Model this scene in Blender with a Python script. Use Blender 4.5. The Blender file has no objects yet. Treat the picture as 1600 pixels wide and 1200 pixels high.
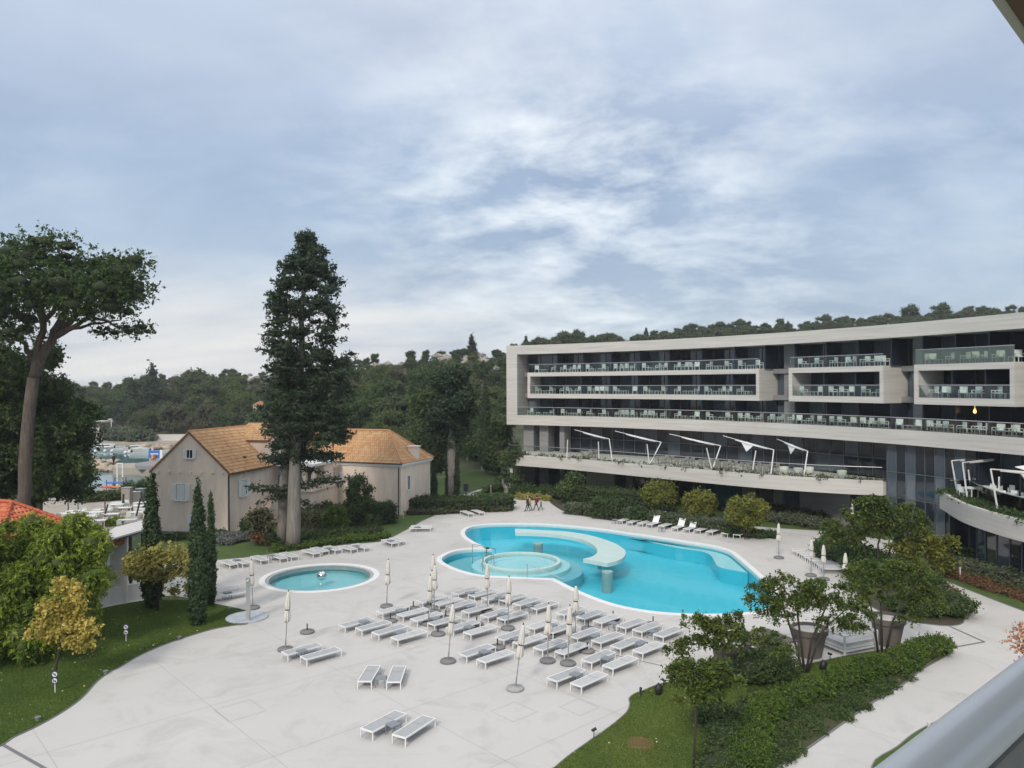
import bpy, bmesh, math, random
import numpy as np
from mathutils import Vector, Matrix
sc = bpy.context.scene
col = sc.collection
R = math.radians
rnd = random.Random(7)

# ------------------------------------------------------------ camera
CAMZ = 14.0
ROLL = R(0.25); _c, _s = math.cos(ROLL), math.sin(ROLL)
cd = bpy.data.cameras.new('camera'); cam = bpy.data.objects.new('camera', cd); col.objects.link(cam)
cd.sensor_width = 36; cd.lens = 27; cd.clip_start = 0.05; cd.clip_end = 5000
cam.matrix_world = Matrix(((_c, _s, 0, 0), (0, 0, -1, 0), (-_s, _c, 0, CAMZ), (0, 0, 0, 1)))
sc.camera = cam

# ------------------------------------------------------------ light and sky
SUN_EL, SUN_AZ = R(36), R(200)          # high thin cloud, light from behind the camera's left
sun = bpy.data.lights.new('sun', 'SUN'); sun.energy = 1.5; sun.angle = R(11); sun.color = (1, .93, .84)
so = bpy.data.objects.new('sun', sun); col.objects.link(so)
sd = Vector((math.sin(SUN_AZ) * math.cos(SUN_EL), math.cos(SUN_AZ) * math.cos(SUN_EL), math.sin(SUN_EL)))
so.rotation_euler = (-sd).to_track_quat('-Z', 'Y').to_euler()
w = bpy.data.worlds.new('World'); sc.world = w; w.use_nodes = True
nt = w.node_tree; nt.nodes.clear(); N = nt.nodes.new; L = nt.links.new
out = N('ShaderNodeOutputWorld'); bg = N('ShaderNodeBackground'); L(bg.outputs[0], out.inputs[0])
bg.inputs[1].default_value = 0.088
sky = N('ShaderNodeTexSky'); sky.sky_type = 'NISHITA'; sky.sun_disc = False
sky.sun_elevation = SUN_EL; sky.sun_rotation = SUN_AZ; sky.air_density = 1.2; sky.dust_density = 2
def wn(t, **k):
    n = N('ShaderNode' + t)
    for a, b in k.items(): setattr(n, a, b)
    return n
def mth(op, a, b=None, c=None):
    n = wn('Math', operation=op)
    for i, v in enumerate((a, b, c)):
        if v is None: continue
        if isinstance(v, (int, float)): n.inputs[i].default_value = v
        else: L(v, n.inputs[i])
    return n.outputs[0]
def wmix(f, a, b):
    n = N('ShaderNodeMix'); n.data_type = 'RGBA'
    for i, v in ((0, f), (6, a), (7, b)):
        if isinstance(v, (tuple, int, float)): n.inputs[i].default_value = v
        else: L(v, n.inputs[i])
    return n.outputs[2]
tc = N('ShaderNodeTexCoord'); nv = wn('VectorMath', operation='NORMALIZE'); L(tc.outputs['Generated'], nv.inputs[0])
sep = N('ShaderNodeSeparateXYZ'); L(nv.outputs[0], sep.inputs[0])
X_, Y_, Z_ = sep.outputs
den = mth('ADD', mth('ABSOLUTE', Z_), 0.30)
cx = mth('DIVIDE', X_, den); cy = mth('DIVIDE', Y_, den)
cmb = N('ShaderNodeCombineXYZ'); L(cx, cmb.inputs[0]); L(cy, cmb.inputs[1])
def noise(scale, det, rough, dist, vec, loc=(0, 0, 0), sca=(1, 1, 1), rot=0):
    mp = N('ShaderNodeMapping'); mp.inputs[1].default_value = loc; mp.inputs[3].default_value = sca; mp.inputs[2].default_value[2] = rot
    L(vec, mp.inputs[0]); n = N('ShaderNodeTexNoise'); n.inputs['Scale'].default_value = scale; n.inputs['Detail'].default_value = det
    n.inputs['Roughness'].default_value = rough; n.inputs['Distortion'].default_value = dist; L(mp.outputs[0], n.inputs[0]); return n.outputs[0]
def ramp(v, *st):
    r = N('ShaderNodeValToRGB'); e = r.color_ramp.elements
    while len(e) < len(st): e.new(.5)
    for i, (p, c) in enumerate(st): e[i].position = p; e[i].color = (c if isinstance(c, tuple) else (c, c, c)) + (1,)
    L(v, r.inputs[0]); return r.outputs[0]
big = noise(1.5, 6, .56, .6, cmb.outputs[0], (3.1, 1.2, 0), (.8, 1, 1), .5)
fine = noise(3.6, 9, .60, .15, cmb.outputs[0], (7.3, 2.2, 0), (.9, 1.1, 1), .45)
soft = noise(1.6, 3, .5, .2, cmb.outputs[0], (1.3, 5.2, 0), (.7, 1.2, 1), .3)
bl = ramp(big, (.38, 0.0), (.60, 1.0)); fl = ramp(fine, (.42, 0.0), (.66, 1.0)); sl = ramp(soft, (.35, 0.), (.68, 1.))
grad = ramp(Z_, (0.0, (4.6, 5.15, 5.7)), (.10, (3.65, 4.5, 5.5)), (.28, (2.95, 3.8, 5.2)), (.6, (2.8, 3.7, 5.15)))
dark = wmix(mth('MULTIPLY', bl, .72), grad, (2.45, 3.15, 4.4, 1))
# brighter thin cloud in the middle of the view and low on the left, as the cloud deck opens there
def lobe(vx, vy, vz, p):
    d = wn('VectorMath', operation='DOT_PRODUCT'); L(nv.outputs[0], d.inputs[0]); v = Vector((vx, vy, vz)).normalized(); d.inputs[1].default_value = v
    return mth('POWER', mth('MAXIMUM', d.outputs['Value'], 0.0), p)
lob1 = lobe(.10, 1, .21, 30)
wisp = mth('MULTIPLY', fl, mth('ADD', mth('MULTIPLY', lob1, 1.0), mth('MULTIPLY', sl, .38)))
light = wmix(mth('MINIMUM', wisp, 1.0), dark, (6.5, 7.0, 7.5, 1))
low = mth('MULTIPLY', ramp(Z_, (.02, 1.0), (.115, .75), (.165, 0.)), ramp(lobe(-.35, 1, .05, 9), (.35, 0.), (.9, 1.)))
lown = noise(2.2, 6, .55, .3, cmb.outputs[0], (.3, .2, 0), (.35, 1.6, 1), .1)
low = mth('MULTIPLY', low, ramp(lown, (.35, .3), (.62, 1.)))
fin = wmix(low, light, (6.9, 6.8, 6.7, 1))
fin = wmix(0.10, fin, sky.outputs[0])
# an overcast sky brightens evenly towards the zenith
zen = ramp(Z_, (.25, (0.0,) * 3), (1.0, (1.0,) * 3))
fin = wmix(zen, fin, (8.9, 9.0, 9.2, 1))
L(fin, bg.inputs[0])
sc.view_settings.view_transform = 'Standard'; sc.view_settings.look = 'None'
sc.view_settings.exposure = 0.64; sc.view_settings.gamma = 1; sc.view_settings.use_curve_mapping = False
sc.cycles.use_denoising = True; sc.cycles.max_bounces = 6; sc.cycles.transparent_max_bounces = 16
sc.cycles.diffuse_bounces = 3; sc.cycles.glossy_bounces = 3; sc.cycles.caustics_reflective = False; sc.cycles.caustics_refractive = False

# ------------------------------------------------------------ place from the photo's survey points
def ray(px, py):
    u, v = (px - 800) / 1200, (600 - py) / 1200
    return u * _c + v * _s, v * _c - u * _s
def P(px, py, z=0.0):
    x, zz = ray(px, py); t = (z - CAMZ) / zz
    return Vector((x * t, t, z))
def PD(px, py, D):
    x, zz = ray(px, py); return Vector((x * D, D, CAMZ + zz * D))

# ------------------------------------------------------------ materials
def mat(name, base, rough=.8, metal=0, spec=.5, noise_amt=0, nscale=1.0, bump=0, bscale=20, stretch=(1, 1, 1), tint=None, base2=None, coat=0):
    m = bpy.data.materials.new(name); m.use_nodes = True; nt = m.node_tree; b = nt.nodes['Principled BSDF']
    b.inputs['Roughness'].default_value = rough; b.inputs['Metallic'].default_value = metal
    b.inputs['Specular IOR Level'].default_value = spec; b.inputs['Coat Weight'].default_value = coat
    b.inputs['Base Color'].default_value = (*base, 1)
    if noise_amt or base2 or bump:
        t = nt.nodes.new('ShaderNodeTexCoord'); mp = nt.nodes.new('ShaderNodeMapping'); mp.inputs[3].default_value = stretch
        nt.links.new(t.outputs['Object'], mp.inputs[0])
    if noise_amt or base2:
        n = nt.nodes.new('ShaderNodeTexNoise'); n.inputs['Scale'].default_value = nscale; n.inputs['Detail'].default_value = 8; n.inputs['Roughness'].default_value = .62
        nt.links.new(mp.outputs[0], n.inputs[0])
        r = nt.nodes.new('ShaderNodeValToRGB'); e = r.color_ramp.elements; e[0].position = .32; e[1].position = .68
        b2 = base2 or tuple(c * (1 - noise_amt) for c in base)
        e[0].color = (*b2, 1); e[1].color = (*base, 1); nt.links.new(n.outputs[0], r.inputs[0]); colr = r.outputs[0]
        nt.links.new(colr, b.inputs['Base Color'])
    else: colr = None
    if tint:      # per-face random tint attribute between base and tint colours
        a = nt.nodes.new('ShaderNodeAttribute'); a.attribute_name = 'tint'
        mx = nt.nodes.new('ShaderNodeMix'); mx.data_type = 'RGBA'; nt.links.new(a.outputs['Fac'], mx.inputs[0])
        if colr: nt.links.new(colr, mx.inputs[6])
        else: mx.inputs[6].default_value = (*base, 1)
        mx.inputs[7].default_value = (*tint, 1); nt.links.new(mx.outputs[2], b.inputs['Base Color'])
    if bump:
        n2 = nt.nodes.new('ShaderNodeTexNoise'); n2.inputs['Scale'].default_value = bscale; n2.inputs['Detail'].default_value = 6; nt.links.new(mp.outputs[0], n2.inputs[0])
        bp = nt.nodes.new('ShaderNodeBump'); bp.inputs['Strength'].default_value = bump; bp.inputs['Distance'].default_value = .03
        nt.links.new(n2.outputs[0], bp.inputs['Height']); nt.links.new(bp.outputs[0], b.inputs['Normal'])
    return m
def leafmat(name, a, b, tr=.25, mid=None):
    m = bpy.data.materials.new(name); m.use_nodes = True; nt = m.node_tree; p = nt.nodes['Principled BSDF']; o = nt.nodes['Material Output']
    at = nt.nodes.new('ShaderNodeAttribute'); at.attribute_name = 'tint'
    r = nt.nodes.new('ShaderNodeValToRGB'); e = r.color_ramp.elements; e[0].color = (*a, 1); e[1].color = (*b, 1)
    if mid: x = e.new(.5); x.color = (*mid, 1)
    nt.links.new(at.outputs['Fac'], r.inputs[0]); nt.links.new(r.outputs[0], p.inputs['Base Color'])
    p.inputs['Roughness'].default_value = .65; p.inputs['Specular IOR Level'].default_value = .25
    t = nt.nodes.new('ShaderNodeBsdfTranslucent'); nt.links.new(r.outputs[0], t.inputs[0]); mx = nt.nodes.new('ShaderNodeMixShader'); mx.inputs[0].default_value = tr
    nt.links.new(p.outputs[0], mx.inputs[1]); nt.links.new(t.outputs[0], mx.inputs[2]); nt.links.new(mx.outputs[0], o.inputs[0])
    return m
def clearmat(name, tcol, refl_col=(1, 1, 1), rough=.02, bump=0, bscale=3, ior=1.45, base=0, fk=1):
    m = bpy.data.materials.new(name); m.use_nodes = True; nt = m.node_tree; nt.nodes.clear(); n = nt.nodes.new
    o = n('ShaderNodeOutputMaterial'); t = n('ShaderNodeBsdfTransparent'); t.inputs[0].default_value = (*tcol, 1)
    g = n('ShaderNodeBsdfGlossy'); g.inputs[0].default_value = (*refl_col, 1); g.inputs['Roughness'].default_value = rough
    f = n('ShaderNodeFresnel'); f.inputs[0].default_value = ior; mx = n('ShaderNodeMixShader')
    fac = f.outputs[0]
    if fk != 1:
        ml = n('ShaderNodeMath'); ml.operation = 'MULTIPLY'; ml.inputs[1].default_value = fk; nt.links.new(fac, ml.inputs[0]); fac = ml.outputs[0]
    if base:
        ad = n('ShaderNodeMath'); ad.operation = 'ADD'; ad.inputs[1].default_value = base; nt.links.new(fac, ad.inputs[0]); fac = ad.outputs[0]
    nt.links.new(fac, mx.inputs[0]); nt.links.new(t.outputs[0], mx.inputs[1]); nt.links.new(g.outputs[0], mx.inputs[2]); nt.links.new(mx.outputs[0], o.inputs[0])
    if bump:
        tcn = n('ShaderNodeTexCoord'); ns = n('ShaderNodeTexNoise'); ns.inputs['Scale'].default_value = bscale; ns.inputs['Detail'].default_value = 3; nt.links.new(tcn.outputs['Object'], ns.inputs[0])
        bp = n('ShaderNodeBump'); bp.inputs['Strength'].default_value = bump; bp.inputs['Distance'].default_value = .02
        nt.links.new(ns.outputs[0], bp.inputs['Height']); nt.links.new(bp.outputs[0], g.inputs['Normal']); nt.links.new(bp.outputs[0], f.inputs['Normal'])
    return m
M = {}
def _deck():
    m = mat('pale_concrete_deck', (.55, .53, .505), .75, noise_amt=.09, nscale=.12, bump=.08, bscale=9)
    nt = m.node_tree; b = nt.nodes['Principled BSDF']; base = b.inputs['Base Color'].links[0].from_socket
    t = nt.nodes.new('ShaderNodeTexCoord'); n = nt.nodes.new('ShaderNodeTexNoise'); n.inputs['Scale'].default_value = .35; n.inputs['Detail'].default_value = 9; n.inputs['Roughness'].default_value = .7; n.inputs['Distortion'].default_value = 1.2
    nt.links.new(t.outputs['Object'], n.inputs[0]); r = nt.nodes.new('ShaderNodeValToRGB'); e = r.color_ramp.elements
    e[0].position = .33; e[0].color = (.86, .855, .84, 1); e[1].position = .5; e[1].color = (1, 1, 1, 1)
    nt.links.new(n.outputs[0], r.inputs[0]); mx = nt.nodes.new('ShaderNodeMix'); mx.data_type = 'RGBA'; mx.blend_type = 'MULTIPLY'; mx.inputs[0].default_value = 1
    nt.links.new(base, mx.inputs[6]); nt.links.new(r.outputs[0], mx.inputs[7]); nt.links.new(mx.outputs[2], b.inputs['Base Color'])
    return m
M['deck'] = _deck()
M['joint'] = mat('deck_joint_filler', (.42, .40, .37), .9)
M['drain'] = mat('dark_slot_drain', (.17, .17, .175), .6)
M['grass'] = mat('mown_grass', (.080, .130, .022), .9, base2=(.042, .082, .014), nscale=1.1, bump=.8, bscale=30)
M['grass_dry'] = mat('mown_grass_patchy', (.135, .150, .035), .9, base2=(.060, .098, .022), nscale=.5, bump=.8, bscale=30)
M['soil'] = mat('planting_soil', (.075, .055, .035), .95, base2=(.035, .042, .018), nscale=1.5, bump=.8, bscale=12)
M['earth'] = mat('ground_earth', (.10, .10, .06), .95, base2=(.05, .07, .03), nscale=.3, bump=.5, bscale=4)
M['hill'] = mat('hill_scrub', (.11, .115, .07), .95, base2=(.025, .04, .015), nscale=.12, bump=.6, bscale=2)
M['sand'] = mat('beach_pebbles', (.40, .36, .30), .95, noise_amt=.25, nscale=.6, bump=.4, bscale=6)
M['rock'] = mat('limestone_rock', (.33, .31, .28), .9, base2=(.22, .20, .17), nscale=1.5, bump=.8, bscale=5)
M['rock_warm'] = mat('breakwater_rock', (.50, .41, .31), .9, base2=(.28, .22, .17), nscale=1.5, bump=.8, bscale=5)
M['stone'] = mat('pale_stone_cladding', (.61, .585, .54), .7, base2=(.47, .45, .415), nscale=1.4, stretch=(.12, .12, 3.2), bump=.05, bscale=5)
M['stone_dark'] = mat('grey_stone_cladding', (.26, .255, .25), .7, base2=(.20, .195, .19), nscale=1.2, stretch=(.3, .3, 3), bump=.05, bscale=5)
M['pool_main'] = mat('turquoise_pool_lining', (.07, .60, .72), .5, base2=(.06, .57, .69), nscale=.3)
M['pool_step'] = mat('pale_pool_step', (.40, .74, .76), .5)
M['pool_small'] = mat('grey_turquoise_lining', (.27, .64, .66), .5, base2=(.25, .61, .64), nscale=.4)
M['coping'] = mat('white_coping', (.78, .78, .77), .5, noise_amt=.06, nscale=2)
M['gutter'] = mat('grey_gutter_grating', (.36, .37, .37), .6)
M['platform'] = mat('pale_green_platform', (.50, .64, .61), .6, noise_amt=.08, nscale=1)
M['pillar_wet'] = mat('mossy_pillar', (.26, .40, .38), .6)
M['water'] = clearmat('pool_water', (.90, .97, .99), rough=.03, bump=.35, bscale=1.1, ior=1.33, fk=.32)
M['sea'] = mat('sea_water', (.075, .17, .18), .08, noise_amt=.2, nscale=.1, bump=.25, bscale=1.2)
M['glass'] = mat('dark_window_glass', (.018, .025, .034), .04, spec=.8)
M['glass_b'] = mat('window_glass_over_drape', (.075, .10, .125), .06, spec=.8, noise_amt=.3, nscale=4, stretch=(6, 6, .2))
M['glass_c'] = mat('window_glass_grey', (.13, .16, .18), .06, spec=.8, noise_amt=.25, nscale=4, stretch=(5, 5, .2))
M['glass_d'] = mat('window_glass_blue', (.03, .13, .18), .05, spec=.8, noise_amt=.5, nscale=.8)
M['fin'] = mat('dark_partition_panel', (.018, .024, .034), .25, spec=.5)
M['mullion'] = mat('grey_mullion', (.12, .13, .14), .4)
M['rail_glass'] = clearmat('green_rail_glass', (.90, .945, .93), rough=.03, ior=1.3, base=.01)
M['frost_glass'] = clearmat('pale_green_glass_panel', (.80, .86, .78), (.85, .92, .82), rough=.35, ior=1.3, base=.16)
M['steel'] = mat('brushed_steel', (.55, .56, .57), .3, metal=1)
M['white'] = mat('white_powder_coat', (.76, .76, .75), .4, noise_amt=.05, nscale=3)
M['white2'] = mat('white_chair', (.66, .70, .68), .5)
M['sling'] = mat('grey_mesh_sling', (.40, .41, .415), .75, noise_amt=.14, nscale=5)
M['sling2'] = mat('pale_grey_mesh_sling', (.50, .505, .50), .75, noise_amt=.14, nscale=5)
M['table'] = mat('blue_grey_table', (.21, .235, .265), .5)
M['canvas'] = mat('furled_cream_canvas', (.66, .63, .57), .85, noise_amt=.12, nscale=3, bump=.3, bscale=20)
M['black'] = mat('black_fitting', (.02, .02, .022), .5)
M['pole'] = mat('grey_metal_pole', (.32, .32, .32), .4, metal=.5)
M['base'] = mat('grey_concrete_base', (.20, .20, .20), .8, noise_amt=.2, nscale=4)
M['base2'] = mat('light_concrete_base', (.36, .36, .355), .8, noise_amt=.15, nscale=4)
M['plaster'] = mat('cream_plaster', (.86, .73, .62), .9, base2=(.72, .60, .505), nscale=1.6, bump=.25, bscale=7, stretch=(1, 1, .28))
M['shutter'] = mat('white_shutter', (.82, .82, .80), .6, noise_amt=.08, nscale=3)
M['wall_white'] = mat('white_render_wall', (.62, .61, .58), .85, noise_amt=.08, nscale=.8)
M['rust'] = mat('dark_brown_metal', (.035, .025, .022), .5)
M['tile'] = mat('clay_roof_tile', (.55, .27, .13), .85, noise_amt=.2, nscale=4, tint=(.60, .42, .22))
M['tile_red'] = mat('red_roof_tile', (.50, .12, .055), .8, noise_amt=.15, nscale=4, tint=(.62, .22, .11))
M['tile_under'] = mat('roof_underlay', (.26, .14, .08), .9)
M['bark'] = mat('grey_brown_bark', (.15, .12, .095), .95, base2=(.07, .055, .045), nscale=2.5, bump=1, bscale=8, stretch=(3, 3, .5))
M['bark_pale'] = mat('pale_grey_bark', (.27, .245, .215), .95, base2=(.14, .12, .105), nscale=3, bump=1, bscale=8, stretch=(3, 3, .3))
M['bark_dark'] = mat('dark_thin_bark', (.045, .036, .03), .9)
M['pot'] = mat('taupe_planter', (.17, .145, .125), .75, noise_amt=.15, nscale=2)
M['wood'] = mat('weathered_wood', (.33, .30, .27), .8, noise_amt=.2, nscale=3)
M['skin'] = mat('skin', (.5, .3, .22), .6)
M['pine'] = leafmat('pine_needles', (0.025, 0.052, 0.018), (0.105, 0.154, 0.038), .2, (0.056, 0.096, 0.026))
M['cypress'] = leafmat('cypress_sprays', (0.015, 0.033, 0.018), (0.057, 0.087, 0.039), .12)
M['cyp_it'] = leafmat('italian_cypress_sprays', (.018, .040, .016), (.060, .095, .034), .12)
M['maquis'] = leafmat('broad_dark_leaves', (0.030, 0.056, 0.020), (0.116, 0.165, 0.049), .2)
M['maquis_l'] = leafmat('bright_pine_leaves', (0.054, 0.092, 0.022), (0.142, 0.182, 0.043), .25)
M['maquis_b'] = leafmat('olive_brown_leaves', (0.063, 0.063, 0.031), (0.168, 0.168, 0.084), .2)
M['bamboo'] = leafmat('bamboo_leaves', (0.077, 0.143, 0.013), (0.374, 0.418, 0.061), .35, (0.198, 0.275, 0.031))
M['yellow'] = leafmat('autumn_yellow_leaves', (.27, .23, .04), (.72, .56, .18), .35, (.52, .43, .10))
M['yellow2'] = leafmat('olive_yellow_leaves', (.24, .23, .05), (.58, .52, .17), .4)
M['acacia'] = leafmat('silk_tree_leaves', (0.040, 0.075, 0.021), (0.196, 0.230, 0.046), .3, (0.098, 0.138, 0.030))
M['acacia_y'] = leafmat('olive_silk_tree_leaves', (.09, .11, .02), (.27, .27, .055), .3)
M['hedge'] = leafmat('dark_hedge_leaves', (0.020, 0.051, 0.017), (0.082, 0.133, 0.037), .15)
M['hedge_g'] = leafmat('grey_green_hedge_leaves', (0.075, 0.094, 0.056), (0.175, 0.206, 0.125), .2)
M['shrub'] = leafmat('shrub_leaves', (0.033, 0.083, 0.015), (0.150, 0.210, 0.033), .25)
M['silver'] = leafmat('silver_leaves', (.12, .13, .12), (.26, .27, .25), .2)
M['lime'] = leafmat('lime_leaves', (.12, .15, .015), (.30, .30, .04), .3)
M['reed'] = leafmat('russet_leaves', (.12, .06, .03), (.26, .14, .07), .2)
M['orange'] = leafmat('dry_orange_leaves', (.45, .20, .10), (.75, .48, .30), .3)
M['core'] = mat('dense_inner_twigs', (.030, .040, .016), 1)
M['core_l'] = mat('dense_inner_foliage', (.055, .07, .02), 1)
M['blade'] = leafmat('grass_blades', (.060, .115, .018), (.22, .28, .060), .3, (.115, .175, .028))
M['fallen'] = mat('fallen_leaf', (.55, .45, .22), .9, tint=(.65, .62, .5))

# ------------------------------------------------------------ object helpers
def tag(o, label=None, cat=None, group=None, kind=None):
    if label: o['label'] = label
    if cat: o['category'] = cat
    if group: o['group'] = group
    if kind: o['kind'] = kind
    return o
def thing(name, label, cat, loc=(0, 0, 0), rz=0, group=None):
    o = bpy.data.objects.new(name, None); col.objects.link(o); o.location = loc; o.rotation_euler = (0, 0, rz); o.empty_display_size = .2
    return tag(o, label, cat, group)
def copy_thing(src, loc, rz=0, label=None, group=None, scale=None):
    r = src.copy(); col.objects.link(r); r.location = loc; r.rotation_euler = (0, 0, rz)
    if scale: r.scale = scale
    if label: r['label'] = label
    if group: r['group'] = group
    for ch in src.children:
        c = ch.copy(); col.objects.link(c); c.parent = r
        for g in ch.children:
            d = g.copy(); col.objects.link(d); d.parent = c
    return r
def link_mesh(name, me, m, parent=None, loc=None, world=False):
    o = bpy.data.objects.new(name, me); col.objects.link(o)
    if m is not None and not me.materials:
        for mm in (m if isinstance(m, (list, tuple)) else [m]): me.materials.append(mm)
    if parent is not None:
        o.parent = parent
        if world:
            bpy_loc = Matrix.Translation(parent.location) @ parent.rotation_euler.to_matrix().to_4x4()
            o.matrix_parent_inverse = bpy_loc.inverted()
    if loc is not None: o.location = loc
    return o
class MB:
    def __init__(s): s.v = []; s.f = []; s.t = []
    def add(s, vs, fs, t=None):
        b = len(s.v); s.v += [tuple(v) for v in vs]; s.f += [tuple(i + b for i in f) for f in fs]
        if t is not None: s.t += [t] * len(fs)
        return s
    def box(s, c, d, rz=0, m=None, t=None):
        x, y, z = d[0] / 2, d[1] / 2, d[2] / 2
        vs = [Vector((a * x, b * y, e * z)) for e in (-1, 1) for a, b in ((-1, -1), (1, -1), (1, 1), (-1, 1))]
        if m is not None: vs = [m @ v for v in vs]
        elif rz: q = Matrix.Rotation(rz, 3, 'Z'); vs = [q @ v for v in vs]
        c = Vector(c); vs = [v + c for v in vs]
        return s.add(vs, [(3, 2, 1, 0), (4, 5, 6, 7), (0, 1, 5, 4), (1, 2, 6, 5), (2, 3, 7, 6), (3, 0, 4, 7)], t)
    def tube(s, pts, rr, n=8, cap=True):
        pts = [Vector(p) for p in pts]; rr = rr if isinstance(rr, (list, tuple)) else [rr] * len(pts); vs = []; fs = []
        up = None
        for i, p in enumerate(pts):
            d = (pts[min(i + 1, len(pts) - 1)] - pts[max(i - 1, 0)]).normalized()
            if up is None: up = Vector((0, 0, 1)) if abs(d.z) < .9 else Vector((1, 0, 0))
            a = d.cross(up)
            if a.length < 1e-4: a = d.cross(Vector((1, .3, 0)))
            a.normalize(); b = a.cross(d).normalized(); up = b
            for k in range(n):
                t = 2 * math.pi * k / n; vs.append(p + (a * math.cos(t) + b * math.sin(t)) * rr[i])
        for i in range(len(pts) - 1):
            for k in range(n): fs.append((i * n + k, i * n + (k + 1) % n, (i + 1) * n + (k + 1) % n, (i + 1) * n + k))
        if cap: fs.append(tuple(range(n))[::-1]); fs.append(tuple((len(pts) - 1) * n + k for k in range(n)))
        return s.add(vs, fs)
    def lathe(s, prof, c=(0, 0, 0), n=16):
        vs = []; fs = []
        for r, z in prof:
            for k in range(n): t = 2 * math.pi * k / n; vs.append((c[0] + r * math.cos(t), c[1] + r * math.sin(t), c[2] + z))
        for i in range(len(prof) - 1):
            for k in range(n): fs.append((i * n + k, i * n + (k + 1) % n, (i + 1) * n + (k + 1) % n, (i + 1) * n + k))
        fs.append(tuple(range(n))[::-1]); fs.append(tuple((len(prof) - 1) * n + k for k in range(n)))
        return s.add(vs, fs)
    def prism(s, poly, z0, z1):
        n = len(poly); a = sum(poly[i][0] * poly[(i + 1) % n][1] - poly[(i + 1) % n][0] * poly[i][1] for i in range(n))
        if a < 0: poly = poly[::-1]
        return s.add([(p[0], p[1], z0) for p in poly] + [(p[0], p[1], z1) for p in poly],
                     [tuple(range(n))[::-1], tuple(range(n, 2 * n))] + [(i, (i + 1) % n, n + (i + 1) % n, n + i) for i in range(n)])
    def mesh(s, name, smooth=False):
        me = bpy.data.meshes.new(name); me.from_pydata(s.v, [], s.f)
        if s.t:
            a = me.attributes.new('tint', 'FLOAT', 'FACE'); a.data.foreach_set('value', s.t)
        if smooth: me.polygons.foreach_set('use_smooth', [True] * len(me.polygons))
        me.update(); return me
    def build(s, name, m, parent=None, loc=None, world=False, smooth=False):
        return link_mesh(name, s.mesh(name, smooth), m, parent, loc, world)
def npmesh(name, V, F, tint=None, mats=None, mi=None):
    me = bpy.data.meshes.new(name); k = F.shape[1]
    me.vertices.add(len(V)); me.vertices.foreach_set('co', V.astype(np.float32).ravel())
    me.loops.add(F.size); me.loops.foreach_set('vertex_index', F.astype(np.int32).ravel())
    me.polygons.add(len(F)); me.polygons.foreach_set('loop_start', np.arange(0, F.size, k, dtype=np.int32)); me.polygons.foreach_set('loop_total', np.full(len(F), k, dtype=np.int32))
    if tint is not None: a = me.attributes.new('tint', 'FLOAT', 'FACE'); a.data.foreach_set('value', tint.astype(np.float32))
    if mats:
        for mm in mats: me.materials.append(mm)
    if mi is not None: me.polygons.foreach_set('material_index', mi.astype(np.int32))
    me.update(calc_edges=True); me.validate(); return me
def spline(pts, n=6, closed=False, corner=()):
    """Catmull-Rom through 2-D points; indices in corner stay sharp."""
    out = []; N_ = len(pts); rng = range(N_ if closed else N_ - 1)
    for i in rng:
        p1, p2 = pts[i], pts[(i + 1) % N_]
        p0 = pts[(i - 1) % N_] if (closed or i > 0) else p1; p3 = pts[(i + 2) % N_] if (closed or i + 2 < N_) else p2
        if i in corner: p0 = p1
        if (i + 1) % N_ in corner: p3 = p2
        for k in range(n):
            t = k / n; t2 = t * t; t3 = t2 * t
            out.append(tuple(.5 * ((2 * p1[j]) + (-p0[j] + p2[j]) * t + (2 * p0[j] - 5 * p1[j] + 4 * p2[j] - p3[j]) * t2 + (-p0[j] + 3 * p1[j] - 3 * p2[j] + p3[j]) * t3) for j in (0, 1)))
    if not closed: out.append(tuple(pts[-1][:2]))
    return out
def area(p): return sum(p[i][0] * p[(i + 1) % len(p)][1] - p[(i + 1) % len(p)][0] * p[i][1] for i in range(len(p))) / 2
def offset(poly, d):
    """offset a closed ccw polygon outward by d"""
    n = len(poly); out = []
    for i in range(n):
        a = Vector(poly[i - 1]); b = Vector(poly[i]); c = Vector(poly[(i + 1) % n])
        n1 = (b - a).normalized(); n2 = (c - b).normalized(); t = (n1 + n2)
        t = t.normalized() if t.length > .3 else n1
        nn = Vector((t.y, -t.x)); k = max(.55, nn.dot(Vector((n1.y, -n1.x)))); out.append(tuple(b + nn * (d / k)))
    return out
def inside(p, poly):
    x, y = p[0], p[1]; r = False; j = len(poly) - 1
    for i in range(len(poly)):
        a, b = poly[i], poly[j]
        if (a[1] > y) != (b[1] > y) and x < (b[0] - a[0]) * (y - a[1]) / (b[1] - a[1]) + a[0]: r = not r
        j = i
    return r
def sheet(name, outer, holes, z, m, thick=.0):
    bm = bmesh.new(); es = []
    for poly in [outer] + list(holes):
        vs = [bm.verts.new((p[0], p[1], z)) for p in poly]
        for i in range(len(vs)): es.append(bm.edges.new((vs[i], vs[(i + 1) % len(vs)])))
    bmesh.ops.triangle_fill(bm, use_beauty=True, edges=es, use_dissolve=False)
    for f in bm.faces:
        if f.normal.z < 0: f.normal_flip()
    if thick:
        bnd = [e for e in bm.edges if e.is_boundary]
        r = bmesh.ops.extrude_edge_only(bm, edges=bnd)
        bmesh.ops.translate(bm, verts=[g for g in r['geom'] if isinstance(g, bmesh.types.BMVert)], vec=(0, 0, -thick))
    me = bpy.data.meshes.new(name); bm.to_mesh(me); bm.free()
    return link_mesh(name, me, m)
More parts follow.
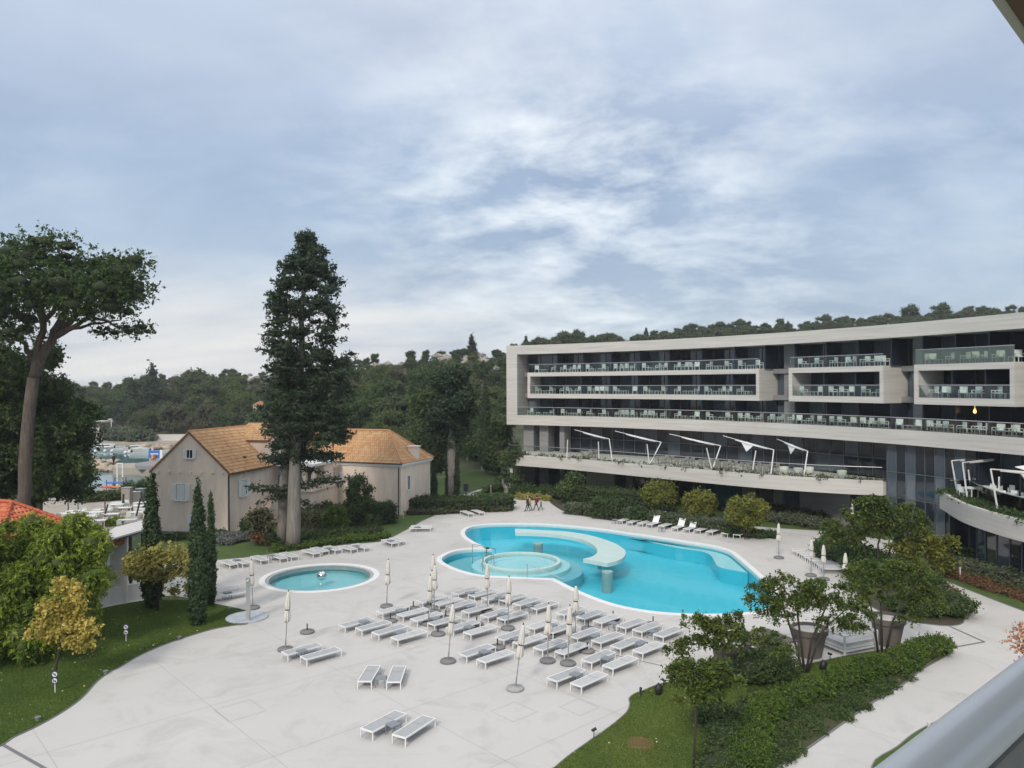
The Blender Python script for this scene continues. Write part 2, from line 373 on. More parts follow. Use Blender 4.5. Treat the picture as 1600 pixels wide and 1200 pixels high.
def ring(name, inner, outer, z, m, parent=None, zi=None):
    n = len(inner); b = MB(); zi = z if zi is None else zi
    b.add([(p[0], p[1], zi) for p in inner] + [(p[0], p[1], z) for p in outer] + [(p[0], p[1], z - .12) for p in outer] + [(p[0], p[1], zi - .3) for p in inner],
          [(i, n + i, n + (i + 1) % n, (i + 1) % n) for i in range(n)] + [(n + i, 2 * n + i, 2 * n + (i + 1) % n, n + (i + 1) % n) for i in range(n)] + [(3 * n + i, i, (i + 1) % n, 3 * n + (i + 1) % n) for i in range(n)])
    return b.build(name, m, parent, world=parent is not None)

# ------------------------------------------------------------ foliage helpers
def leaves(blobs, n, size, seed=0, aspect=1.6, shell=.55, outward=.5, droop=0.0, tj=.14, flat=0.0, tri=False, per=9, tw=4.2):
    """blobs: (cx,cy,cz,rx,ry,rz). Leaves grow in sprigs: each sprig starts inside a blob and points outward, its leaves spread along it"""
    g = np.random.default_rng(seed); B = np.array(blobs, float)
    wgt = (B[:, 3] * B[:, 4] * B[:, 5]) ** (2 / 3); nt = max(1, n // per); idx = g.choice(len(B), nt, p=wgt / wgt.sum())
    d = g.normal(size=(nt, 3)); d /= np.linalg.norm(d, axis=1)[:, None]
    r = shell + (.98 - shell) * g.random(nt) ** .6 + np.abs(g.normal(size=nt)) * .07
    r *= 1 + .17 * np.sin(d[:, 0] * 7 + idx * 1.7) * np.cos(d[:, 2] * 6 + idx)
    c0 = B[idx, :3] + d * B[idx, 3:] * r[:, None]
    td = d * (.35 + outward) + g.normal(size=(nt, 3)) * .55; td[:, 2] -= droop; td /= np.linalg.norm(td, axis=1)[:, None]
    c0 = np.repeat(c0, per, 0); D = np.repeat(d, per, 0); T = np.repeat(td, per, 0); I = np.repeat(idx, per); m = len(c0)
    ln = size * tw * np.repeat(.5 + g.random(nt), per); u = g.random(m)
    c = c0 + T * (ln * (u - .35))[:, None] + g.normal(size=(m, 3)) * size * .42; c[:, 2] -= droop * .5 * ln * u * u
    nn = D * outward + g.normal(size=(m, 3)) * (1 - outward) * .8; nn[:, 2] += flat + .25; nn /= np.linalg.norm(nn, axis=1)[:, None]
    t = T * .8 + g.normal(size=(m, 3)) * .6; t -= nn * (t * nn).sum(1)[:, None]; t /= np.linalg.norm(t, axis=1)[:, None] + 1e-9
    b = np.cross(nn, t); s = size * (.55 + .75 * g.random(m))[:, None]
    V = np.stack([c - t * s * aspect / 2, c + b * s / 2, c + t * s * aspect / 2, c - b * s / 2], 1); k = 4
    F = np.arange(m * k).reshape(m, k)
    bt = g.random(len(B)) * .42 + .22; tt = g.normal(size=nt) * .13
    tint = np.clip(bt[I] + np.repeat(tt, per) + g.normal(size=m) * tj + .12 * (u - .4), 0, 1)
    return V.reshape(-1, 3), F, tint
def icosph(sub=1):
    bm = bmesh.new(); bmesh.ops.create_icosphere(bm, subdivisions=sub, radius=1)
    V = np.array([v.co[:] for v in bm.verts]); F = np.array([[v.index for v in f.verts] for f in bm.faces]); bm.free(); return V, F
ICO = {1: icosph(1), 2: icosph(2)}
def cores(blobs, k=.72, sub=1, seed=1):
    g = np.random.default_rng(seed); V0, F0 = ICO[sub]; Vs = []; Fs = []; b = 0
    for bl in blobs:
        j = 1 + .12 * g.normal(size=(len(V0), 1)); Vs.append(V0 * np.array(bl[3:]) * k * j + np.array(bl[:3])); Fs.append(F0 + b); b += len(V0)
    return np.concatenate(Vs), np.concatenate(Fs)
def foliage_mesh(name, blobs, n, size, m, core=.7, corem='core', seed=0, **k):
    V, F, t = leaves(blobs, n, size, seed, **k)
    mi = np.zeros(len(F), int)
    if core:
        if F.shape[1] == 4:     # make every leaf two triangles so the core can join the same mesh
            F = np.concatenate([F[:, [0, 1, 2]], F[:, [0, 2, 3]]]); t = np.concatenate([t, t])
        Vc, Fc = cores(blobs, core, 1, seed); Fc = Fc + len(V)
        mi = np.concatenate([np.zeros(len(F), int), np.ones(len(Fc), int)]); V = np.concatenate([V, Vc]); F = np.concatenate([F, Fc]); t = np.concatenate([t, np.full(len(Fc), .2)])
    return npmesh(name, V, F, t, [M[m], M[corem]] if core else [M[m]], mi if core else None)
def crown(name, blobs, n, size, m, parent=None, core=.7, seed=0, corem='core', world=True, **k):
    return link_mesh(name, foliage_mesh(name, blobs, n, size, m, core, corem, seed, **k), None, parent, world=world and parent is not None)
# ------------------------------------------------------------ ground, deck, lawns
WATER = -1.4
sea = sheet('sea', [(-900, 82), (-15, 82), (300, 700), (300, 2500), (-900, 2500)], [], WATER, M['sea']); tag(sea, kind='structure')
# pool outlines (water edge)
def pts(l, z=0): return [tuple(P(x, y, z)[:2]) for x, y in l]
main_px = [(866, 904), (909, 925), (952.5, 941.5), (995.6, 951.5), (1039, 957), (1082, 959), (1130, 959), (1182, 955), (1205, 945), (1209, 930), (1195, 911),
           (1174, 891), (1151, 871), (1136, 860.5), (1108, 852.5), (1066, 846), (1038, 841.5), (989, 834.5), (940, 827.5), (890, 822.3), (840, 819), (800, 818.5), (766, 819.5), (743, 822),
           (731, 826), (726.5, 831.5), (729, 838.5), (740, 846), (753, 852.5), (768, 857.5),
           (742, 857.5), (724, 859), (708, 862.5), (695, 868.5), (690, 874), (694, 879), (706, 885.5), (725, 892.5), (753, 898.5), (790, 901), (826, 902.5)]
mp_ = pts(main_px)
pool = spline(mp_, 5, True, corner=(0, 29))
if area(pool) < 0: pool = pool[::-1]
sm = pts([(400, 907), (411, 894), (450, 885), (502.5, 882.5), (560, 885), (589, 891.5), (601.5, 900), (589, 911), (560, 918.5), (502, 924.5), (450, 922.5), (411, 915)])
A_ = np.array([(2 * x, 2 * y, 1) for x, y in sm]); q_ = np.array([x * x + y * y for x, y in sm]); s_ = np.linalg.lstsq(A_, q_, rcond=None)[0]
SPC = (s_[0], s_[1]); SPR = math.sqrt(s_[2] + s_[0] ** 2 + s_[1] ** 2) - .1
small = [(SPC[0] + (SPR - .42) * math.cos(2 * math.pi * i / 72), SPC[1] + (SPR - .42) * math.sin(2 * math.pi * i / 72)) for i in range(72)]

land = [(-300, -60), (300, -60), (300, 600), (40, 600), (-24, 150), (-36, 106), (-44, 98), (-52, 96), (-64, 93), (-100, 90), (-300, 88)]
g = sheet('ground', land, [offset(pool, .38), offset(small, .38)], -.08, M['earth'], 2.2); tag(g, kind='structure')
deck_px = [(-300, 1400), (2100, 1400), (2100, 960), (1700, 900), (1480, 830), (1400, 812), (1300, 800), (1180, 790), (1000, 775), (900, 768), (800, 764), (700, 762), (640, 775), (560, 800), (440, 820), (330, 830), (230, 850), (120, 900), (0, 960), (-300, 1010)]
dk = pts(deck_px)
deck = sheet('pool_deck', dk, [offset(pool, .36), offset(small, .36)], 0, M['deck']); tag(deck, kind='structure')
# joints: thin filler strips 4 mm proud of the slab sheet
def strip(p, q, wd, z, b, clip=True):
    p, q = Vector(p[:2]), Vector(q[:2]); d = (q - p); ln = d.length; d.normalize(); nrm = Vector((-d.y, d.x)) * wd / 2; k = max(1, int(ln / .6)); run = []
    def flush(run):
        if len(run) > 1:
            a, e = run[0], run[-1]; b.add([(*(a - nrm), z), (*(e - nrm), z), (*(e + nrm), z), (*(a + nrm), z)], [(0, 1, 2, 3)])
    for i in range(k + 1):
        c = p + d * ln * i / k
        if clip and (inside(c, offset(pool, .6)) or inside(c, offset(small, .6))): flush(run); run = []
        else: run.append(c)
    flush(run)
_po, _so = None, None
jb = MB()
j0 = P(640, 980); e1 = (P(1150, 1140) - P(530, 1015)); 
ja = (P(1000, 1045) - P(640, 1190)).normalized(); jb2 = Vector((-ja.y, ja.x, 0))
o_ = P(640, 1108)
for k in range(-7, 8):
    a = o_ + jb2 * (k * 6.2); strip(a - ja * 60, a + ja * 60, .028, .004, jb)
    a = o_ + ja * (k * 6.2); strip(a - jb2 * 60, a + jb2 * 60, .028, .004, jb)
jt = jb.build('deck_joint', M['joint']); tag(jt, kind='structure')
db = MB()
for a, b in [((3, 1163), (72, 1202)), ((711, 967), (1037, 1041)), ((1478, 976), (1538, 1003)), ((1538, 1003), (1482, 1013)), ((1222, 832), (1268, 838)), ((1268, 838), (1290, 850))]:
    strip(P(*a), P(*b), .14 if a[0] in (3, 1478, 1538) else .07, .009, db, False)
dr = db.build('slot_drain', M['drain']); tag(dr, kind='structure')
hb = MB()
for px, py, s in [(375, 1110, .8), (803, 1112, .7), (905, 1105, .6), (1330, 1068, .6), (640, 1010, .35), (655, 1015, .4)]:
    c = P(px, py); 
    for dx, dy, lx, ly in ((0, 1, 1, 0), (0, -1, 1, 0), (1, 0, 0, 1), (-1, 0, 0, 1)):
        u = ja * dx * s + jb2 * dy * s; v = (ja * lx + jb2 * ly) * s; strip(c + u - v, c + u + v, .018, .006, hb, False)
ht = hb.build('access_cover', M['gutter']); tag(ht, kind='structure')

def lawn(name, l, m='grass', z=.03, n=4, sm_=True):
    p = pts(l); p = spline(p, n, True) if sm_ else p
    o = sheet(name, p, [], z, M[m], .06); tag(o, kind='structure')
    eb = MB(); pp = p if area(p) > 0 else p[::-1]; oo = offset(pp, .05); k = len(pp)
    eb.add([(x, y, z + .006) for x, y in pp] + [(x, y, z + .006) for x, y in oo] + [(x, y, z - .05) for x, y in oo],
           [(i, k + i, k + (i + 1) % k, (i + 1) % k) for i in range(k)] + [(k + i, 2 * k + i, 2 * k + (i + 1) % k, k + (i + 1) % k) for i in range(k)])
    e = eb.build('lawn_edging', M['drain'], o)
    return p
LAWN_L = lawn('lawn', [(-200, 1260), (-40, 1187), (5, 1163), (20, 1153), (60, 1134), (100, 1111), (128, 1090), (150, 1066), (170, 1051), (186, 1043), (215, 1026), (250, 1010), (290, 996), (330, 984), (365, 977.5), (386, 975), (392, 964), (385, 955), (330, 943), (300, 936), (262, 932), (238, 937), (190, 945), (100, 965), (-20, 995), (-300, 1050)], 'grass')
LAWN_F = lawn('lawn', [(830, 1235), (868, 1200), (892, 1180), (920, 1160), (946, 1142), (968, 1125), (981, 1112), (985, 1100), (984, 1092), (992, 1085), (1008, 1079), (1025, 1072), (1050, 1067), (1110, 1070), (1160, 1064), (1200, 1053), (1232, 1045), (1280, 1035), (1320, 1026), (1380, 1016), (1440, 1006), (1481, 1000), (1484, 1012), (1479, 1024), (1442, 1045), (1411, 1069), (1364, 1097), (1311, 1134), (1259, 1171), (1214, 1200), (1150, 1250)], 'grass_dry')
BED_F = lawn('planting_bed', [(1125, 1150), (1180, 1085), (1300, 1060), (1420, 1040), (1470, 1022), (1440, 1046), (1410, 1070), (1363, 1098), (1310, 1135), (1258, 1172), (1213, 1201), (1150, 1248), (1120, 1240)], 'soil', .055)
lawn('lawn', [(1364, 1198), (1403, 1168), (1429, 1147), (1458, 1131.6), (1492, 1116), (1560, 1100), (1700, 1080), (1900, 1180), (1700, 1300), (1400, 1260)], 'grass')
lawn('lawn', [(1405, 872), (1444.6, 892), (1480, 908), (1519, 924), (1600, 955), (1700, 990), (1900, 1050), (1900, 940), (1700, 880), (1560, 850), (1470, 835), (1400, 838)], 'grass')
lawn('planting_bed', [(1290, 850), (1292, 868), (1312, 888), (1322, 900), (1350, 940), (1400, 965), (1440, 974), (1480, 978), (1503, 974), (1504, 960), (1490, 930), (1444, 905), (1400, 880), (1345, 858), (1310, 848)], 'soil')
lawn('lawn', [(796, 798), (740, 799), (681, 804.7), (640, 825), (607, 842), (589, 847), (532, 852), (467, 859), (423, 866), (340, 875), (300, 870), (230, 880), (200, 858), (230, 835), (360, 832), (480, 810), (640, 790), (760, 779), (793, 779)], 'grass', .03, 2)
lawn('lawn', [(859, 784), (885, 801), (920, 808), (957, 814), (1010, 819), (1060, 826), (1120, 833.5), (1180, 840), (1208, 841), (1204, 833), (1172, 824), (1120, 812), (1060, 800), (1000, 790), (930, 779), (870, 779)], 'soil')
lawn('lawn', [(868, 781), (930, 784), (1060, 804), (1176, 821.5), (1224, 826), (1295, 831), (1400, 845), (1480, 850), (1450, 815), (1300, 795), (1180, 784), (1000, 769), (870, 762)], 'grass')
lawn('lawn', [(640, 778), (720, 773), (745, 766), (764, 760), (790, 750), (800, 730), (700, 733), (560, 750)], 'grass')
lawn('lawn', [(738, 771), (760, 766), (790, 762), (850, 764), (860, 781), (840, 778), (795, 776), (762, 776)], 'grass')

# ------------------------------------------------------------ pools
pt = thing('swimming_pool', 'large curved turquoise swimming pool with white rim', 'swimming pool', (*Vector(pool[0]), 0))
wz = -.09
ring('coping', pool, offset(pool, .42), .022, M['coping'], pt)
def basin(name, poly, z, m, parent, top=-.02, inset=0):
    n = len(poly); b = MB(); b.add([(p[0], p[1], top) for p in poly] + [(p[0], p[1], z) for p in poly], [((i + 1) % n, i, n + i, n + (i + 1) % n) for i in range(n)])
    w_ = b.build(name + '_wall', m, parent, world=True)
    xs = [p[0] for p in poly]; ys = [p[1] for p in poly]
    f = sheet(name + '_floor', [(min(xs) - .1, min(ys) - .1), (max(xs) + .1, min(ys) - .1), (max(xs) + .1, max(ys) + .1), (min(xs) - .1, max(ys) + .1)], [], z, m); f.parent = parent; f.matrix_parent_inverse = Matrix.Translation(parent.location).inverted()
basin('basin', offset(pool, .01), -1.5, M['pool_main'], pt)
_x = [p[0] for p in pool]; _y = [p[1] for p in pool]
ws = sheet('water', [(min(_x), min(_y)), (max(_x), min(_y)), (max(_x), max(_y)), (min(_x), max(_y))], [], wz, M['water']); ws.parent = pt; ws.matrix_parent_inverse = Matrix.Translation(pt.location).inverted()
def poolshelf(name, px, z, m, n=5, poly=None):
    p = poly or spline(pts(px, z), n, True); q = [c for c in p]
    b = MB().prism([tuple(c) for c in q], -1.49, z); return b.build(name, m, pt, world=True)
sh = [(905 + 80, 839), (1010, 845), (1055, 855), (1095, 861), (1110, 867), (1117, 878), (1125, 886), (1160, 893)]
def clip_in(poly, d=.06):
    q = offset(pool, -d); return [p if inside(p, q) else min(q, key=lambda c: (c[0] - p[0]) ** 2 + (c[1] - p[1]) ** 2) for p in poly]
o2 = offset(pool, -.05)
def between(pa, pb):
    a = min(range(len(o2)), key=lambda i: (o2[i][0] - pa[0]) ** 2 + (o2[i][1] - pa[1]) ** 2); b = min(range(len(o2)), key=lambda i: (o2[i][0] - pb[0]) ** 2 + (o2[i][1] - pb[1]) ** 2)
    n = len(o2); f = [o2[(a + i) % n] for i in range((b - a) % n + 1)]; r = [o2[(a - i) % n] for i in range((a - b) % n + 1)]
    return f if len(f) < len(r) else r
inn = spline(pts(sh, -.4), 4)
edge = between(inn[-1], inn[0])
MB().prism(inn + edge, -1.49, -.44).build('step_riser', M['pool_main'], pt, world=True); MB().prism(inn + edge, -.439, -.41).build('entry_step', M['pool_step'], pt, world=True)
# lower left lobe: shallow floor, with a ring wall round the whirlpool
sp = P(814, 876.5, -.02); SR = 3.15
def circ(c, r, n=48, a0=0, a1=2 * math.pi): return [(c[0] + r * math.cos(a0 + (a1 - a0) * i / n), c[1] + r * math.sin(a0 + (a1 - a0) * i / n)) for i in range(n)]
lobe_edge = between(P(768, 857.5)[:2], P(866, 904)[:2])
lob = clip_in(circ(P(800, 877), 5.6, 60), .05)
lobm = mat('shallow_blue_lining', (.17, .50, .56), .5)
MB().prism(lob, -1.49, -.62).build('shallow_floor', lobm, pt, world=True)
MB().prism(clip_in(circ(sp, SR + .75), .05), -.61, -.34).build('whirlpool_step', M['pool_step'], pt, world=True)
nn = 56; co, ci, cs = circ(sp, SR, nn), circ(sp, SR - .28, nn), circ(sp, SR - .95, nn)
def annulus(b, o, i, z0, z1):
    n = len(o); b.add([(*p, z0) for p in o] + [(*p, z1) for p in o] + [(*p, z1) for p in i] + [(*p, z0) for p in i],
          [f for k in range(n) for f in ((k, (k + 1) % n, n + (k + 1) % n, n + k), (n + k, n + (k + 1) % n, 2 * n + (k + 1) % n, 2 * n + k), (2 * n + k, 2 * n + (k + 1) % n, 3 * n + (k + 1) % n, 3 * n + k))])
b = MB(); annulus(b, co, ci, -.62, .03); b.build('whirlpool_wall', M['platform'], pt, world=True)
b = MB(); annulus(b, circ(sp, SR - .3, nn), cs, -.5, -.28); b.build('whirlpool_bench', M['pool_step'], pt, world=True)
b = MB().prism(circ(sp, SR - .96, nn), -.6, -.55); b.build('whirlpool_floor', mat('whirlpool_lining', (.06, .38, .44), .5), pt, world=True)
# C-shaped platform on two pillars
pl = thing('pool_platform', 'pale green curved concrete platform on pillars over the large pool', 'platform', P(890, 850))
Zp = .32
outer = spline(pts([(805, 826), (852, 828.5), (890, 831), (927, 837.5), (957.5, 847.5), (972.5, 856), (977.5, 862.5), (975, 870), (965, 876), (948.7, 880)], Zp), 5)
inner = spline(pts([(911, 873), (925, 869.5), (933, 863), (930, 854), (915, 845), (890, 838.5), (852, 833.5), (805, 832)], Zp), 5)
po = MB(); k = len(outer); inn_r = inner[::-1]
def resamp(pl_, n):
    d = [0]
    for i in range(1, len(pl_)): d.append(d[-1] + math.dist(pl_[i], pl_[i - 1]))
    o = []
    for i in range(n):
        t = d[-1] * i / (n - 1); j = max(0, min(len(d) - 2, next((x for x in range(len(d) - 1) if d[x + 1] >= t), len(d) - 2)))
        u = (t - d[j]) / max(1e-6, d[j + 1] - d[j]); o.append(tuple(pl_[j][a] * (1 - u) + pl_[j + 1][a] * u for a in (0, 1)))
    return o
ro, ri = resamp(outer, 40), resamp(inn_r, 40)
vs = [(*p, Zp) for p in ro] + [(*p, Zp) for p in ri] + [(*p, Zp - .30) for p in ro] + [(*p, Zp - .30) for p in ri]; n = 40
fs = [f for i in range(n - 1) for f in ((i, i + 1, n + i + 1, n + i), (2 * n + i, 3 * n + i, 3 * n + i + 1, 2 * n + i + 1), (2 * n + i, 2 * n + i + 1, i + 1, i), (n + i, n + i + 1, 3 * n + i + 1, 3 * n + i))] + [(0, n, 3 * n, 2 * n), (n - 1, 3 * n - 1, 4 * n - 1, 2 * n - 1)]
po.add(vs, fs).build('slab', M['platform'], pl, world=True)
for px, py in ((841, 852), (950, 897)):
    c = P(px, py, -.1); MB().tube([(c.x, c.y + .4, -1.49), (c.x, c.y + .4, Zp - .31)], .42, 16).build('pillar', M['pillar_wet'], pl, world=True)
c = P(931, 866, Zp - .2); MB().box((c.x + .3, c.y + .2, -.6), (.3, .3, 1.1)).build('pillar', M['pillar_wet'], pl, world=True)
# small round pool
p2 = thing('round_pool', 'small round grey-turquoise pool with a steel ball in it', 'swimming pool', (*SPC, 0))
ring('coping', small, offset(small, .42), .022, M['coping'], p2)
ring('gutter', offset(small, -.24), offset(small, -.003), -.03, M['gutter'], p2)
basin('basin', offset(small, .01), -.6, M['pool_small'], p2)
ws = sheet('water', offset(small, -.245), [], -.036, M['water']); ws.parent = p2; ws.matrix_parent_inverse = Matrix.Translation(p2.location).inverted()
bl_ = P(502.5, 903, 0); bb = MB(); bb.lathe([(.01, -.19)] + [(.36 * math.cos(a), .17 + .36 * math.sin(a)) for a in [x * math.pi / 14 - 1.45 for x in range(0, 14)]] + [(.02, .53)], (0, 0, 0), 24)
bo = bb.build('steel_ball', mat('polished_steel', (.7, .7, .68), .12, metal=1), loc=bl_, smooth=True); tag(bo, 'polished steel ball fountain standing in the small round pool', 'fountain')
# handrails
def rail(label, pth, r=.028):
    b = MB()
    for s in pth: b.tube(s, r, 8)
    o = b.build('handrail', M['steel']); tag(o, label, 'handrail')
a = P(738.5, 871, -.05); a2 = Vector((a.x, a.y, 1.05)); e = P(774, 858, .1)
rail('steel handrail beside the notch at the left end of the large pool', [[(a.x, a.y, -.6), a2, a2 + (e - a2) * .2, e, (e.x, e.y, -.5)]])
a = P(824, 903, 0); a2 = Vector((a.x, a.y, 1.0)); e = P(880, 905, .15)
rail('steel handrail on the near rim of the large pool below the whirlpool', [[(a.x, a.y, -.6), a2, a2 + (e - a2) * .12, e, (e.x, e.y, -.6)]])
a = P(754, 886, 0); b_ = P(771, 879, 0)
rail('looped steel handrail at the whirlpool entry', [[(a.x, a.y, -.6), (a.x, a.y, .8), (a.x + .2, a.y + .1, .95), (b_.x, b_.y, .6), (b_.x + .1, b_.y - .1, -.5)], [(a.x + .05, a.y + 1.2, -.5), (a.x, a.y + 1.2, .75), (b_.x - .2, b_.y + 1, .5), (b_.x - .2, b_.y + 1, -.5)]])
# ------------------------------------------------------------ hotel
HC = (-34.836, 36.751); HR = 75.873
_p0 = None
def _on(px):
    u = (px - 800) / 1200; a = u * u + 1; bb = -2 * (u * HC[0] + HC[1]); cc = HC[0] ** 2 + HC[1] ** 2 - HR * HR
    D = (-bb + math.sqrt(bb * bb - 4 * a * cc)) / (2 * a); return u * D, D
_p0 = _on(795); TH0 = math.atan2(_p0[1] - HC[1], _p0[0] - HC[0])
def HA(s, d=0, z=0):
    t = TH0 - s / HR; r = HR + d; return Vector((HC[0] + r * math.cos(t), HC[1] + r * math.sin(t), z))
def HANG(s): return TH0 - s / HR - math.pi / 2      # rz so that local x runs along +s, local -y faces the pool
def HS(px):
    p = _on(px); return (TH0 - math.atan2(p[1] - HC[1], p[0] - HC[0])) * HR
def arcbox(b, s0, s1, d0, d1, z0, z1, step=1.0):
    n = max(1, int(math.ceil((s1 - s0) / step))); vs = []; fs = []
    for i in range(n + 1):
        s = s0 + (s1 - s0) * i / n
        vs += [HA(s, d0, z0), HA(s, d1, z0), HA(s, d1, z1), HA(s, d0, z1)]
    for i in range(n):
        a = i * 4; c = a + 4
        for k in range(4): fs.append((a + k, a + (k + 1) % 4, c + (k + 1) % 4, c + k))
    fs.append((0, 3, 2, 1)); e = n * 4; fs.append((e, e + 1, e + 2, e + 3))
    b.add(vs, fs); return b
hotel = thing('hotel_building', 'curved modern hotel with pale stone bands and glass balconies', 'hotel', HA(30, 2, 0))
def hp(name, b, m): return b.build(name, M[m] if isinstance(m, str) else m, hotel, world=True)
SE = 86
# interior mass behind the glass, roof, slabs
hp('inner_wall', arcbox(MB(), 1.0, SE, 3.35, 15, .0, 17.9, 2), 'fin')
hp('roof_fascia', arcbox(arcbox(MB(), -.35, SE, 0, .4, 18.0, 19.2), -.35, SE, .401, 15, 18.0, 19.0), 'stone')
hp('roof_parapet', arcbox(MB(), -.3, SE, 14.6, 15.01, 19.0, 19.15, 2), 'stone')
hp('end_frame', arcbox(arcbox(MB(), -.35, 1.27, .002, 3.4, 8.5, 17.998), -.35, .9, 3.41, 15, 8.5, 17.99), 'stone')
hp('balcony_band', arcbox(MB(), 1.272, SE, 0, .35, 8.5, 9.8), 'stone')
hp('balcony_floor', arcbox(MB(), 1.272, SE, .352, 15, 8.5, 9.74, 2), 'stone')
for s0, s1 in ((2.83, 35.36), (38.97, 49.6), (52.72, 61.87), (65.3, 76)):
    fr = MB()
    arcbox(fr, s0, s1, 0.02, 3.3, 12.1, 12.68); arcbox(fr, s0, s1, .02, 3.3, 15.0, 15.52)
    arcbox(fr, s0, s0 + .4, .022, 3.3, 12.682, 14.998); arcbox(fr, s1 - .4, s1, .022, 3.3, 12.682, 14.998)
    hp('balcony_box', fr, 'stone')
for s0, s1 in ((1.28, 2.82), (35.37, 38.96), (49.61, 52.71), (61.88, 65.29), (76.1, SE)):
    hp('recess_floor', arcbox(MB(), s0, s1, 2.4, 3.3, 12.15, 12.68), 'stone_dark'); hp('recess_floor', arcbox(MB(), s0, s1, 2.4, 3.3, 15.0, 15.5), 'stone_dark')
# partitions between rooms
part_s = [6.79, 10.61, 14.70, 18.75, 22.91, 27.30, 31.61, 35.42, 39.02, 42.65, 46.17, 49.66, 52.8, 55.9, 58.9, 61.95, 65.4, 69, 72.6, 76, 80]
lev = [(9.76, 12.09), (12.69, 14.99), (15.53, 17.99)]
for k, (z0, z1) in enumerate(lev):
    for s in part_s:
        if k < 2 and s in (35.42, 39.02, 49.66, 52.8, 61.95, 65.4) and k == 1: continue
        hp('partition_wall', arcbox(MB(), s, s + .12, .9 if k != 1 else .5, 3.3, z0, z1), 'fin')
# concrete column faces in the gaps
for s in (36.6, 50.6, 63.0):
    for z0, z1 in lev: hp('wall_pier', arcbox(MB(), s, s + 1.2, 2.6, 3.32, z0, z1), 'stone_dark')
# window panes: one box mesh per kind, scaled per bay
def unit_box(name, m):
    return MB().box((0, 0, 0), (1, 1, 1)).mesh(name).copy() if False else None
pane_me = {}
for k_ in ('glass', 'glass_b', 'glass_c', 'glass_d'):
    b = MB(); b.box((0, 0, .5), (1, .04, 1)); me = b.mesh('window_pane'); me.materials.append(M[k_]); pane_me[k_] = me
mull = MB().box((0, 0, .5), (.06, .12, 1)).mesh('mullion'); mull.materials.append(M['mullion'])
HINV = Matrix.Translation(hotel.location).inverted()
def inst(name, me, loc, rz, sc_=(1, 1, 1), parent=hotel):
    o = bpy.data.objects.new(name, me); col.objects.link(o); o.parent = parent; o.matrix_parent_inverse = HINV
    o.location = loc; o.rotation_euler = (0, 0, rz); o.scale = sc_; return o
def panes(s0, s1, d, z0, z1, w_, kinds, g=random.Random(3), mul=True):
    n = max(1, round((s1 - s0) / w_)); ww = (s1 - s0) / n
    for i in range(n):
        s = s0 + ww * (i + .5); inst('window_pane', pane_me[g.choice(kinds)], HA(s, d, z0), HANG(s), (ww - .05, 1, z1 - z0))
        if mul: inst('mullion', mull, HA(s0 + ww * i, d - .03, z0), HANG(s0 + ww * i), (1, 1, z1 - z0))
gr = random.Random(5)
edges = [1.3] + part_s
for (z0, z1) in lev:
    for a, b_ in zip(edges[:-1], edges[1:]):
        if b_ > 81: break
        panes(a + .13, b_ - .01, 3.2, z0, z1, 1.9, ['glass', 'glass_b', 'glass_b', 'glass', 'glass_c', 'glass'], gr)
# glass balustrades with steel handrail
def balustrade(s0, s1, d, z, h=1.05, frost=None, parent=hotel, off=0):
    n = max(1, round((s1 - s0) / 2.0)); ww = (s1 - s0) / n
    for i in range(n):
        a = s0 + i * ww; g_ = MB(); arcbox(g_, a + .01, a + ww - .01, d, d + .02, z, z + h, 1)
        o = g_.build('balustrade_glass', M['frost_glass'] if frost and frost[0] <= i < frost[1] else M['rail_glass'], parent, world=True)
    r = MB(); k = int((s1 - s0) / 1) + 1
    r.tube([HA(s0 + (s1 - s0) * i / k, d + .01, z + h + .02) for i in range(k + 1)], .035, 6); r.build('handrail', M['steel'], parent, world=True)
balustrade(1.3, 80, .12, 9.8)
for s0, s1 in ((3.25, 34.94), (39.4, 49.18), (53.14, 61.45), (65.7, 75.6)): balustrade(s0, s1, .12, 12.68)
balustrade(3.0, 35.2, .12, 15.52); balustrade(39.1, 49.5, .12, 15.52); balustrade(52.8, 61.8, .12, 15.52, 1.25, (0, 99)); balustrade(65.4, 75.9, .12, 15.52)
# band 1 glazing (terrace level)
for z0, z1 in ((5.0, 6.7), (6.74, 8.48)):
    panes(7.5, 49.2, 3.2, z0, z1, 1.55, ['glass', 'glass', 'glass', 'glass_b', 'glass'], gr)
    panes(58.2, 82, 3.2, z0, z1, 1.6, ['glass', 'glass', 'glass_b'], gr)
hp('transom', arcbox(arcbox(MB(), 7.5, 49.2, 3.1, 3.25, 6.68, 6.76), 58.2, 82, 3.1, 3.25, 6.68, 6.76), 'mullion')
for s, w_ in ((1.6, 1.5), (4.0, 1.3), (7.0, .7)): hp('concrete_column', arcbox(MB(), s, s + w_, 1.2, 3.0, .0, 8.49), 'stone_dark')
# tall curtain wall between the two terraces
for z0, z1 in ((0.0, .9), (.94, 3.6), (3.64, 5.9), (5.94, 8.48)):
    n = 9
    for i in range(n):
        a = 49.4 + i * .95; s = a + .475; kd = ['glass_b', 'glass', 'glass_c', 'glass', 'glass', 'glass_c', 'glass', 'glass_b', 'glass'][i]
        if z0 > 5 and kd == 'glass_c': kd = 'glass_b'
        inst('window_pane', pane_me[kd], HA(s, .75, z0), HANG(s), (.9, 1, z1 - z0)); inst('mullion', mull, HA(a, .72, z0), HANG(a), (.8, .6, z1 - z0))
hp('transom', arcbox(arcbox(arcbox(MB(), 49.3, 58, .68, .8, .9, .94), 49.3, 58, .68, .8, 3.6, 3.64), 49.3, 58, .68, .8, 5.9, 5.94), 'steel')
hp('inner_wall', arcbox(MB(), 49.4, 58.1, .85, 3.3, 0, 8.49), 'fin')
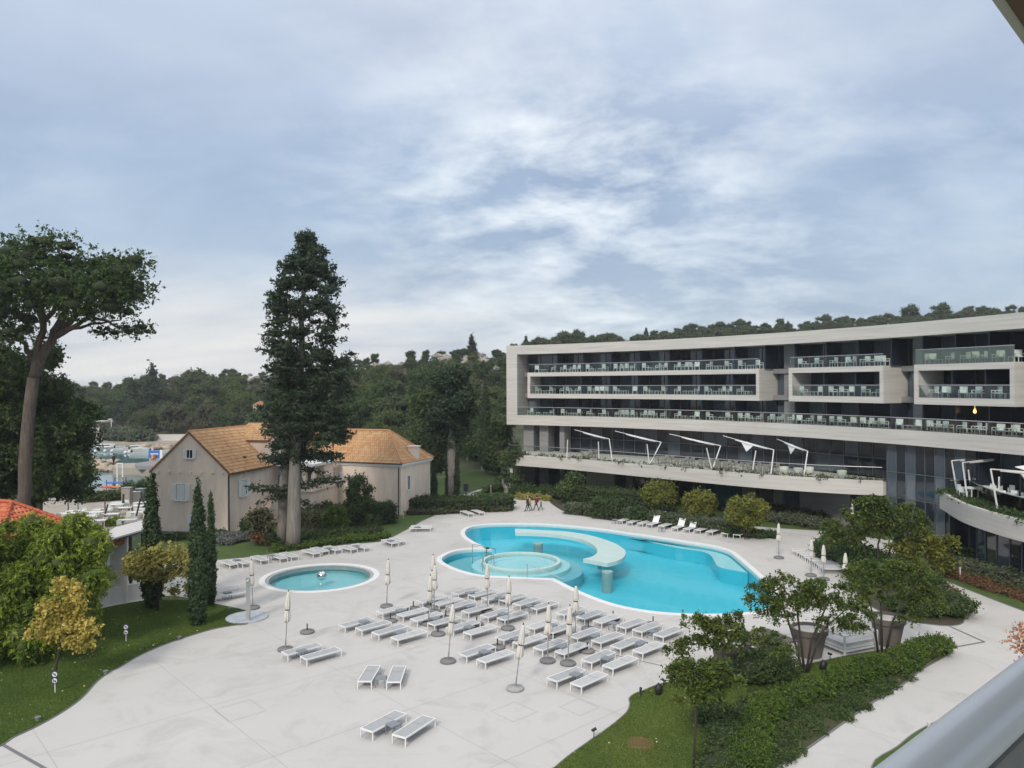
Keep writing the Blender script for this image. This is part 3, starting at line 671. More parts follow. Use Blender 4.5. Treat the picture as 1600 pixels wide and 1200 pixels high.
# middle terrace: slab with its curved stone band
def tpts(l, z): return spline(pts(l, z), 4)
tout = tpts([(783, 706), (787, 709.5), (806.7, 710.7), (880, 715.5), (950.7, 721.3), (1075, 732), (1200, 742), (1300, 748), (1380, 751.3)], 5.0)
back = [HA(49.3 - i * 2.0, 2.9, 0)[:2] for i in range(0, 24)]
tl = [tuple(p[:2]) for p in (HA(.6, 2.6), HA(-.9, 1.2))]
tm = MB().prism(tout + [tuple(b) for b in back] + tl, 3.66, 4.86); hp('terrace_slab', tm, 'stone')
def bandmesh(line, z0, z1, th):
    n = len(line); b = MB(); o = []
    for i in range(n):
        d = (Vector(line[min(i + 1, n - 1)]) - Vector(line[max(i - 1, 0)])).normalized(); o.append(tuple(Vector(line[i]) + Vector((-d.y, d.x)) * th))
    vs = [(*p, z0) for p in line] + [(*p, z1) for p in line] + [(*p, z1) for p in o] + [(*p, z0) for p in o]
    fs = [f for i in range(n - 1) for f in ((i, i + 1, n + i + 1, n + i), (n + i, n + i + 1, 2 * n + i + 1, 2 * n + i), (2 * n + i, 2 * n + i + 1, 3 * n + i + 1, 3 * n + i), (3 * n + i, 3 * n + i + 1, i + 1, i))] + [(0, n, 2 * n, 3 * n), (n - 1, 4 * n - 1, 3 * n - 1, 2 * n - 1)]
    return b.add(vs, fs)
def shift(line, th):
    n = len(line); o = []
    for i in range(n):
        d = (Vector(line[min(i + 1, n - 1)]) - Vector(line[max(i - 1, 0)])).normalized(); o.append(tuple(Vector(line[i]) + Vector((-d.y, d.x)) * th))
    return o
hp('terrace_band', bandmesh(shift(tout, -.02), 3.64, 5.0, .3), 'stone')
# low curved wall at the hotel's far left end
lw = spline([tuple(P(783, 752, 0)[:2]), tuple((P(786, 752, 0) + Vector((.4, -.4, 0)))[:2]), tuple((P(806, 757, 0))[:2])], 4)
hp('garden_wall', bandmesh([tuple(p[:2]) for p in (PD(787, 700, 104), PD(784, 700, 102), PD(785, 700, 99.5), PD(792, 700, 98.2), PD(801, 700, 98.0))], 0, 3.64, .3), 'stone')
# curved glass balustrade and planting strip of the middle terrace
def linerail(line, z, h, nm='balustrade_glass', seg=5):
    for i in range(0, len(line) - 1, seg):
        l = line[i:i + seg + 1]
        if len(l) > 1: bandmesh(l, z, z + h, .02).build(nm, M['rail_glass'], hotel, world=True)
    MB().tube([(*p, z + h + .02) for p in line], .035, 6).build('handrail', M['steel'], hotel, world=True)
rl = shift(tout, 1.0); linerail(rl, 4.9, 1.2)
fl_ = MB().prism(shift(tout, .29) + shift(tout, .98)[::-1], 4.8, 4.93); hp('planting_strip', fl_, 'soil')
sb = []; gg = random.Random(2)
for p in shift(tout, .62):
    for k in range(4): sb.append((p[0] + gg.uniform(-.9, .9), p[1] + gg.uniform(-.2, .2), 5.0, .6, .35, .14 + .14 * gg.random()))
st = crown('terrace_planting', sb, 9000, .10, 'maquis_b', hotel, core=None, seed=3, outward=.2); tag(st, kind='stuff')
# ground floor under the middle terrace
def gpan(px0, px1, kd, d=1.5, z1=3.64, name='window_pane'):
    # px measured on the wall line at depth d
    s0, s1 = HSd(px0, d), HSd(px1, d)
    if kd in pane_me: panes(s0, s1, d, 0, z1, 1.7, [kd], gr)
    else: hp('wall_panel', arcbox(MB(), s0, s1, d - .25, d + .3, 0, z1), kd)
def HSd(px, d):
    u = (px - 800) / 1200; r = HR + d; a = u * u + 1; bb = -2 * (u * HC[0] + HC[1]); cc = HC[0] ** 2 + HC[1] ** 2 - r * r
    D = (-bb + math.sqrt(bb * bb - 4 * a * cc)) / (2 * a); return (TH0 - math.atan2(D - HC[1], u * D - HC[0])) * HR
for a, b_, k in [(806, 833, 'stone_dark'), (833, 860, 'glass'), (860, 916, 'fin'), (917, 961, 'stone'), (962, 978, 'glass'), (979, 988, 'stone_dark'), (989, 1010, 'glass'), (1010, 1036, 'stone_dark'), (1037, 1082, 'glass'), (1083, 1160, 'glass_d'), (1161, 1183, 'stone_dark'), (1184, 1209, 'glass'), (1210, 1224, 'stone_dark'), (1225, 1250, 'glass_b'), (1251, 1330, 'stone_dark'), (1331, 1378, 'fin')]:
    gpan(a, b_, k)
hp('inner_wall', arcbox(MB(), 1, 49.3, 1.9, 3.3, 0, 3.66), 'fin')
# right terrace
tr = spline([tuple(p[:2]) for p in (HA(57.0, .9), P(1470.5, 766, 5.0), P(1476, 771, 5.0), P(1504, 786, 5.0), P(1552, 801, 5.0), P(1600, 813, 5.0))] + [(34.0, 44), (36.2, 38), (40, 32)], 5)
hp('terrace_slab', MB().prism(tr + [tuple(HA(84 - i * 2.5, 2.9)[:2]) for i in range(11)], 3.6, 4.86), 'stone')
hp('terrace_band', bandmesh(shift(tr, -.02), 3.58, 5.0, .3), 'stone')
rr_ = shift(tr, 1.9)[4:]; linerail(rr_, 4.88, 1.15)
hp('planting_strip', MB().prism(shift(tr, .29) + shift(tr, 1.88)[::-1], 4.8, 4.93), 'soil')
sb = []
for p in shift(tr, 1.0)[1:]:
    for k in range(5): sb.append((p[0] + gg.uniform(-.7, .7), p[1] + gg.uniform(-.7, .7), 4.97, .6, .6, .13 + .1 * gg.random()))
st = crown('terrace_planting', sb, 14000, .09, 'hedge', hotel, core=None, seed=4, outward=.2); tag(st, kind='stuff')
# ground floor under the right terrace: glass wall following the terrace, a timber pillar
gl = shift(tr, 1.6); 
for i in range(3, len(gl) - 1, 2):
    a, b_ = Vector(gl[i]), Vector(gl[min(i + 2, len(gl) - 1)]); d = b_ - a; ang = math.atan2(d.y, d.x); c = (a + b_) / 2
    k_ = 'glass_c' if i < 9 else gr.choice(['glass', 'glass', 'glass_b'])
    inst('window_pane', pane_me[k_], (c.x, c.y, 0), ang, (d.length - .06, 1, 3.6)); inst('mullion', mull, (a.x, a.y, 0), ang, (1.4, 1.4, 3.6))
hp('inner_wall', MB().prism(shift(tr, 1.75)[2:] + [tuple(HA(84 - i * 2.5, 2.9)[:2]) for i in range(11)], 0, 3.58), 'fin')
c = P(1512, 866, 0); hp('timber_pillar', MB().box((c.x + .3, c.y + .2, 1.8), (.45, .5, 3.58), .3), 'wood')
# hotel letters of light: one warm lamp hanging behind the third balcony box
lm = mat('warm_lamp', (.9, .5, .15), .4); lb = lm.node_tree.nodes['Principled BSDF']; lb.inputs['Emission Color'].default_value = (1, .62, .2, 1); lb.inputs['Emission Strength'].default_value = 1.5
s = HSd(1523, 2.0); q = HA(s, 2.0, 0); b = MB(); b.lathe([(.03, .2), (.10, .08), (.13, -.1), (.05, -.2)], (q.x, q.y, 11.6), 10); b.tube([(q.x, q.y, 11.8), (q.x, q.y, 12.09)], .015, 5); hp('pendant_lamp', b, lm)
# the masts and booms that carry the furled sun sails: middle terrace
def mast(label, base, top, boom=None, sail=None, group='leaning masts along the terrace edge'):
    t = thing('sail_mast', label, 'mast', base, 0, group)
    MB().tube([base, top], [.07, .055], 8).build('mast', M['white'], t, world=True)
    if boom:
        MB().tube([top, boom], [.045, .035], 8).build('boom', M['white'], t, world=True)
        a, b_ = Vector(top), Vector(boom); m = MB(); pth = [a.lerp(b_, x) + Vector((0, 0, -.09)) for x in (.12, .3, .42, .5, .62, .75)]
        m.tube(pth, [.03, .07, .10, .16 if sail else .07, .08, .03], 8)
        if sail:
            p = a.lerp(b_, .5); d = (b_ - a) * .14; m.add([p - d, p + d, p + Vector((-.2, -.3, -.9)), p - d + Vector((0, .12, 0)), p + d + Vector((0, .12, 0)), p + Vector((-.2, -.18, -.9))], [(0, 1, 2), (5, 4, 3), (0, 3, 4, 1), (1, 4, 5, 2), (2, 5, 3, 0)])
        m.build('furled_sail', M['white'], t, world=True)
def tline(px):     # point on the middle terrace edge strip at column px
    b = min(shift(tout, .75), key=lambda p: abs(p[0] / p[1] * 1200 + 800 - px)); return Vector((b[0], b[1], 4.9))
names = ['leftmost', 'second from the left', 'third from the left', 'fourth from the left', 'fifth from the left']
mi = 0
for (bx, by, tx, ty, ex, ey, sail) in [(949, 722, 952, 686, 898, 671.5, 0), (1029, 726, 1033, 691, 961, 673.5, 0), (1122, 735, 1126, 696.5, 1046, 678, 0), (1203, 740, 1209, 703, 1130, 681, 1), (1257, 745, 1262, 705, 1214, 686, 1)]:
    b0 = tline(bx); D = b0.y; top = PD(tx, ty, D + .3); e = PD(ex, ey, D + 6.5)
    mast('white leaning mast with a boom on the middle hotel terrace, ' + names[mi], b0, top, e, sail); mi += 1
for k, (bx, by, tx, ty) in enumerate([(891, 714, 887, 687), (939, 720, 935, 690), (1015, 726, 1011, 694), (1107, 733, 1104, 700), (1186, 741, 1181, 704)]):
    b0 = tline(bx); mast('short white leaning post without boom on the middle hotel terrace, ' + names[k], b0, PD(tx, ty, b0.y - .1))
def rline(px, off=1.2):
    b = min(shift(tr, off)[3:], key=lambda p: abs(p[0] / p[1] * 1200 + 800 - px)); return Vector((b[0], b[1], 4.9))
for k, (bx, tx, ty, ex, ey, sail, dd) in enumerate([(1495.5, 1487, 720, 1600, 710, 0, 2), (1511, 1504, 723, 1590, 712, 0, 5), (1556, 1548, 733, 1668, 742, 1, 1.5)]):
    b0 = rline(bx); top = PD(tx, ty, b0.y - .2)
    mast('thick white leaning mast on the near terrace at the right edge, ' + names[k], b0, top, PD(ex, ey, b0.y + dd), sail, 'thick leaning masts on the near right terrace')
for k, (bx, tx, ty) in enumerate([(1516, 1513, 734), (1563, 1561, 745)]):
    b0 = rline(bx, 2.1); mast('thin straight white post behind the glass rail of the near right terrace, ' + ['left one', 'right one'][k], b0, PD(tx, ty, b0.y - .1))
t = thing('sun_sail', 'white triangular sail corner stretched over the near right terrace', 'sun sail', PD(1600, 735, 52))
a = PD(1586, 730, 53); MB().add([a, PD(1640, 722, 52), PD(1640, 748, 50), a + Vector((0, .03, .03)), PD(1640, 721, 52), PD(1640, 747, 50)], [(0, 2, 1), (3, 4, 5), (0, 1, 4, 3), (1, 2, 5, 4), (2, 0, 3, 5)]).build('sail_cloth', M['white'], t, world=True)

# balcony furniture: one chair and one small table, repeated
def chair_mesh(low=False, arms=True):
    b = MB(); w_, h = (.58, .42) if not low else (.7, .36)
    b.box((0, 0, h), (w_, w_, .07)); b.box((0, w_ / 2 - .03, h + .28), (w_, .06, .5))
    for x in (-1, 1):
        for y in (-1, 1): b.box((x * (w_ / 2 - .03), y * (w_ / 2 - .03), h / 2), (.05, .05, h))
        if arms: b.box((x * (w_ / 2 - .02), 0, h + .22), (.05, w_, .05)); b.box((x * (w_ / 2 - .02), -w_ / 2 + .04, h + .1), (.05, .05, .22))
    me = b.mesh('balcony_chair'); me.materials.append(M['white2']); return me
def low_table(w_=.55, h=.4):
    b = MB(); b.box((0, 0, h), (w_, w_, .05))
    for x in (-1, 1):
        for y in (-1, 1): b.box((x * (w_ / 2 - .04), y * (w_ / 2 - .04), h / 2), (.04, .04, h))
    me = b.mesh('balcony_table'); me.materials.append(M['white2']); return me
CH, LT = chair_mesh(), low_table()
ordn = ['first', 'second', 'third', 'fourth', 'fifth', 'sixth', 'seventh', 'eighth', 'ninth', 'tenth', 'eleventh', 'twelfth', 'thirteenth', 'fourteenth', 'fifteenth', 'sixteenth', 'seventeenth', 'eighteenth', 'nineteenth', 'twentieth']
def ordw(n):
    if n < 20: return ordn[n]
    t = ['twenty', 'thirty', 'forty', 'fifty', 'sixty', 'seventy'][(n + 1) // 10 - 2]; r = (n + 1) % 10
    return t + '-' + ordn[r - 1] if r else {'twenty': 'twentieth', 'thirty': 'thirtieth', 'forty': 'fortieth', 'fifty': 'fiftieth', 'sixty': 'sixtieth'}[t]
def single(name, me, loc, rz, label, cat, group=None, scale=None):
    o = bpy.data.objects.new(name, me); col.objects.link(o); o.location = loc; o.rotation_euler = (0, 0, rz)
    if scale: o.scale = scale
    return tag(o, label, cat, group)
rows = [('long lower balcony', [x for x in part_s if x < 78], 9.76, 1.3), ('left stone box balcony', [x for x in part_s if x < 34], 12.69, 3.3), ('open balcony over the left box', [x for x in part_s if x < 36], 15.53, 3.3),
        ('middle stone box balcony', [x for x in part_s if 39.2 < x < 49.7], 12.69, 39.4), ('open balcony over the middle box', [x for x in part_s if 39.2 < x < 49.8], 15.53, 39.2),
        ('right stone box balcony', [x for x in part_s if 53 < x < 62], 12.69, 53.2), ('pale glass balcony over the right box', [x for x in part_s if 53 < x < 62], 15.53, 52.9)]
fg = random.Random(11)
for nm, ps, z, s00 in rows:
    a = s00; nc = nt_ = 0
    ends = ps + ([35.2] if nm.startswith(('left', 'open balcony over the left')) and ps[-1] < 32 else [])
    for e in ends:
        wd = e - a
        if wd > 2:
            lay = fg.choice([(.18, .34, .62, .8), (.2, .42, .6, .82), (.15, .3, .5, .84), (.25, .5, .7, .86)])
            for j, f in enumerate(lay):
                s = a + wd * f; d = fg.uniform(.75, 1.2); p = HA(s, d, z)
                if j == fg.choice([1, 2]):
                    single('balcony_table', LT, p, HANG(s), 'white low table, %s from the left on the %s' % (ordw(nt_), nm), 'table', 'white tables on the hotel balconies'); nt_ += 1
                else:
                    single('balcony_chair', CH, p, HANG(s) + fg.choice([-1.4, 1.4, .5, -.4, 3.0, 1.2]), 'white armchair, %s from the left on the %s' % (ordw(nc), nm), 'chair', 'white chairs on the hotel balconies'); nc += 1
        a = e + .12
# dining tables with chairs on the middle terrace, planters
tb = MB(); tb.box((0, 0, .74), (1.5, .8, .06))
for x in (-.65, .65):
    for y in (-.32, .32): tb.box((x, y, .36), (.06, .06, .72))
tbm = tb.mesh('dining_table'); tbm.materials.append(M['wood'])
dch = MB(); dch.box((0, 0, .45), (.45, .45, .05)); dch.box((0, .21, .68), (.45, .04, .42))
for x in (-.2, .2):
    for y in (-.2, .2): dch.box((x, y, .22), (.035, .035, .45))
dcw = dch.mesh('terrace_chair'); dcw.materials.append(M['wood'])
dcl = dcw.copy(); dcl.materials.clear(); dcl.materials.append(M['white2'])
nc = 0
for k, px in enumerate([908, 1012, 1042, 1075, 1107, 1138, 1164]):
    b0 = tline(px); dr_ = Vector((HC[0], HC[1], 0)) - Vector((b0.x, b0.y, 0)); dr_.normalize(); c = b0 - dr_ * (3.0 if k % 2 else 2.6); c.z = 4.87; rz = math.atan2(-dr_.x, dr_.y) + math.pi
    single('dining_table', tbm, c, rz, 'brown dining table on the middle hotel terrace, %s from the left' % ordn[k], 'table', 'dining tables on the middle terrace')
    ux = Vector((math.cos(rz), math.sin(rz), 0)); uy = Vector((-ux.y, ux.x, 0))
    for sx in (-.4, .4):
        for sy in (-.75, .75):
            single('terrace_chair', dcw, c + ux * sx + uy * sy, rz + (math.pi if sy < 0 else 0), 'brown wooden chair at the dining tables, %s from the left on the middle terrace' % ordw(nc), 'chair', 'wooden chairs on the middle terrace'); nc += 1
pm = MB().lathe([(.3, 0), (.38, .02), (.45, .75), (.38, .75), (.36, .6)], n=4 * 5).mesh('planter', True); pm.materials.append(M['canvas'])
for k, (px, o) in enumerate([(898, 1.9), (910, 1.9), (1196, 2.0), (1225, 1.5), (1240, 3.2), (1293, 1.3)]):
    b0 = tline(px); dr_ = Vector((HC[0] - b0.x, HC[1] - b0.y, 0)).normalized(); c = b0 - dr_ * o; c.z = 4.87
    single('planter', pm, c, 0, 'cream planter on the middle hotel terrace, %s from the left' % ordn[k], 'planter', 'cream planters on the middle terrace')
# the near right terrace: white chairs and tables
nc = 0
for k, (px, o) in enumerate([(1520, 3.0), (1535, 3.4), (1552, 3.2), (1572, 3.3), (1592, 3.6), (1585, 5.8), (1560, 6.5)]):
    c = rline(px, o); c.z = 4.87; a = .4 + .3 * k
    single('dining_table', LT, c, a, 'white terrace table behind the glass rail at the right edge, %s from the left' % ordn[k], 'table', 'white tables on the near right terrace', (1.6, 1.6, 1.8))
    for j in range(4):
        an = a + math.pi / 2 * j
        single('terrace_chair', dcl, c + Vector((math.cos(an) * .8, math.sin(an) * .8, 0)), an - math.pi / 2, 'white dining chair on the near right terrace, %s from the left' % ordw(nc), 'chair', 'white chairs on the near right terrace'); nc += 1
# ------------------------------------------------------------ villa: helpers for a building in its own axes
class Frame:
    def __init__(s, o, ang): s.o = Vector((o[0], o[1], 0)); s.x = Vector((math.cos(ang), math.sin(ang), 0)); s.y = Vector((-s.x.y, s.x.x, 0)); s.a = ang
    def __call__(s, a, b, z=0): p = s.o + s.x * a + s.y * b; return Vector((p.x, p.y, z))
    def box(s, b, x0, x1, y0, y1, z0, z1): return b.box(s((x0 + x1) / 2, (y0 + y1) / 2, (z0 + z1) / 2), (abs(x1 - x0), abs(y1 - y0), z1 - z0), s.a)
def tiles(b, c0, c1, t1, t0, tw=.25, tl=.42, seed=0, single_=None):
    """barrel tiles on the roof plane eave c0->c1, top t0->t1 (may be a trapezium or triangle)"""
    g = random.Random(seed); c0, c1, t0, t1 = map(Vector, (c0, c1, t0, t1)); n = (c1 - c0).cross(t0 - c0).normalized()
    if n.z < 0: n = -n
    ex = (c1 - c0); Lx = ex.length; ex.normalize(); up = (t0 - c0) - ex * (t0 - c0).dot(ex); H = up.length; up.normalize()
    l0 = (t0 - c0).dot(ex); l1 = (t1 - c0).dot(ex); rows_ = int(H / tl) + 1; made = []
    for r in range(rows_):
        v0 = r * tl; v1 = min(v0 + tl + .06, H); f = v0 / H; a = l0 * f; e = Lx + (l1 - Lx) * f
        k = int((e - a) / tw)
        for i in range(k):
            u = a + (i + .5) * tw + g.uniform(-.01, .01); p = c0 + ex * u + up * v0 + n * .035; q = c0 + ex * u + up * v1 + n * .005; hw = tw * .46; pts_ = []
            for base, rr in ((p, hw), (q, hw * .82)):
                pts_ += [base - ex * rr, base - ex * rr * .55 + n * rr * .62, base + ex * rr * .55 + n * rr * .62, base + ex * rr]
            fs = [(0, 1, 5, 4), (1, 2, 6, 5), (2, 3, 7, 6), (3, 2, 1, 0)]
            tt = min(1, max(0, g.gauss(.5, .28)))
            if single_ is not None and len(made) < single_: made.append((pts_, fs, tt))
            else: b.add(pts_, fs, tt)
    return made
def roofplane(b, *c):     # thin solid roof deck
    c = [Vector(p) for p in c]; n = (c[1] - c[0]).cross(c[-1] - c[0]).normalized(); n = n if n.z > 0 else -n
    k = len(c); b.add([p - n * .02 for p in c] + [p - n * .14 for p in c], [tuple(range(k)), tuple(range(k, 2 * k))[::-1]] + [(i, (i + 1) % k, k + (i + 1) % k, k + i) for i in range(k)])
def window(fr, par, x, z, w_, h, face='y-', at_=0, shut=True, dark=True):
    """window with frame, sill and two opened shutters on face y- (y=at_) or x+ (x=at_)"""
    if face == 'y-': F = lambda a, d, zz: fr(x + a, at_ - d, zz); rz = fr.a
    else: F = lambda a, d, zz: fr(at_ + d, x + a, zz); rz = fr.a + math.pi / 2
    b = MB(); 
    for a, zz, sx, sz in ((-w_ / 2 - .05, z + h / 2, .1, h + .2), (w_ / 2 + .05, z + h / 2, .1, h + .2), (0, z + h + .05, w_, .1), (0, z + h / 2, .05, h)): b.box(F(a, .02, zz), (sx, .08, sz), rz)
    o = b.build('window', M['shutter'], par, world=True)
    def sub(nm, bb, m): s = bb.build(nm, m, o); s.matrix_parent_inverse = Matrix.Identity(4); return s
    # the window object keeps world coordinates in its mesh, so its children can too
    sub('pane', MB().box(F(0, .005, z + h / 2), (w_, .04, h), rz), M['glass'])
    sub('sill', MB().box(F(0, .08, z - .06), (w_ + .35, .2, .1), rz), M['shutter'])
    if not dark: sub('curtain', MB().box(F(0, .028, z + h / 2), (w_ * .9, .02, h * .96), rz), M['white2'])
    if shut:
        for sgn in (-1, 1):
            sb_ = MB(); cx_ = sgn * (w_ * .75 + .11); sb_.box(F(cx_, .05, z + h / 2), (w_ * .5, .045, h + .12), rz)
            for k in range(int(h / .14)): sb_.box(F(cx_, .085, z + .1 + k * .14), (w_ * .40, .03, .05), rz)
            s = sub('shutter', sb_, M['shutter'])
    return o
# ---- gable house
A0 = P(356, 833, 0); e1ang = math.atan2(.24, -.97)
HA1 = Frame(A0, e1ang + math.pi)       # x axis: from the left corner side towards +x (right); y into depth
f = Frame(A0, math.atan2(-.24, .97))   # local x to the right along the gable wall, y into depth; gable spans x -8.2..0
house = thing('villa', 'old cream villa with tall gable, white shutters and clay tile roof behind the cypresses', 'house', A0)
vp = lambda nm, b, m, **k: b.build(nm, M[m] if isinstance(m, str) else m, house, world=True, **k)
W_, EV, RG, LN = 8.3, 5.85, 9.45, 16.5
b = MB(); fr_ = [f(-W_, 0, -.1), f(0, 0, -.1), f(0, 0, EV), f(-W_ / 2, 0, RG), f(-W_, 0, EV)]; bk = [f(-W_, LN, -.1), f(0, LN, -.1), f(0, LN, EV), f(-W_ / 2, LN, RG), f(-W_, LN, EV)]
b.add(fr_ + bk, [(4, 3, 2, 1, 0), (5, 6, 7, 8, 9), (0, 1, 6, 5), (1, 2, 7, 6), (4, 9, 8, 3), (3, 8, 7, 2), (0, 5, 9, 4)]); vp('wall', b, 'plaster')
# verge: thin tile edge and dark stain streak under the gable, eave with brackets
rb = MB(); u = .06
roofplane(rb, f(.35, -.12, EV - .22), f(.35, LN, EV - .22), f(-W_ / 2, LN, RG + .12), f(-W_ / 2, -.12, RG + .12)); roofplane(rb, f(-W_ - .35, LN, EV - .22), f(-W_ - .35, -.12, EV - .22), f(-W_ / 2, -.12, RG + .12), f(-W_ / 2, LN, RG + .12))
rf = vp('roof', rb, 'tile_under')
tb_ = MB(); tiles(tb_, f(.38, -.12, EV - .2), f(.38, LN, EV - .2), f(-W_ / 2, LN, RG + .15), f(-W_ / 2, -.12, RG + .15), seed=1); tiles(tb_, f(-W_ - .38, LN, EV - .2), f(-W_ - .38, -.12, EV - .2), f(-W_ / 2, -.12, RG + .15), f(-W_ / 2, LN, RG + .15), seed=2)
tl_ = tb_.build('roof_tiles', M['tile'], rf); tag(tl_, kind='stuff')
rg = MB(); rg.tube([f(-W_ / 2, -.12, RG + .17), f(-W_ / 2, LN, RG + .17)], .11, 6); r_ = rg.build('ridge_tiles', M['tile'], rf)
for y in [1.0 + .75 * k for k in range(9)]: vp('eave_bracket', f.box(MB(), 0, .3, y - .07, y + .07, EV - .5, EV - .3), 'plaster')
for k, x in enumerate([-7.6, -6.4, -5.2, -4.0, -2.8, -1.6, -.5]): vp('beam_end', f.box(MB(), x - .09, x + .09, -.16, 0, 5.55, 5.72), 'plaster')
window(f, house, -5.1, 3.0, .95, 1.5, dark=False); window(f, house, -4.1, 7.05, .62, .75); window(f, house, -3.6, -.02 + .25, .7, 1.25)
window(f, house, 2.6, 3.2, .8, 1.5, 'x+', 0, dark=False); window(f, house, 9.0, 3.6, .45, .9, 'x+', 0, shut=False)
b = MB(); b.tube([f(.06, .1, EV - .35), f(.09, .1, -.1)], .06, 6); vp('drainpipe', b, 'rust')
b = MB(); b.tube([f(.42, .1, EV - .27), f(.42, 6.9, EV - .27)], .07, 6); vp('gutter', b, 'rust')
f.box(b := MB(), -.9 - .2, -.9 + .2, 3.9, 4.2, 6.45, 6.9); vp('roof_vent', b, 'rust')
# cross wing rising through the right roof slope
WZ, WR, y0, y1 = 8.3, 9.75, 7.0, 13.0
b = MB(); ps = [(x, y, z) for x in (-W_ / 2 + .2, -.02) for y, z in ((y0, 5.0), (y1, 5.0), (y1, WZ), ((y0 + y1) / 2, WR), (y0, WZ))]
V_ = [f(x, y, z) for x, y, z in ps]; b.add(V_, [(0, 1, 2, 3, 4), (9, 8, 7, 6, 5), (0, 5, 6, 1), (1, 6, 7, 2), (2, 7, 8, 3), (3, 8, 9, 4), (4, 9, 5, 0)]); vp('wing_wall', b, 'plaster')
rb = MB(); xm = -W_ / 2
roofplane(rb, f(xm, y0 - .2, WZ - .08), f(.2, y0 - .2, WZ - .08), f(.2, (y0 + y1) / 2, WR + .1), f(xm, (y0 + y1) / 2, WR + .1)); roofplane(rb, f(.2, y1 + .2, WZ - .08), f(xm, y1 + .2, WZ - .08), f(xm, (y0 + y1) / 2, WR + .1), f(.2, (y0 + y1) / 2, WR + .1))
rf = vp('wing_roof', rb, 'tile_under'); tb_ = MB()
tiles(tb_, f(xm, y0 - .2, WZ - .05), f(.2, y0 - .2, WZ - .05), f(.2, (y0 + y1) / 2, WR + .13), f(xm, (y0 + y1) / 2, WR + .13), seed=3)
tag(tb_.build('roof_tiles', M['tile'], rf), kind='stuff')
window(f, house, 10.0, 6.7, .4, .7, 'x+', -.02, shut=False)
b = MB(); b.tube([f(-3.6, y0 - .08, 9.0), f(.05, y0 - .08, EV - .0)], .07, 6); vp('flashing', b, 'rust')
# porch: raised terrace, stair, pillars and flat canopy on the right of the gable house
vp('terrace_wall', f.box(f.box(MB(), .02, 4.6, 7.6, 15.5, -.1, 3.0), -.0 + .01, 4.8, 7.4, 15.6, 3.0, 3.14), 'plaster')
b = MB()
for k in range(10): f.box(b, .05, 1.3, 2.6 + k * .5, 7.6, k * .3 - .05, k * .3 + .24)
vp('stair', b, 'plaster')
b = MB(); b.tube([f(1.3, 2.6, 1.0), f(1.3, 7.5, 4.0)], .035, 6); b.tube([f(1.3, 2.6, 0), f(1.3, 2.6, 1.0)], .03, 6); vp('stair_rail', b, 'rust')
for k in range(13): 
    x = 1.5 + k * .26; vp('baluster', MB().lathe([(.05, 0), (.08, .25), (.045, .5), (.06, .72)], f(x, 7.55, 3.14), 6), 'shutter')
vp('balustrade_cap', f.box(MB(), 1.4, 4.75, 7.42, 7.68, 3.87, 3.97), 'shutter')
for x in (1.9, 3.6, 4.6): vp('pillar', f.box(MB(), x - .2, x + .2, 7.9, 8.3, 3.15, 5.6), 'plaster')
vp('porch_roof', f.box(MB(), .03, 5.0, 7.5, 12.5, 5.6, 5.85), 'shutter'); vp('porch_wall', f.box(MB(), .03, 4.8, 10.0, 12, 3.15, 5.59), 'plaster')
vp('porch_door', f.box(MB(), 1.0, 1.9, 9.9, 10.0, 3.16, 5.2), 'rust'); vp('porch_door', f.box(MB(), 2.8, 3.5, 9.9, 10.0, 3.16, 5.2), 'glass_b')
c = f(.02, 0, 0)
# ---- hipped house
B0 = P(627, 806, 0); g2 = Frame(B0, math.atan2(-.37, .93)); L2, S2, E2, R2 = 15.5, 6.6, 5.55, 8.75
h2 = thing('hipped_villa', 'cream villa with hipped clay tile roof and white cornice near the big pool', 'house', B0)
vq = lambda nm, b, m, **k: b.build(nm, M[m], h2, world=True, **k)
vq('wall', g2.box(MB(), -L2, 0, 0, S2, -.1, E2 - .35), 'plaster'); vq('cornice', g2.box(g2.box(MB(), -L2 - .15, .15, -.15, S2 + .15, E2 - .35, E2 - .18), -L2 - .28, .28, -.28, S2 + .28, E2 - .18, E2), 'shutter')
k = .3; q = [g2(-L2 - k, -k, E2), g2(k, -k, E2), g2(k, S2 + k, E2), g2(-L2 - k, S2 + k, E2), g2(-L2 + 3.4, S2 / 2, R2), g2(-3.4, S2 / 2, R2)]
rb = MB(); roofplane(rb, q[0], q[1], q[5], q[4]); roofplane(rb, q[1], q[2], q[5]); roofplane(rb, q[2], q[3], q[4], q[5]); roofplane(rb, q[3], q[0], q[4]); rf = vq('roof', rb, 'tile_under')
tb_ = MB(); tiles(tb_, q[0], q[1], q[5], q[4], seed=5); tiles(tb_, q[1], q[2], q[5], q[5], seed=6); tag(tb_.build('roof_tiles', M['tile'], rf), kind='stuff')
rg = MB()
for a, b_ in ((q[1], q[5]), (q[2], q[5]), (q[4], q[5]), (q[0], q[4])): rg.tube([a + Vector((0, 0, .1)), b_ + Vector((0, 0, .12))], .12, 6)
rg.build('ridge_tiles', M['tile'], rf)
for x, y, z, s in ((-.4, 3.5, 6.3, 1.0), (-9.8, 2.6, 7.9, .9)):
    c = g2.box(MB(), x - s / 2, x + s / 2, y - .4, y + .4, z - .8, z + .75); c_ = c.build('chimney', M['plaster'], rf); g2.box(MB(), x - s / 2 - .12, x + s / 2 + .12, y - .5, y + .5, z + .76, z + .92).build('chimney_cap', M['plaster'], rf)
b = MB(); b.tube([g2(-.25, -.09, E2 - .4), g2(-.3, -.09, -.1)], .06, 6); vq('drainpipe', b, 'rust')
b = MB(); b.tube([g2(-L2, -.34, E2 - .03), g2(.3, -.34, E2 - .03)], .06, 6); vq('gutter', b, 'rust')
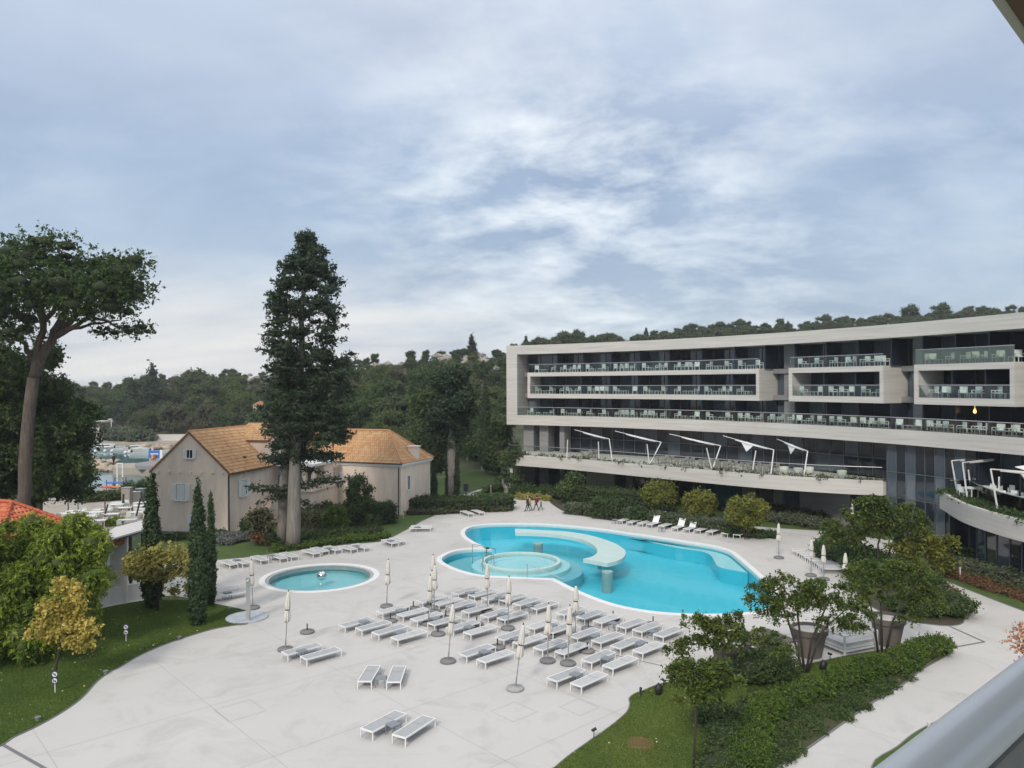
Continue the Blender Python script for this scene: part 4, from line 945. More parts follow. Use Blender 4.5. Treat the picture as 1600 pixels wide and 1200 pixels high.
window(g2, h2, 1.6, 2.6, .5, 1.5, 'x+', 0, shut=False); window(g2, h2, 4.2, .5, .5, 1.1, 'x+', 0, shut=False); window(g2, h2, -13.0, .4, .9, 1.9, 'y-', 0, shut=False)
window(g2, h2, -8.2, 3.1, .8, 1.2, 'y-', 0, dark=False)
# ---- building at the left edge with the red roof and the white wall
ra = PD(18, 787, 47)
lb_ = thing('red_roof_pavilion', 'white pavilion with bright red tiled roof behind the bamboo at the left edge', 'building', (ra.x, ra.y, 0))
lf = Frame((ra.x, ra.y), math.atan2(-.38, .92)); zR = ra.z; zE = 3.95
EX, EY = 4.5, 4.3
q = [lf(-12, -EY, zE), lf(EX, -EY, zE), lf(EX, EY, zE), lf(-12, EY, zE), lf(-12, 0, zR), lf(0, 0, zR)]
rb = MB(); roofplane(rb, q[0], q[1], q[5], q[4]); roofplane(rb, q[1], q[2], q[5]); roofplane(rb, q[2], q[3], q[4], q[5]); rf = rb.build('roof', M['tile_under'], lb_, world=True)
tb_ = MB(); made = tiles(tb_, q[1], q[2], q[5], q[5], .24, .40, 7, 290); tiles(tb_, q[0], q[1], q[5], q[4], .24, .40, 8)
for pts_, fs, tt in made:
    MB().add(pts_, fs, tt).build('roof_tile', M['tile_red'], rf)
tag(tb_.build('roof_tiles', M['tile_red'], rf), kind='stuff')
rg = MB()
for a, b_ in ((q[1], q[5]), (q[2], q[5]), (q[4], q[5])):
    a, b_ = a + Vector((0, 0, .1)), b_ + Vector((0, 0, .12)); n = int((b_ - a).length / .4)
    for i in range(n): rg.tube([a.lerp(b_, i / n), a.lerp(b_, (i + 1.1) / n)], [.14, .11], 6)
rg.build('ridge_tiles', M['tile_red'], rf)
lf.box(wb := MB(), -12, EX - .6, -EY + .6, EY - .6, -.1, zE - .05); wb.build('wall', M['wall_white'], lb_, world=True)
# white wall running to the lawn, with pergola roof and iron fence
w0, w1, w2 = P(60, 985, 0), P(168, 946, 0), P(262, 925, 0)
ww = thing('garden_wall', 'white garden wall between the bamboo and the round pool lawn', 'wall', w1)
def wallseg(a, b_, z, th, nm='wall', m='wall_white', par=ww):
    a, b_ = Vector(a), Vector(b_); d = b_ - a; c = (a + b_) / 2; return MB().box((c.x, c.y, z / 2 - .05), (d.length, th, z + .1), math.atan2(d.y, d.x)).build(nm, M[m], par, world=True)
wallseg(w1, w2, 1.05, .3); wallseg(w0, w1, .35, .32)
pl_ = P(166, 944, 0); wallseg((pl_.x - .25, pl_.y + .2), (pl_.x + 1.1, pl_.y + .55), 4.4, .35, 'gate_pier')
pg = thing('pergola', 'dark steel pergola with pale panel roof beside the white wall', 'pergola', pl_)
z1 = 4.45; a = PD(166, 834, 47); b_ = PD(222, 826, 52)
pr = [P(162, 838, z1), P(168, 846, z1), P(226, 829, z1), P(226, 814, z1), P(180, 826, z1)]
MB().prism([tuple(p[:2]) for p in pr], z1, z1 + .1).build('roof_panel', M['wall_white'], pg, world=True)
MB().tube([P(168, 846, z1 - .1), P(226, 829, z1 - .1)], .13, 4).build('beam', M['rust'], pg, world=True)
for px, py, zt in ((171, 941, 4.3), (203, 930, 4.3), (222, 926, 4.3)):
    c = P(px, py, 0); MB().box((c.x, c.y + .1, zt / 2), (.14, .14, zt)).build('post', M['rust'], pg, world=True)
fe = thing('iron_fence', 'dark iron bar fence under the pergola beside the white wall', 'fence', P(200, 930, 0))
a, b_ = P(175, 938, 0), P(232, 924, 0)
for zt in (1.3, 3.0): MB().tube([a + Vector((0, .5, zt)), b_ + Vector((0, .5, zt))], .03, 5).build('fence_rail', M['rust'], fe, world=True)
for k in range(18): c = a.lerp(b_, k / 17) + Vector((0, .5, 0)); MB().box((c.x, c.y, 2.0), (.03, .03, 2.1)).build('fence_bar', M['rust'], fe, world=True)

# ------------------------------------------------------------ restaurant terrace on the left by the shore
tt_ = sheet('terrace_paving', pts([(0, 832), (236, 832), (236, 796), (200, 782), (120, 780), (0, 790)], 0.0), [], .012, M['sand']); tag(tt_, kind='structure')
rt = MB(); rt.box((0, 0, .74), (1.7, .9, .05))
for x in (-.75, .75):
    for y in (-.38, .38): rt.box((x, y, .36), (.05, .05, .72))
rtm = rt.mesh('restaurant_table'); rtm.materials.append(M['white'])
spots = [(119, 798), (160, 796), (181, 788), (193, 793), (215, 790), (213, 800), (151, 813), (199, 812), (148, 800), (172, 803), (187, 785), (225, 795), (105, 802), (135, 806), (222, 785)]
nc = 0
for k, (px, py) in enumerate(sorted(spots)):
    c = P(px, py, .75); c.z = .012
    single('restaurant_table', rtm, c, .3, 'white restaurant table on the shore terrace left of the villa, %s from the left' % ordn[k], 'table', 'white tables on the shore terrace')
    for sx, sy in ((-.4, -.75), (.4, .75)):
        single('restaurant_chair', dcl if k % 3 else dcw, c + Vector((sx, sy, 0)), .3 + (math.pi if sy < 0 else 0), 'restaurant chair on the shore terrace beside the villa, %s from the left' % ordw(nc), 'chair', 'chairs on the shore terrace'); nc += 1
for k, (x0, y0_, x1, y1_, r) in enumerate([(161, 815, 168.5, 788, .09), (210, 819, 219.5, 779, .09), (192, 797, 193, 772, .12), (164, 808, 164, 776, .06), (107, 806, 106, 776, .06), (122, 800, 122, 786, .05)]):
    a = P(x0, y0_, 0); t_ = PD(x1, y1_, a.y + .3)
    MB().tube([a, t_], [r, r * .9], 6).build('terrace_post', M['rust'] if k < 4 else M['bark_dark']); o = bpy.context.scene.collection.objects[-1]
    tag(o, 'dark %s on the shore terrace, %s' % ('leaning post' if k < 2 else 'upright post', ['left of the pair', 'right of the pair, beside the cypress', 'thickest upright one near the hedge', 'thin one behind the left leaning post', 'thin one beside the pine trunk', 'short one beside the pine trunk'][k]), 'post', 'dark posts on the shore terrace')
for k, (px, py, s, h, m) in enumerate([(199, 789, 1.0, 2.0, 'wood'), (211, 786, 1.3, 1.3, 'canvas'), (221, 785, 1.0, 1.6, 'glass_c')]):
    c = P(px, py, 0); b = MB(); b.box((0, 0, h / 2), (s, .8, h)); b.box((0, 0, h + .04), (s + .15, .95, .08)); b.box((0, -.42, h * .45), (s * .8, .03, h * .6)); o = b.build('service_cabinet', M[m], loc=c)
    tag(o, ['tall brown cabinet on the shore terrace before the hedge', 'cream low cabinet on the shore terrace before the hedge', 'grey cabinet on the shore terrace touching the villa edge'][k], 'cabinet')
# ------------------------------------------------------------ beach, pier, breakwater, boats
zw = WATER
bch = [tuple(P(x, y, zw)[:2]) for x, y in [(60, 775), (110, 771), (140, 769), (170, 762), (205, 757), (228, 750), (236, 744), (240, 738), (260, 738), (300, 800), (0, 800)]]
o = sheet('beach', spline(bch, 3, True), [], zw + .08, M['sand'], .5); tag(o, kind='structure')
bs = MB(); n0 = [tuple(P(x, y, zw)[:2]) for x, y in [(60, 775), (140, 769), (228, 752), (260, 745)]]; n1 = [tuple(P(x, y, -.03)[:2]) for x, y in [(60, 790), (140, 780), (228, 766), (260, 762)]]
bs.add([(*p, zw + .1) for p in n0] + [(*p, .0) for p in n1] + [(*p, -2) for p in n0], [(i, i + 1, 5 + i, 4 + i) for i in range(3)] + [(8 + i, 8 + i + 1, i + 1, i) for i in range(3)]); o = bs.build('beach_slope', M['sand']); tag(o, kind='structure')
pier = thing('stone_pier', 'low stone pier between the small cove and the harbour', 'pier', P(215, 728, zw))
pp = [tuple(P(x, y, -.2)[:2]) for x, y in [(176, 727), (182, 724), (222, 723), (250, 716), (262, 722), (262, 733), (232, 734), (211, 731), (178, 731)]]
MB().prism(pp, -3, -.2).build('pier_deck', M['sand'], pier, world=True)
p3 = [tuple(P(x, y, .3)[:2]) for x, y in [(211, 724), (240, 720), (262, 720), (262, 729), (214, 729)]]; MB().prism(p3, -.2, .35).build('pier_step', M['stone_dark'], pier, world=True)
def rockmesh(seed, k=.25):
    g = np.random.default_rng(seed); V, F = ICO[1]; V = V * (1 + k * g.normal(size=(len(V), 1))) * np.array([1, .8, .62]); me = npmesh('rock', V.copy(), F.copy()); return me
rms = [rockmesh(i) for i in range(6)]
for r in rms: r.materials.append(M['rock_warm'])
g = random.Random(4); rk = MB()
for k in range(64):
    px = g.uniform(138, 182); py = 728 + (728 - 728) + g.uniform(-3.5, 9) * (1 if px > 150 else .8); c = P(px, py, zw); s = g.uniform(.5, 1.0); c.z = zw + .25 + max(0, (3 - abs(py - 729)) * .28)
    single('breakwater_rock', g.choice(rms), c, g.uniform(0, 6), 'pale limestone boulder heaped on the breakwater beside the cove', 'rock', 'boulders of the breakwater', (s * 1.2, s, s))
quay = thing('far_quay', 'pale stone quay on the far side of the harbour', 'quay', P(190, 692, zw))
qp = [tuple(P(x, y, WATER)[:2]) for x, y in [(-200, 699), (120, 698.5), (200, 700), (300, 701)]] + [tuple(P(x, 686, WATER)[:2]) for x in (340, 100, -200)]
MB().prism(qp, -3, .05).build('quay_deck', M['sand'], quay, world=True)
MB().prism([(p[0], p[1] - .5) for p in qp[:4]] + [(p[0], p[1] - .1) for p in qp[:4]][::-1], -3, -.6).build('quay_wall', M['rock'], quay, world=True)
def boat(label, px, py, L_, ang, m='white', cabin=True, dark=False, g_='boats moored in the harbour'):
    c = P(px, py, zw); t = thing('motor_boat', label, 'boat', c, ang, g_); b = MB(); n = 10; W = L_ * .30; vs = []; fs = []
    for i in range(n + 1):
        u = i / n; x = (u - .5) * L_; w_ = W / 2 * (1 - max(0, (u - .45) / .55) ** 2.2); zt = .55 + .35 * u * u
        vs += [(x, -w_ * .55, -.2), (x, -w_, zt), (x, w_, zt), (x, w_ * .55, -.2)]
    for i in range(n):
        a = i * 4; e = a + 4
        for k in range(4): fs.append((a + k, e + k, e + (k + 1) % 4, a + (k + 1) % 4))
    fs += [(0, 1, 2, 3), (n * 4 + 3, n * 4 + 2, n * 4 + 1, n * 4)]
    b.add(vs, fs).build('hull', M['black'] if dark else M[m], t)
    MB().box((-.1 * L_, 0, .62), (L_ * .5, W * .62, .1)).build('cockpit', M['wood'], t)
    if cabin:
        MB().prism([(-L_ * .12, -W * .34), (L_ * .2, -W * .26), (L_ * .27, 0), (L_ * .2, W * .26), (-L_ * .12, W * .34)], .6, 1.35).build('cabin', M['white'], t)
        MB().prism([(-L_ * .1, -W * .35), (L_ * .19, -W * .27), (L_ * .25, 0), (L_ * .19, W * .27), (-L_ * .1, W * .35)], .95, 1.2).build('windscreen', M['glass'], t)
    else: MB().box((-L_ * .47, 0, .8), (.3, .3, .7)).build('outboard_motor', M['black'], t)
boat('largest white motor boat with a cabin, moored left in the harbour', 160, 702.5, 10.5, .12)
boat('white cabin boat partly behind the largest boat', 143, 699, 9, .3)
boat('small white open boat in the middle of the harbour', 195, 703.5, 5, .1, cabin=False)
boat('white boat with a small cabin right of the middle of the harbour', 209, 705, 6.5, .15)
boat('low white boat beside the harbour rocks', 220, 705.5, 5.5, .1, cabin=False)
boat('white and dark boat in front of the blue banner', 226, 711, 6, .05, cabin=False)
boat('white boat end peeping from behind the pine foliage', 112, 703, 8, .1)
boat('small white boat at the far end of the cove beside the villa gable', 252, 708, 5, .2, cabin=False)
for k in range(16):
    px = g.uniform(216, 268); c = P(px, g.uniform(699, 703), zw); s = g.uniform(.8, 1.6)
    single('harbour_rock', g.choice(rms), c + Vector((0, 0, .3)), g.uniform(0, 6), 'pale rock piled at the back of the harbour behind the boats', 'rock', 'rocks at the back of the harbour', (s * 1.4, s, s))
bn = thing('blue_banner', 'blue and white sign board on the pier beside the villa gable', 'sign', P(242, 719, -.2))
c = PD(241.5, 710, P(242, 719, -.2).y); MB().box((c.x, c.y, c.z), (2.3, .15, 1.5)).build('board', mat('banner_blue', (.05, .16, .50), .6), bn, world=True); MB().box((c.x + 1.3, c.y, c.z - .25), (.5, .2, 2.2)).build('side_panel', M['white'], bn, world=True)
for s in (-1, 1): MB().box((c.x + s * .9, c.y, (c.z - .95)), (.1, .1, .9)).build('leg', M['white'], bn, world=True)
MB().box((c.x, c.y - .09, c.z + .1), (1.5, .02, .2)).build('lettering_stripe', M['white'], bn, world=True)
for k, (px, m_) in enumerate([(238, 'yellow_plastic'), (240.5, 'red_plastic')]):
    c = P(px, 719.5, -.2); mm = mat(m_, (.6, .42, .04) if k == 0 else (.45, .06, .03), .5); b = MB(); b.box((0, 0, .4), (.5, .5, .08)); b.box((0, .24, .75), (.5, .06, .6))
    for x in (-.2, .2):
        for y in (-.2, .2): b.box((x, y, .2), (.06, .06, .4))
    tag(b.build('plastic_chair', mm, loc=c), '%s plastic chair on the pier under the blue board' % ('yellow' if k == 0 else 'red'), 'chair')
# white goal-like frame, kayak rack on the beach
fr0 = P(181, 761, zw); b = thing('swing_frame', 'tall white frame with a hanging seat standing at the cove edge', 'frame', fr0)
s = fr0.y / 1200; x0, x1 = PD(183, 700, fr0.y).x, PD(191.5, 700, fr0.y).x; zt = PD(0, 725, fr0.y).z
for x in (x0, x1): MB().box((x, fr0.y, (zt - 1.4) / 2), (.14, .14, zt + 1.4)).build('post', M['white'], b, world=True)
MB().box(((x0 + x1) / 2, fr0.y, zt), (x1 - x0 + .14, .16, .14)).build('crossbar', M['white'], b, world=True)
zz = PD(0, 748, fr0.y).z
MB().box(((x0 + x1) / 2, fr0.y - .1, zz), (x1 - x0, .08, .1)).build('seat', M['wood'], b, world=True)
kr = thing('kayak_rack', 'low rack of posts holding kayaks on the beach', 'rack', P(184, 767, zw))
for px in (166.5, 179.5, 192, 197):
    c = P(px, 768, zw); MB().tube([c, c + Vector((0, 0, 1.7 + (px > 178) * .4))], .06, 5).build('post', M['rust'], kr, world=True)
a, b_ = P(166, 768, zw), P(197, 768, zw)
MB().tube([a + Vector((0, 0, .5)), b_ + Vector((0, 0, .5))], .04, 5).build('bar', M['rust'], kr, world=True); MB().tube([a + Vector((0, 0, 1.2)), b_ + Vector((0, 0, 1.2))], .04, 5).build('bar', M['rust'], kr, world=True)
for k, (px, py, z, cl, nm) in enumerate([(172, 768, .62, (.6, .05, .03), 'red'), (181, 768, 1.3, (.05, .13, .5), 'blue'), (190, 768, .65, (.75, .22, .08), 'orange'), (171, 768, .1, (.75, .75, .75), 'white')]):
    c = P(px, py, zw) + Vector((0, 0, z)); b = MB(); L_ = 3.2; b.tube([(-L_ / 2, 0, .12), (-L_ * .3, 0, .02), (0, 0, 0), (L_ * .3, 0, .02), (L_ / 2, 0, .12)], [.04, .2, .3, .2, .04], 8)
    o = b.build('kayak', mat(nm + '_kayak_plastic', cl, .4), loc=c); o.rotation_euler = (0, 0, .12); o.scale = (1, 1, .6); tag(o, '%s kayak lying on the beach rack' % nm, 'kayak')
# quay building and lamp across the harbour
c = P(122, 683, .05); qb = thing('quay_shelter', 'low flat-roofed building on the far quay beside the pine', 'building', c)
MB().box((c.x - 1, c.y + 3, 1.9), (11, 5, 3.8)).build('wall', M['fin'], qb, world=True); MB().box((c.x - .5, c.y + 2, 4.1), (14, 8, .45)).build('roof', M['stone'], qb, world=True)
for dx in (4.6, 5.9): MB().box((c.x + dx, c.y - .8, 1.9), (.7, .7, 3.8)).build('pillar', M['stone'], qb, world=True)
for dx in (-4, -1, 2): MB().box((c.x + dx, c.y + .4, 1.4), (1.4, .15, 2.2)).build('window', M['glass'], qb, world=True)
c = P(174, 684, .05); lp = thing('street_lamp', 'tall lamp post on the far quay in front of the wood', 'street lamp', c); zt = PD(174, 655, c.y).z
MB().tube([c, (c.x, c.y, zt)], [.12, .08], 6).build('pole', M['white'], lp, world=True); MB().box((c.x - .3, c.y, zt), (1.0, .4, .2)).build('lamp_head', M['white'], lp, world=True)
for k, (px, m_) in enumerate([(185, 'stone_dark'), (215, 'stone')]):
    pass
c = P(268, 690, .05); b = MB(); b.box((c.x, c.y + 2, .9), (22, .5, 1.6)); tag(b.build('quay_parapet', M['stone']), 'long low stone parapet on the far quay right of the lamp', 'wall')
# tiny buoys
bm_ = MB().lathe([(.05, -.1), (.25, .1), (.25, .3), (.05, .45)], n=8).mesh('buoy'); bm_.materials.append(M['white'])
for k, (px, py) in enumerate([(149, 707), (164, 706.5), (175, 706.5), (196, 709), (202, 708), (214, 711)]): single('buoy', bm_, P(px, py, zw), 0, 'small white mooring buoy floating in the harbour, %s from the left' % ordn[k], 'buoy', 'mooring buoys', (1.5, 1.5, 1.5))
# ------------------------------------------------------------ sun loungers, side tables, parasols
def lounger_mesh(back=0):
    """local x to the right, y along the bed away from its foot end; returns part meshes"""
    Lg, W, H = 2.02, .68, .37
    fr = MB(); t = .045
    for s in (-1, 1): fr.box((s * (W / 2 - t / 2), Lg / 2, H - .03), (t, Lg, .06))
    for y in (t / 2, Lg - t / 2): fr.box((0, y, H - .03), (W - 2 * t, t, .06))
    f_ = fr.mesh('frame'); f_.materials.append(M['white'])
    lg = MB().box((0, 0, (H - .06) / 2), (t, t, H - .06)).mesh('leg'); lg.materials.append(M['white'])
    sl = MB(); n = 8; vs = []; fs = []; split = 1.2 if back else 1.97
    for i in range(n + 1):
        y = .05 + (split - .05) * i / n; z = H - .012 - .012 * math.sin(math.pi * i / n)
        vs += [(-W / 2 + t, y, z), (W / 2 - t, y, z), (W / 2 - t, y, z - .015), (-W / 2 + t, y, z - .015)]
    for i in range(n):
        a = i * 4; e = a + 4
        for k in range(4): fs.append((a + k, a + (k + 1) % 4, e + (k + 1) % 4, e + k))
    sl.add(vs, fs + [(3, 2, 1, 0), (4 * n, 4 * n + 1, 4 * n + 2, 4 * n + 3)])
    s1 = sl.mesh('sling'); s1.materials.append(M['sling'])
    s2 = sl.mesh('sling'); s2.materials.append(M['sling2'])
    hb_ = MB()
    if back:
        q = Matrix.Rotation(R(58), 3, 'X'); c = Vector((0, 1.22, H)) + q @ Vector((0, .38, 0)); hb_.box(c, (W - .02, .78, .035), m=q); hb_.box(Vector((0, 1.78, H * .5 + .2)), (W - .2, .03, .5), m=Matrix.Rotation(R(-25), 3, 'X'))
    else: hb_.box((0, 1.33, H + .0), (W - 2 * t, .02, .012))
    h_ = hb_.mesh('headrest'); h_.materials.append(M['white'] if back else M['sling2'])
    return f_, lg, s1, s2, h_, W, Lg
LM0, LM1 = lounger_mesh(0), lounger_mesh(1)
def make_lounger(lm, sling):
    f_, lg, s1, s2, h_, W, Lg = lm
    r = thing('sun_lounger', 'x', 'sun lounger', (0, 0, -50))
    link_mesh('frame', f_, None, r); link_mesh('sling', (s1, s2)[sling], None, r); link_mesh('backrest' if lm is LM1 else 'headrest_seam', h_, None, r)
    for s in (-1, 1):
        for y in (.03, Lg - .03): link_mesh('leg', lg, None, r, (s * (W / 2 - .0225), y, 0))
    return r
protos = [make_lounger(LM0, 0), make_lounger(LM0, 1), make_lounger(LM1, 1)]; used_p = [False] * 3
def place(px, py, ang, label, group, kind=0):
    """px,py = middle of the near/foot end on the ground; ang = direction of the bed's length"""
    c = P(px, py, 0); p = protos[kind]; c.z = .009 if False else 0.0
    if not used_p[kind]:
        used_p[kind] = True; p.location = c; p.rotation_euler = (0, 0, ang - math.pi / 2); p['label'] = label; p['group'] = group; return p
    return copy_thing(p, c, ang - math.pi / 2, label, group)
def angpx(a, b, z=0): p, q = P(*a, z), P(*b, z); return math.atan2(q.y - p.y, q.x - p.x)
zA = lambda x, y: (420 + x / 4, 880 + y / 4)
zC = lambda x, y: (720 + x / 4, 880 + y / 4)
zB = lambda x, y: (330 + x / 4, 780 + y / 4)
zE_ = lambda x, y: (640 + x / 4, 760 + y / 4)
AM = angpx(zA(812, 520), zA(970, 473)); 
lr = random.Random(9)
rowsL = [
 ('front-left pair', [zA(97, 608), zA(215, 637)], ['left', 'right']),
 ('left row', [zA(455, 431), zA(560, 452), zA(664, 480), zA(783, 514)], None),
 ('third row', [zA(692, 344), zA(818, 364), zA(905, 394), zA(1013, 421), zA(1130, 450), zA(1238, 480)], None),
 ('second row from the whirlpool', [zA(941, 276), zA(1042, 293), zA(1128, 312), zA(1226, 342), zA(1346, 370), zA(1450, 388)], None),
 ('row nearest the whirlpool', [zA(1163, 222), zA(1264, 237), zA(1350, 258), zA(1459, 269), zA(1547, 294), zC(449, 318)], None),
 ('row nearest the big pool', [zC(619, 354), zC(746, 380), zC(852, 406), zC(1001, 438), zC(1101, 463), zC(1233, 494)], None),
 ('right block back row', [zC(433, 443), zC(548, 470), zC(700, 504), zC(845, 533), zC(965, 568), zC(1104, 598)], None),
 ('right block middle row', [zC(241, 515), zC(350, 545), zC(481, 579), zC(616, 605), zC(784, 658), zC(917, 696)], None),
 ('pair in front of the leaning-base parasol', [zC(9, 618), zC(125, 656)], ['left', 'right']),
 ('front pair beside the lawn', [zC(568, 776), zC(718, 810)], ['left', 'right'])]
for nm, l, w2_ in rowsL:
    for i, (x, y) in enumerate(l):
        lab = ('%s lounger of the %s in the main block' % (w2_[i], nm)) if w2_ else 'flat lounger, %s from the left in the %s' % (ordn[i], nm)
        place(x, y, AM + lr.uniform(-.03, .03), lab, 'flat sun loungers of the main block', lr.choice([0, 0, 1]))
a1 = angpx((581.8, 1077), (596.5, 1053.8)); place(569.5, 1076.8, a1 + .03, 'lounger standing left of the low table, alone in front of the block', 'four nearest sun loungers', 0)
place(615, 1078, angpx(zA(828, 793), zA(862, 690)), 'lounger standing right of the low table, alone in front of the block', 'four nearest sun loungers', 0)
place(572.5, 1155, angpx(zA(654, 1108), zA(857, 997)), 'left lounger of the nearest pair, with a beige mesh', 'four nearest sun loungers', 0)
place(622.8, 1164.8, angpx(zA(858, 1150), zA(1040, 1028)), 'right lounger of the nearest pair, closest of all to the camera', 'four nearest sun loungers', 0)
# row behind the small pool, bed ends towards the deck
LB = [(143, 437), (222, 428), (336, 409), (455, 397), (525, 385), (661, 366), (716, 352), (797, 343), (895, 339), (978, 328)]
angB = angpx(zB(140, 417), zB(68, 388), .36)
for i, (x, y) in enumerate(LB): place(*zB(x, y), angB + lr.uniform(-.04, .04), 'flat white lounger, %s from the left in the row behind the small round pool' % ordn[i], 'loungers behind the small pool', 1)
place(*zB(1150, 300), angB - .12, 'front lounger of the pair at the end of the shrub border', 'loungers along the garden kerb', 1); place(*zB(1200, 288), angB - .12, 'rear lounger of the pair at the end of the shrub border', 'loungers along the garden kerb', 1)
a_ = angpx(zB(1370, 205), zB(1240, 207)); place(*zB(1372, 200), a_, 'front lounger of the pair beside the lawn kerb', 'loungers along the garden kerb', 1); place(*zB(1380, 188), a_, 'rear lounger of the pair beside the lawn kerb', 'loungers along the garden kerb', 1)
a_ = angpx(zB(215, 608), zB(50, 634)); place(*zB(215, 606), a_, 'near lounger of the pair between the cypress and the shower', 'pair by the shower', 1); place(*zB(180, 574), a_, 'far lounger of the pair between the cypress and the shower', 'pair by the shower', 1)
a_ = angpx(zE_(385, 190), zE_(318, 168)); place(*zE_(385, 190), a_, 'left lounger of the pair in front of the far clipped hedge', 'pair by the far hedge', 1); place(*zE_(452, 183), a_, 'right lounger of the pair in front of the far clipped hedge', 'pair by the far hedge', 1)
# far side of the pool
a_ = angpx((968, 817), (985, 812.5))
FR = [(968, 819, 1), (983, 821.6, 1), (999.7, 823.3, 1), (1014, 825, 2), (1033, 827.4, 1), (1054, 830.4, 2), (1072, 832.5, 2), (1089, 834.3, 1), (1108, 837, 1), (1131.6, 839.7, 1), (1151, 841.7, 1)]
for i, (x, y, k) in enumerate(FR): place(x, y, a_ + lr.uniform(-.05, .05), '%s white lounger, %s from the left on the hotel side of the pool' % ('raised-back' if k == 2 else 'flat', ordn[i]), 'loungers on the hotel side of the pool', k)
for i, (x, y) in enumerate([(1237, 864), (1243, 867.5), (1250, 871), (1256, 875), (1263, 879), (1270, 883), (1277, 888), (1283, 893)]):
    place(x, y + 1.5, -.12, 'flat white lounger, %s from the back in the slanting row under the right parasols' % ordn[i], 'loungers of the slanting right row', 1)
# ---- side tables
st_t = MB().box((0, 0, .425), (.46, .46, .02)).mesh('table_top'); st_t.materials.append(M['table'])
sf = MB()
for s in (-1, 1): sf.box((s * .215, 0, .40), (.03, .46, .03)); sf.box((0, s * .215, .40), (.40, .03, .03))
sfm = sf.mesh('table_frame'); sfm.materials.append(M['table'])
sl_ = MB().box((0, 0, .193), (.03, .03, .386)).mesh('leg'); sl_.materials.append(M['table'])
stp = thing('side_table', 'x', 'side table'); link_mesh('table_top', st_t, None, stp); link_mesh('table_frame', sfm, None, stp)
for x in (-1, 1):
    for y in (-1, 1): link_mesh('leg', sl_, None, stp, (x * .215, y * .215, 0))
TBL = [(zA(210, 545), 'between the two loungers of the front-left pair'), (zA(702, 712), 'between the two loungers standing alone in front'), (zA(778, 1003), 'between the nearest pair of loungers, the nearest table'),
       (zA(598, 362), 'at the left end lounger of the left row'), (zA(815, 428), 'between the third and fourth loungers of the left row'), (zA(825, 291), 'between the first two loungers of the third row'), (zA(1040, 341), 'between the third and fourth loungers of the third row'),
       (zA(1020, 236), 'at the first lounger of the second row'), (zA(1250, 265), 'in the middle of the second row from the pool'), (zA(1258, 181), 'at the left end of the row nearest the whirlpool'), (zA(1445, 214), 'in the middle of the row nearest the whirlpool'), (zC(425, 263), 'at the right end of the row nearest the whirlpool'),
       (zC(265, 313), 'beside the parasol standing in the second row from the pool'), (zA(1254, 394), 'at the right end of the third row'), (zA(1350, 550), 'between the pair in front of the leaning-base parasol'), (zC(345, 468), 'at the left end of the right block middle row'), (zC(570, 385), 'half hidden by a furled parasol in the right block'),
       (zC(740, 310), 'at the left end of the row nearest the big pool'), (zC(957, 372), 'greenish one in the middle of the row nearest the big pool'), (zC(1198, 421), 'at the right end of the row nearest the big pool'), (zC(832, 450), 'in the middle of the right block back row'), (zC(1130, 491), 'at the right end of the right block back row'),
       (zC(628, 516), 'in the middle of the right block middle row'), (zC(912, 591), 'at the right end of the right block middle row'), (zC(720, 690), 'between the front pair beside the lawn'), (zB(100, 578), 'between the pair beside the shower'), (zB(730, 305), 'in the right half of the row behind the small pool'),
       (zB(160, 377), 'at the left end of the row behind the small pool'), (zB(375, 350), 'near the middle of the row behind the small pool'), (zB(905, 290), 'at the right end of the row behind the small pool'), (zB(1122, 256), 'behind the pair at the end of the shrub border'), (zB(1290, 173), 'behind the pair beside the lawn kerb'),
       ((1034, 824), 'on the hotel side of the pool behind the upright loungers'), ((961.5, 811.5), 'at the left end of the loungers on the hotel side'), ((1147, 832), 'at the right end of the loungers on the hotel side')]
for i, ((x, y), w_) in enumerate(TBL):
    c = P(x, y, .43); c.z = 0; rz = AM + lr.uniform(-.1, .1) if i not in (1,) else a1
    lab = 'small blue-grey table ' + w_
    if i == 0: stp.location = c; stp.rotation_euler = (0, 0, rz); tag(stp, lab, group='blue-grey side tables')
    else: copy_thing(stp, c, rz, lab, 'blue-grey side tables')
# ---- parasols
def base_mesh():
    return MB().lathe([(.02, 0), (.36, 0), (.40, .03), (.40, .10), (.36, .14), (.05, .15), (.045, .17)], n=20)
bm1 = base_mesh().mesh('base', True); bm1.materials.append(M['base']); bm2 = base_mesh().mesh('base', True); bm2.materials.append(M['base2'])
stub = MB().tube([(0, 0, .15), (0, 0, .52)], .035, 8).mesh('tube_socket'); stub.materials.append(M['black'])
def canopy_mesh(seed, flare):
    g = random.Random(seed); n = 32; b = MB(); prof = [(.03, 2.98), (.075, 2.86), (.115, 2.55), (.13, 2.3), (.13, 2.12), (.10, 2.06), (.115, 2.0), (.145 + flare * .4, 1.8), (.155 + flare * .6, 1.58), (.10 + flare * .3, 1.46), (.04, 1.45)]; vs = []; fs = []
    for j, (r, z) in enumerate(prof):
        for k in range(n):
            t = 2 * math.pi * k / n; w_ = 1 + (.22 * math.cos(8 * t + .6 * j * .3) + .08 * math.sin(3 * t + j)) * min(1, j / 3); vs.append((r * w_ * math.cos(t), r * w_ * math.sin(t), z + (.06 * math.cos(4 * t + seed) if j > 7 else 0)))
    for j in range(len(prof) - 1):
        for k in range(n): fs.append((j * n + k, (j + 1) * n + k, (j + 1) * n + (k + 1) % n, j * n + (k + 1) % n))
    b.add(vs, fs + [tuple(range(n))]); me = b.mesh('furled_canopy', True); me.materials.append(M['canvas']); return me
cms = [canopy_mesh(i, f_) for i, f_ in enumerate([0, .05, -.04])]
pole = MB().tube([(0, 0, .15), (0, 0, 2.9)], .024, 8).mesh('pole'); pole.materials.append(M['pole'])
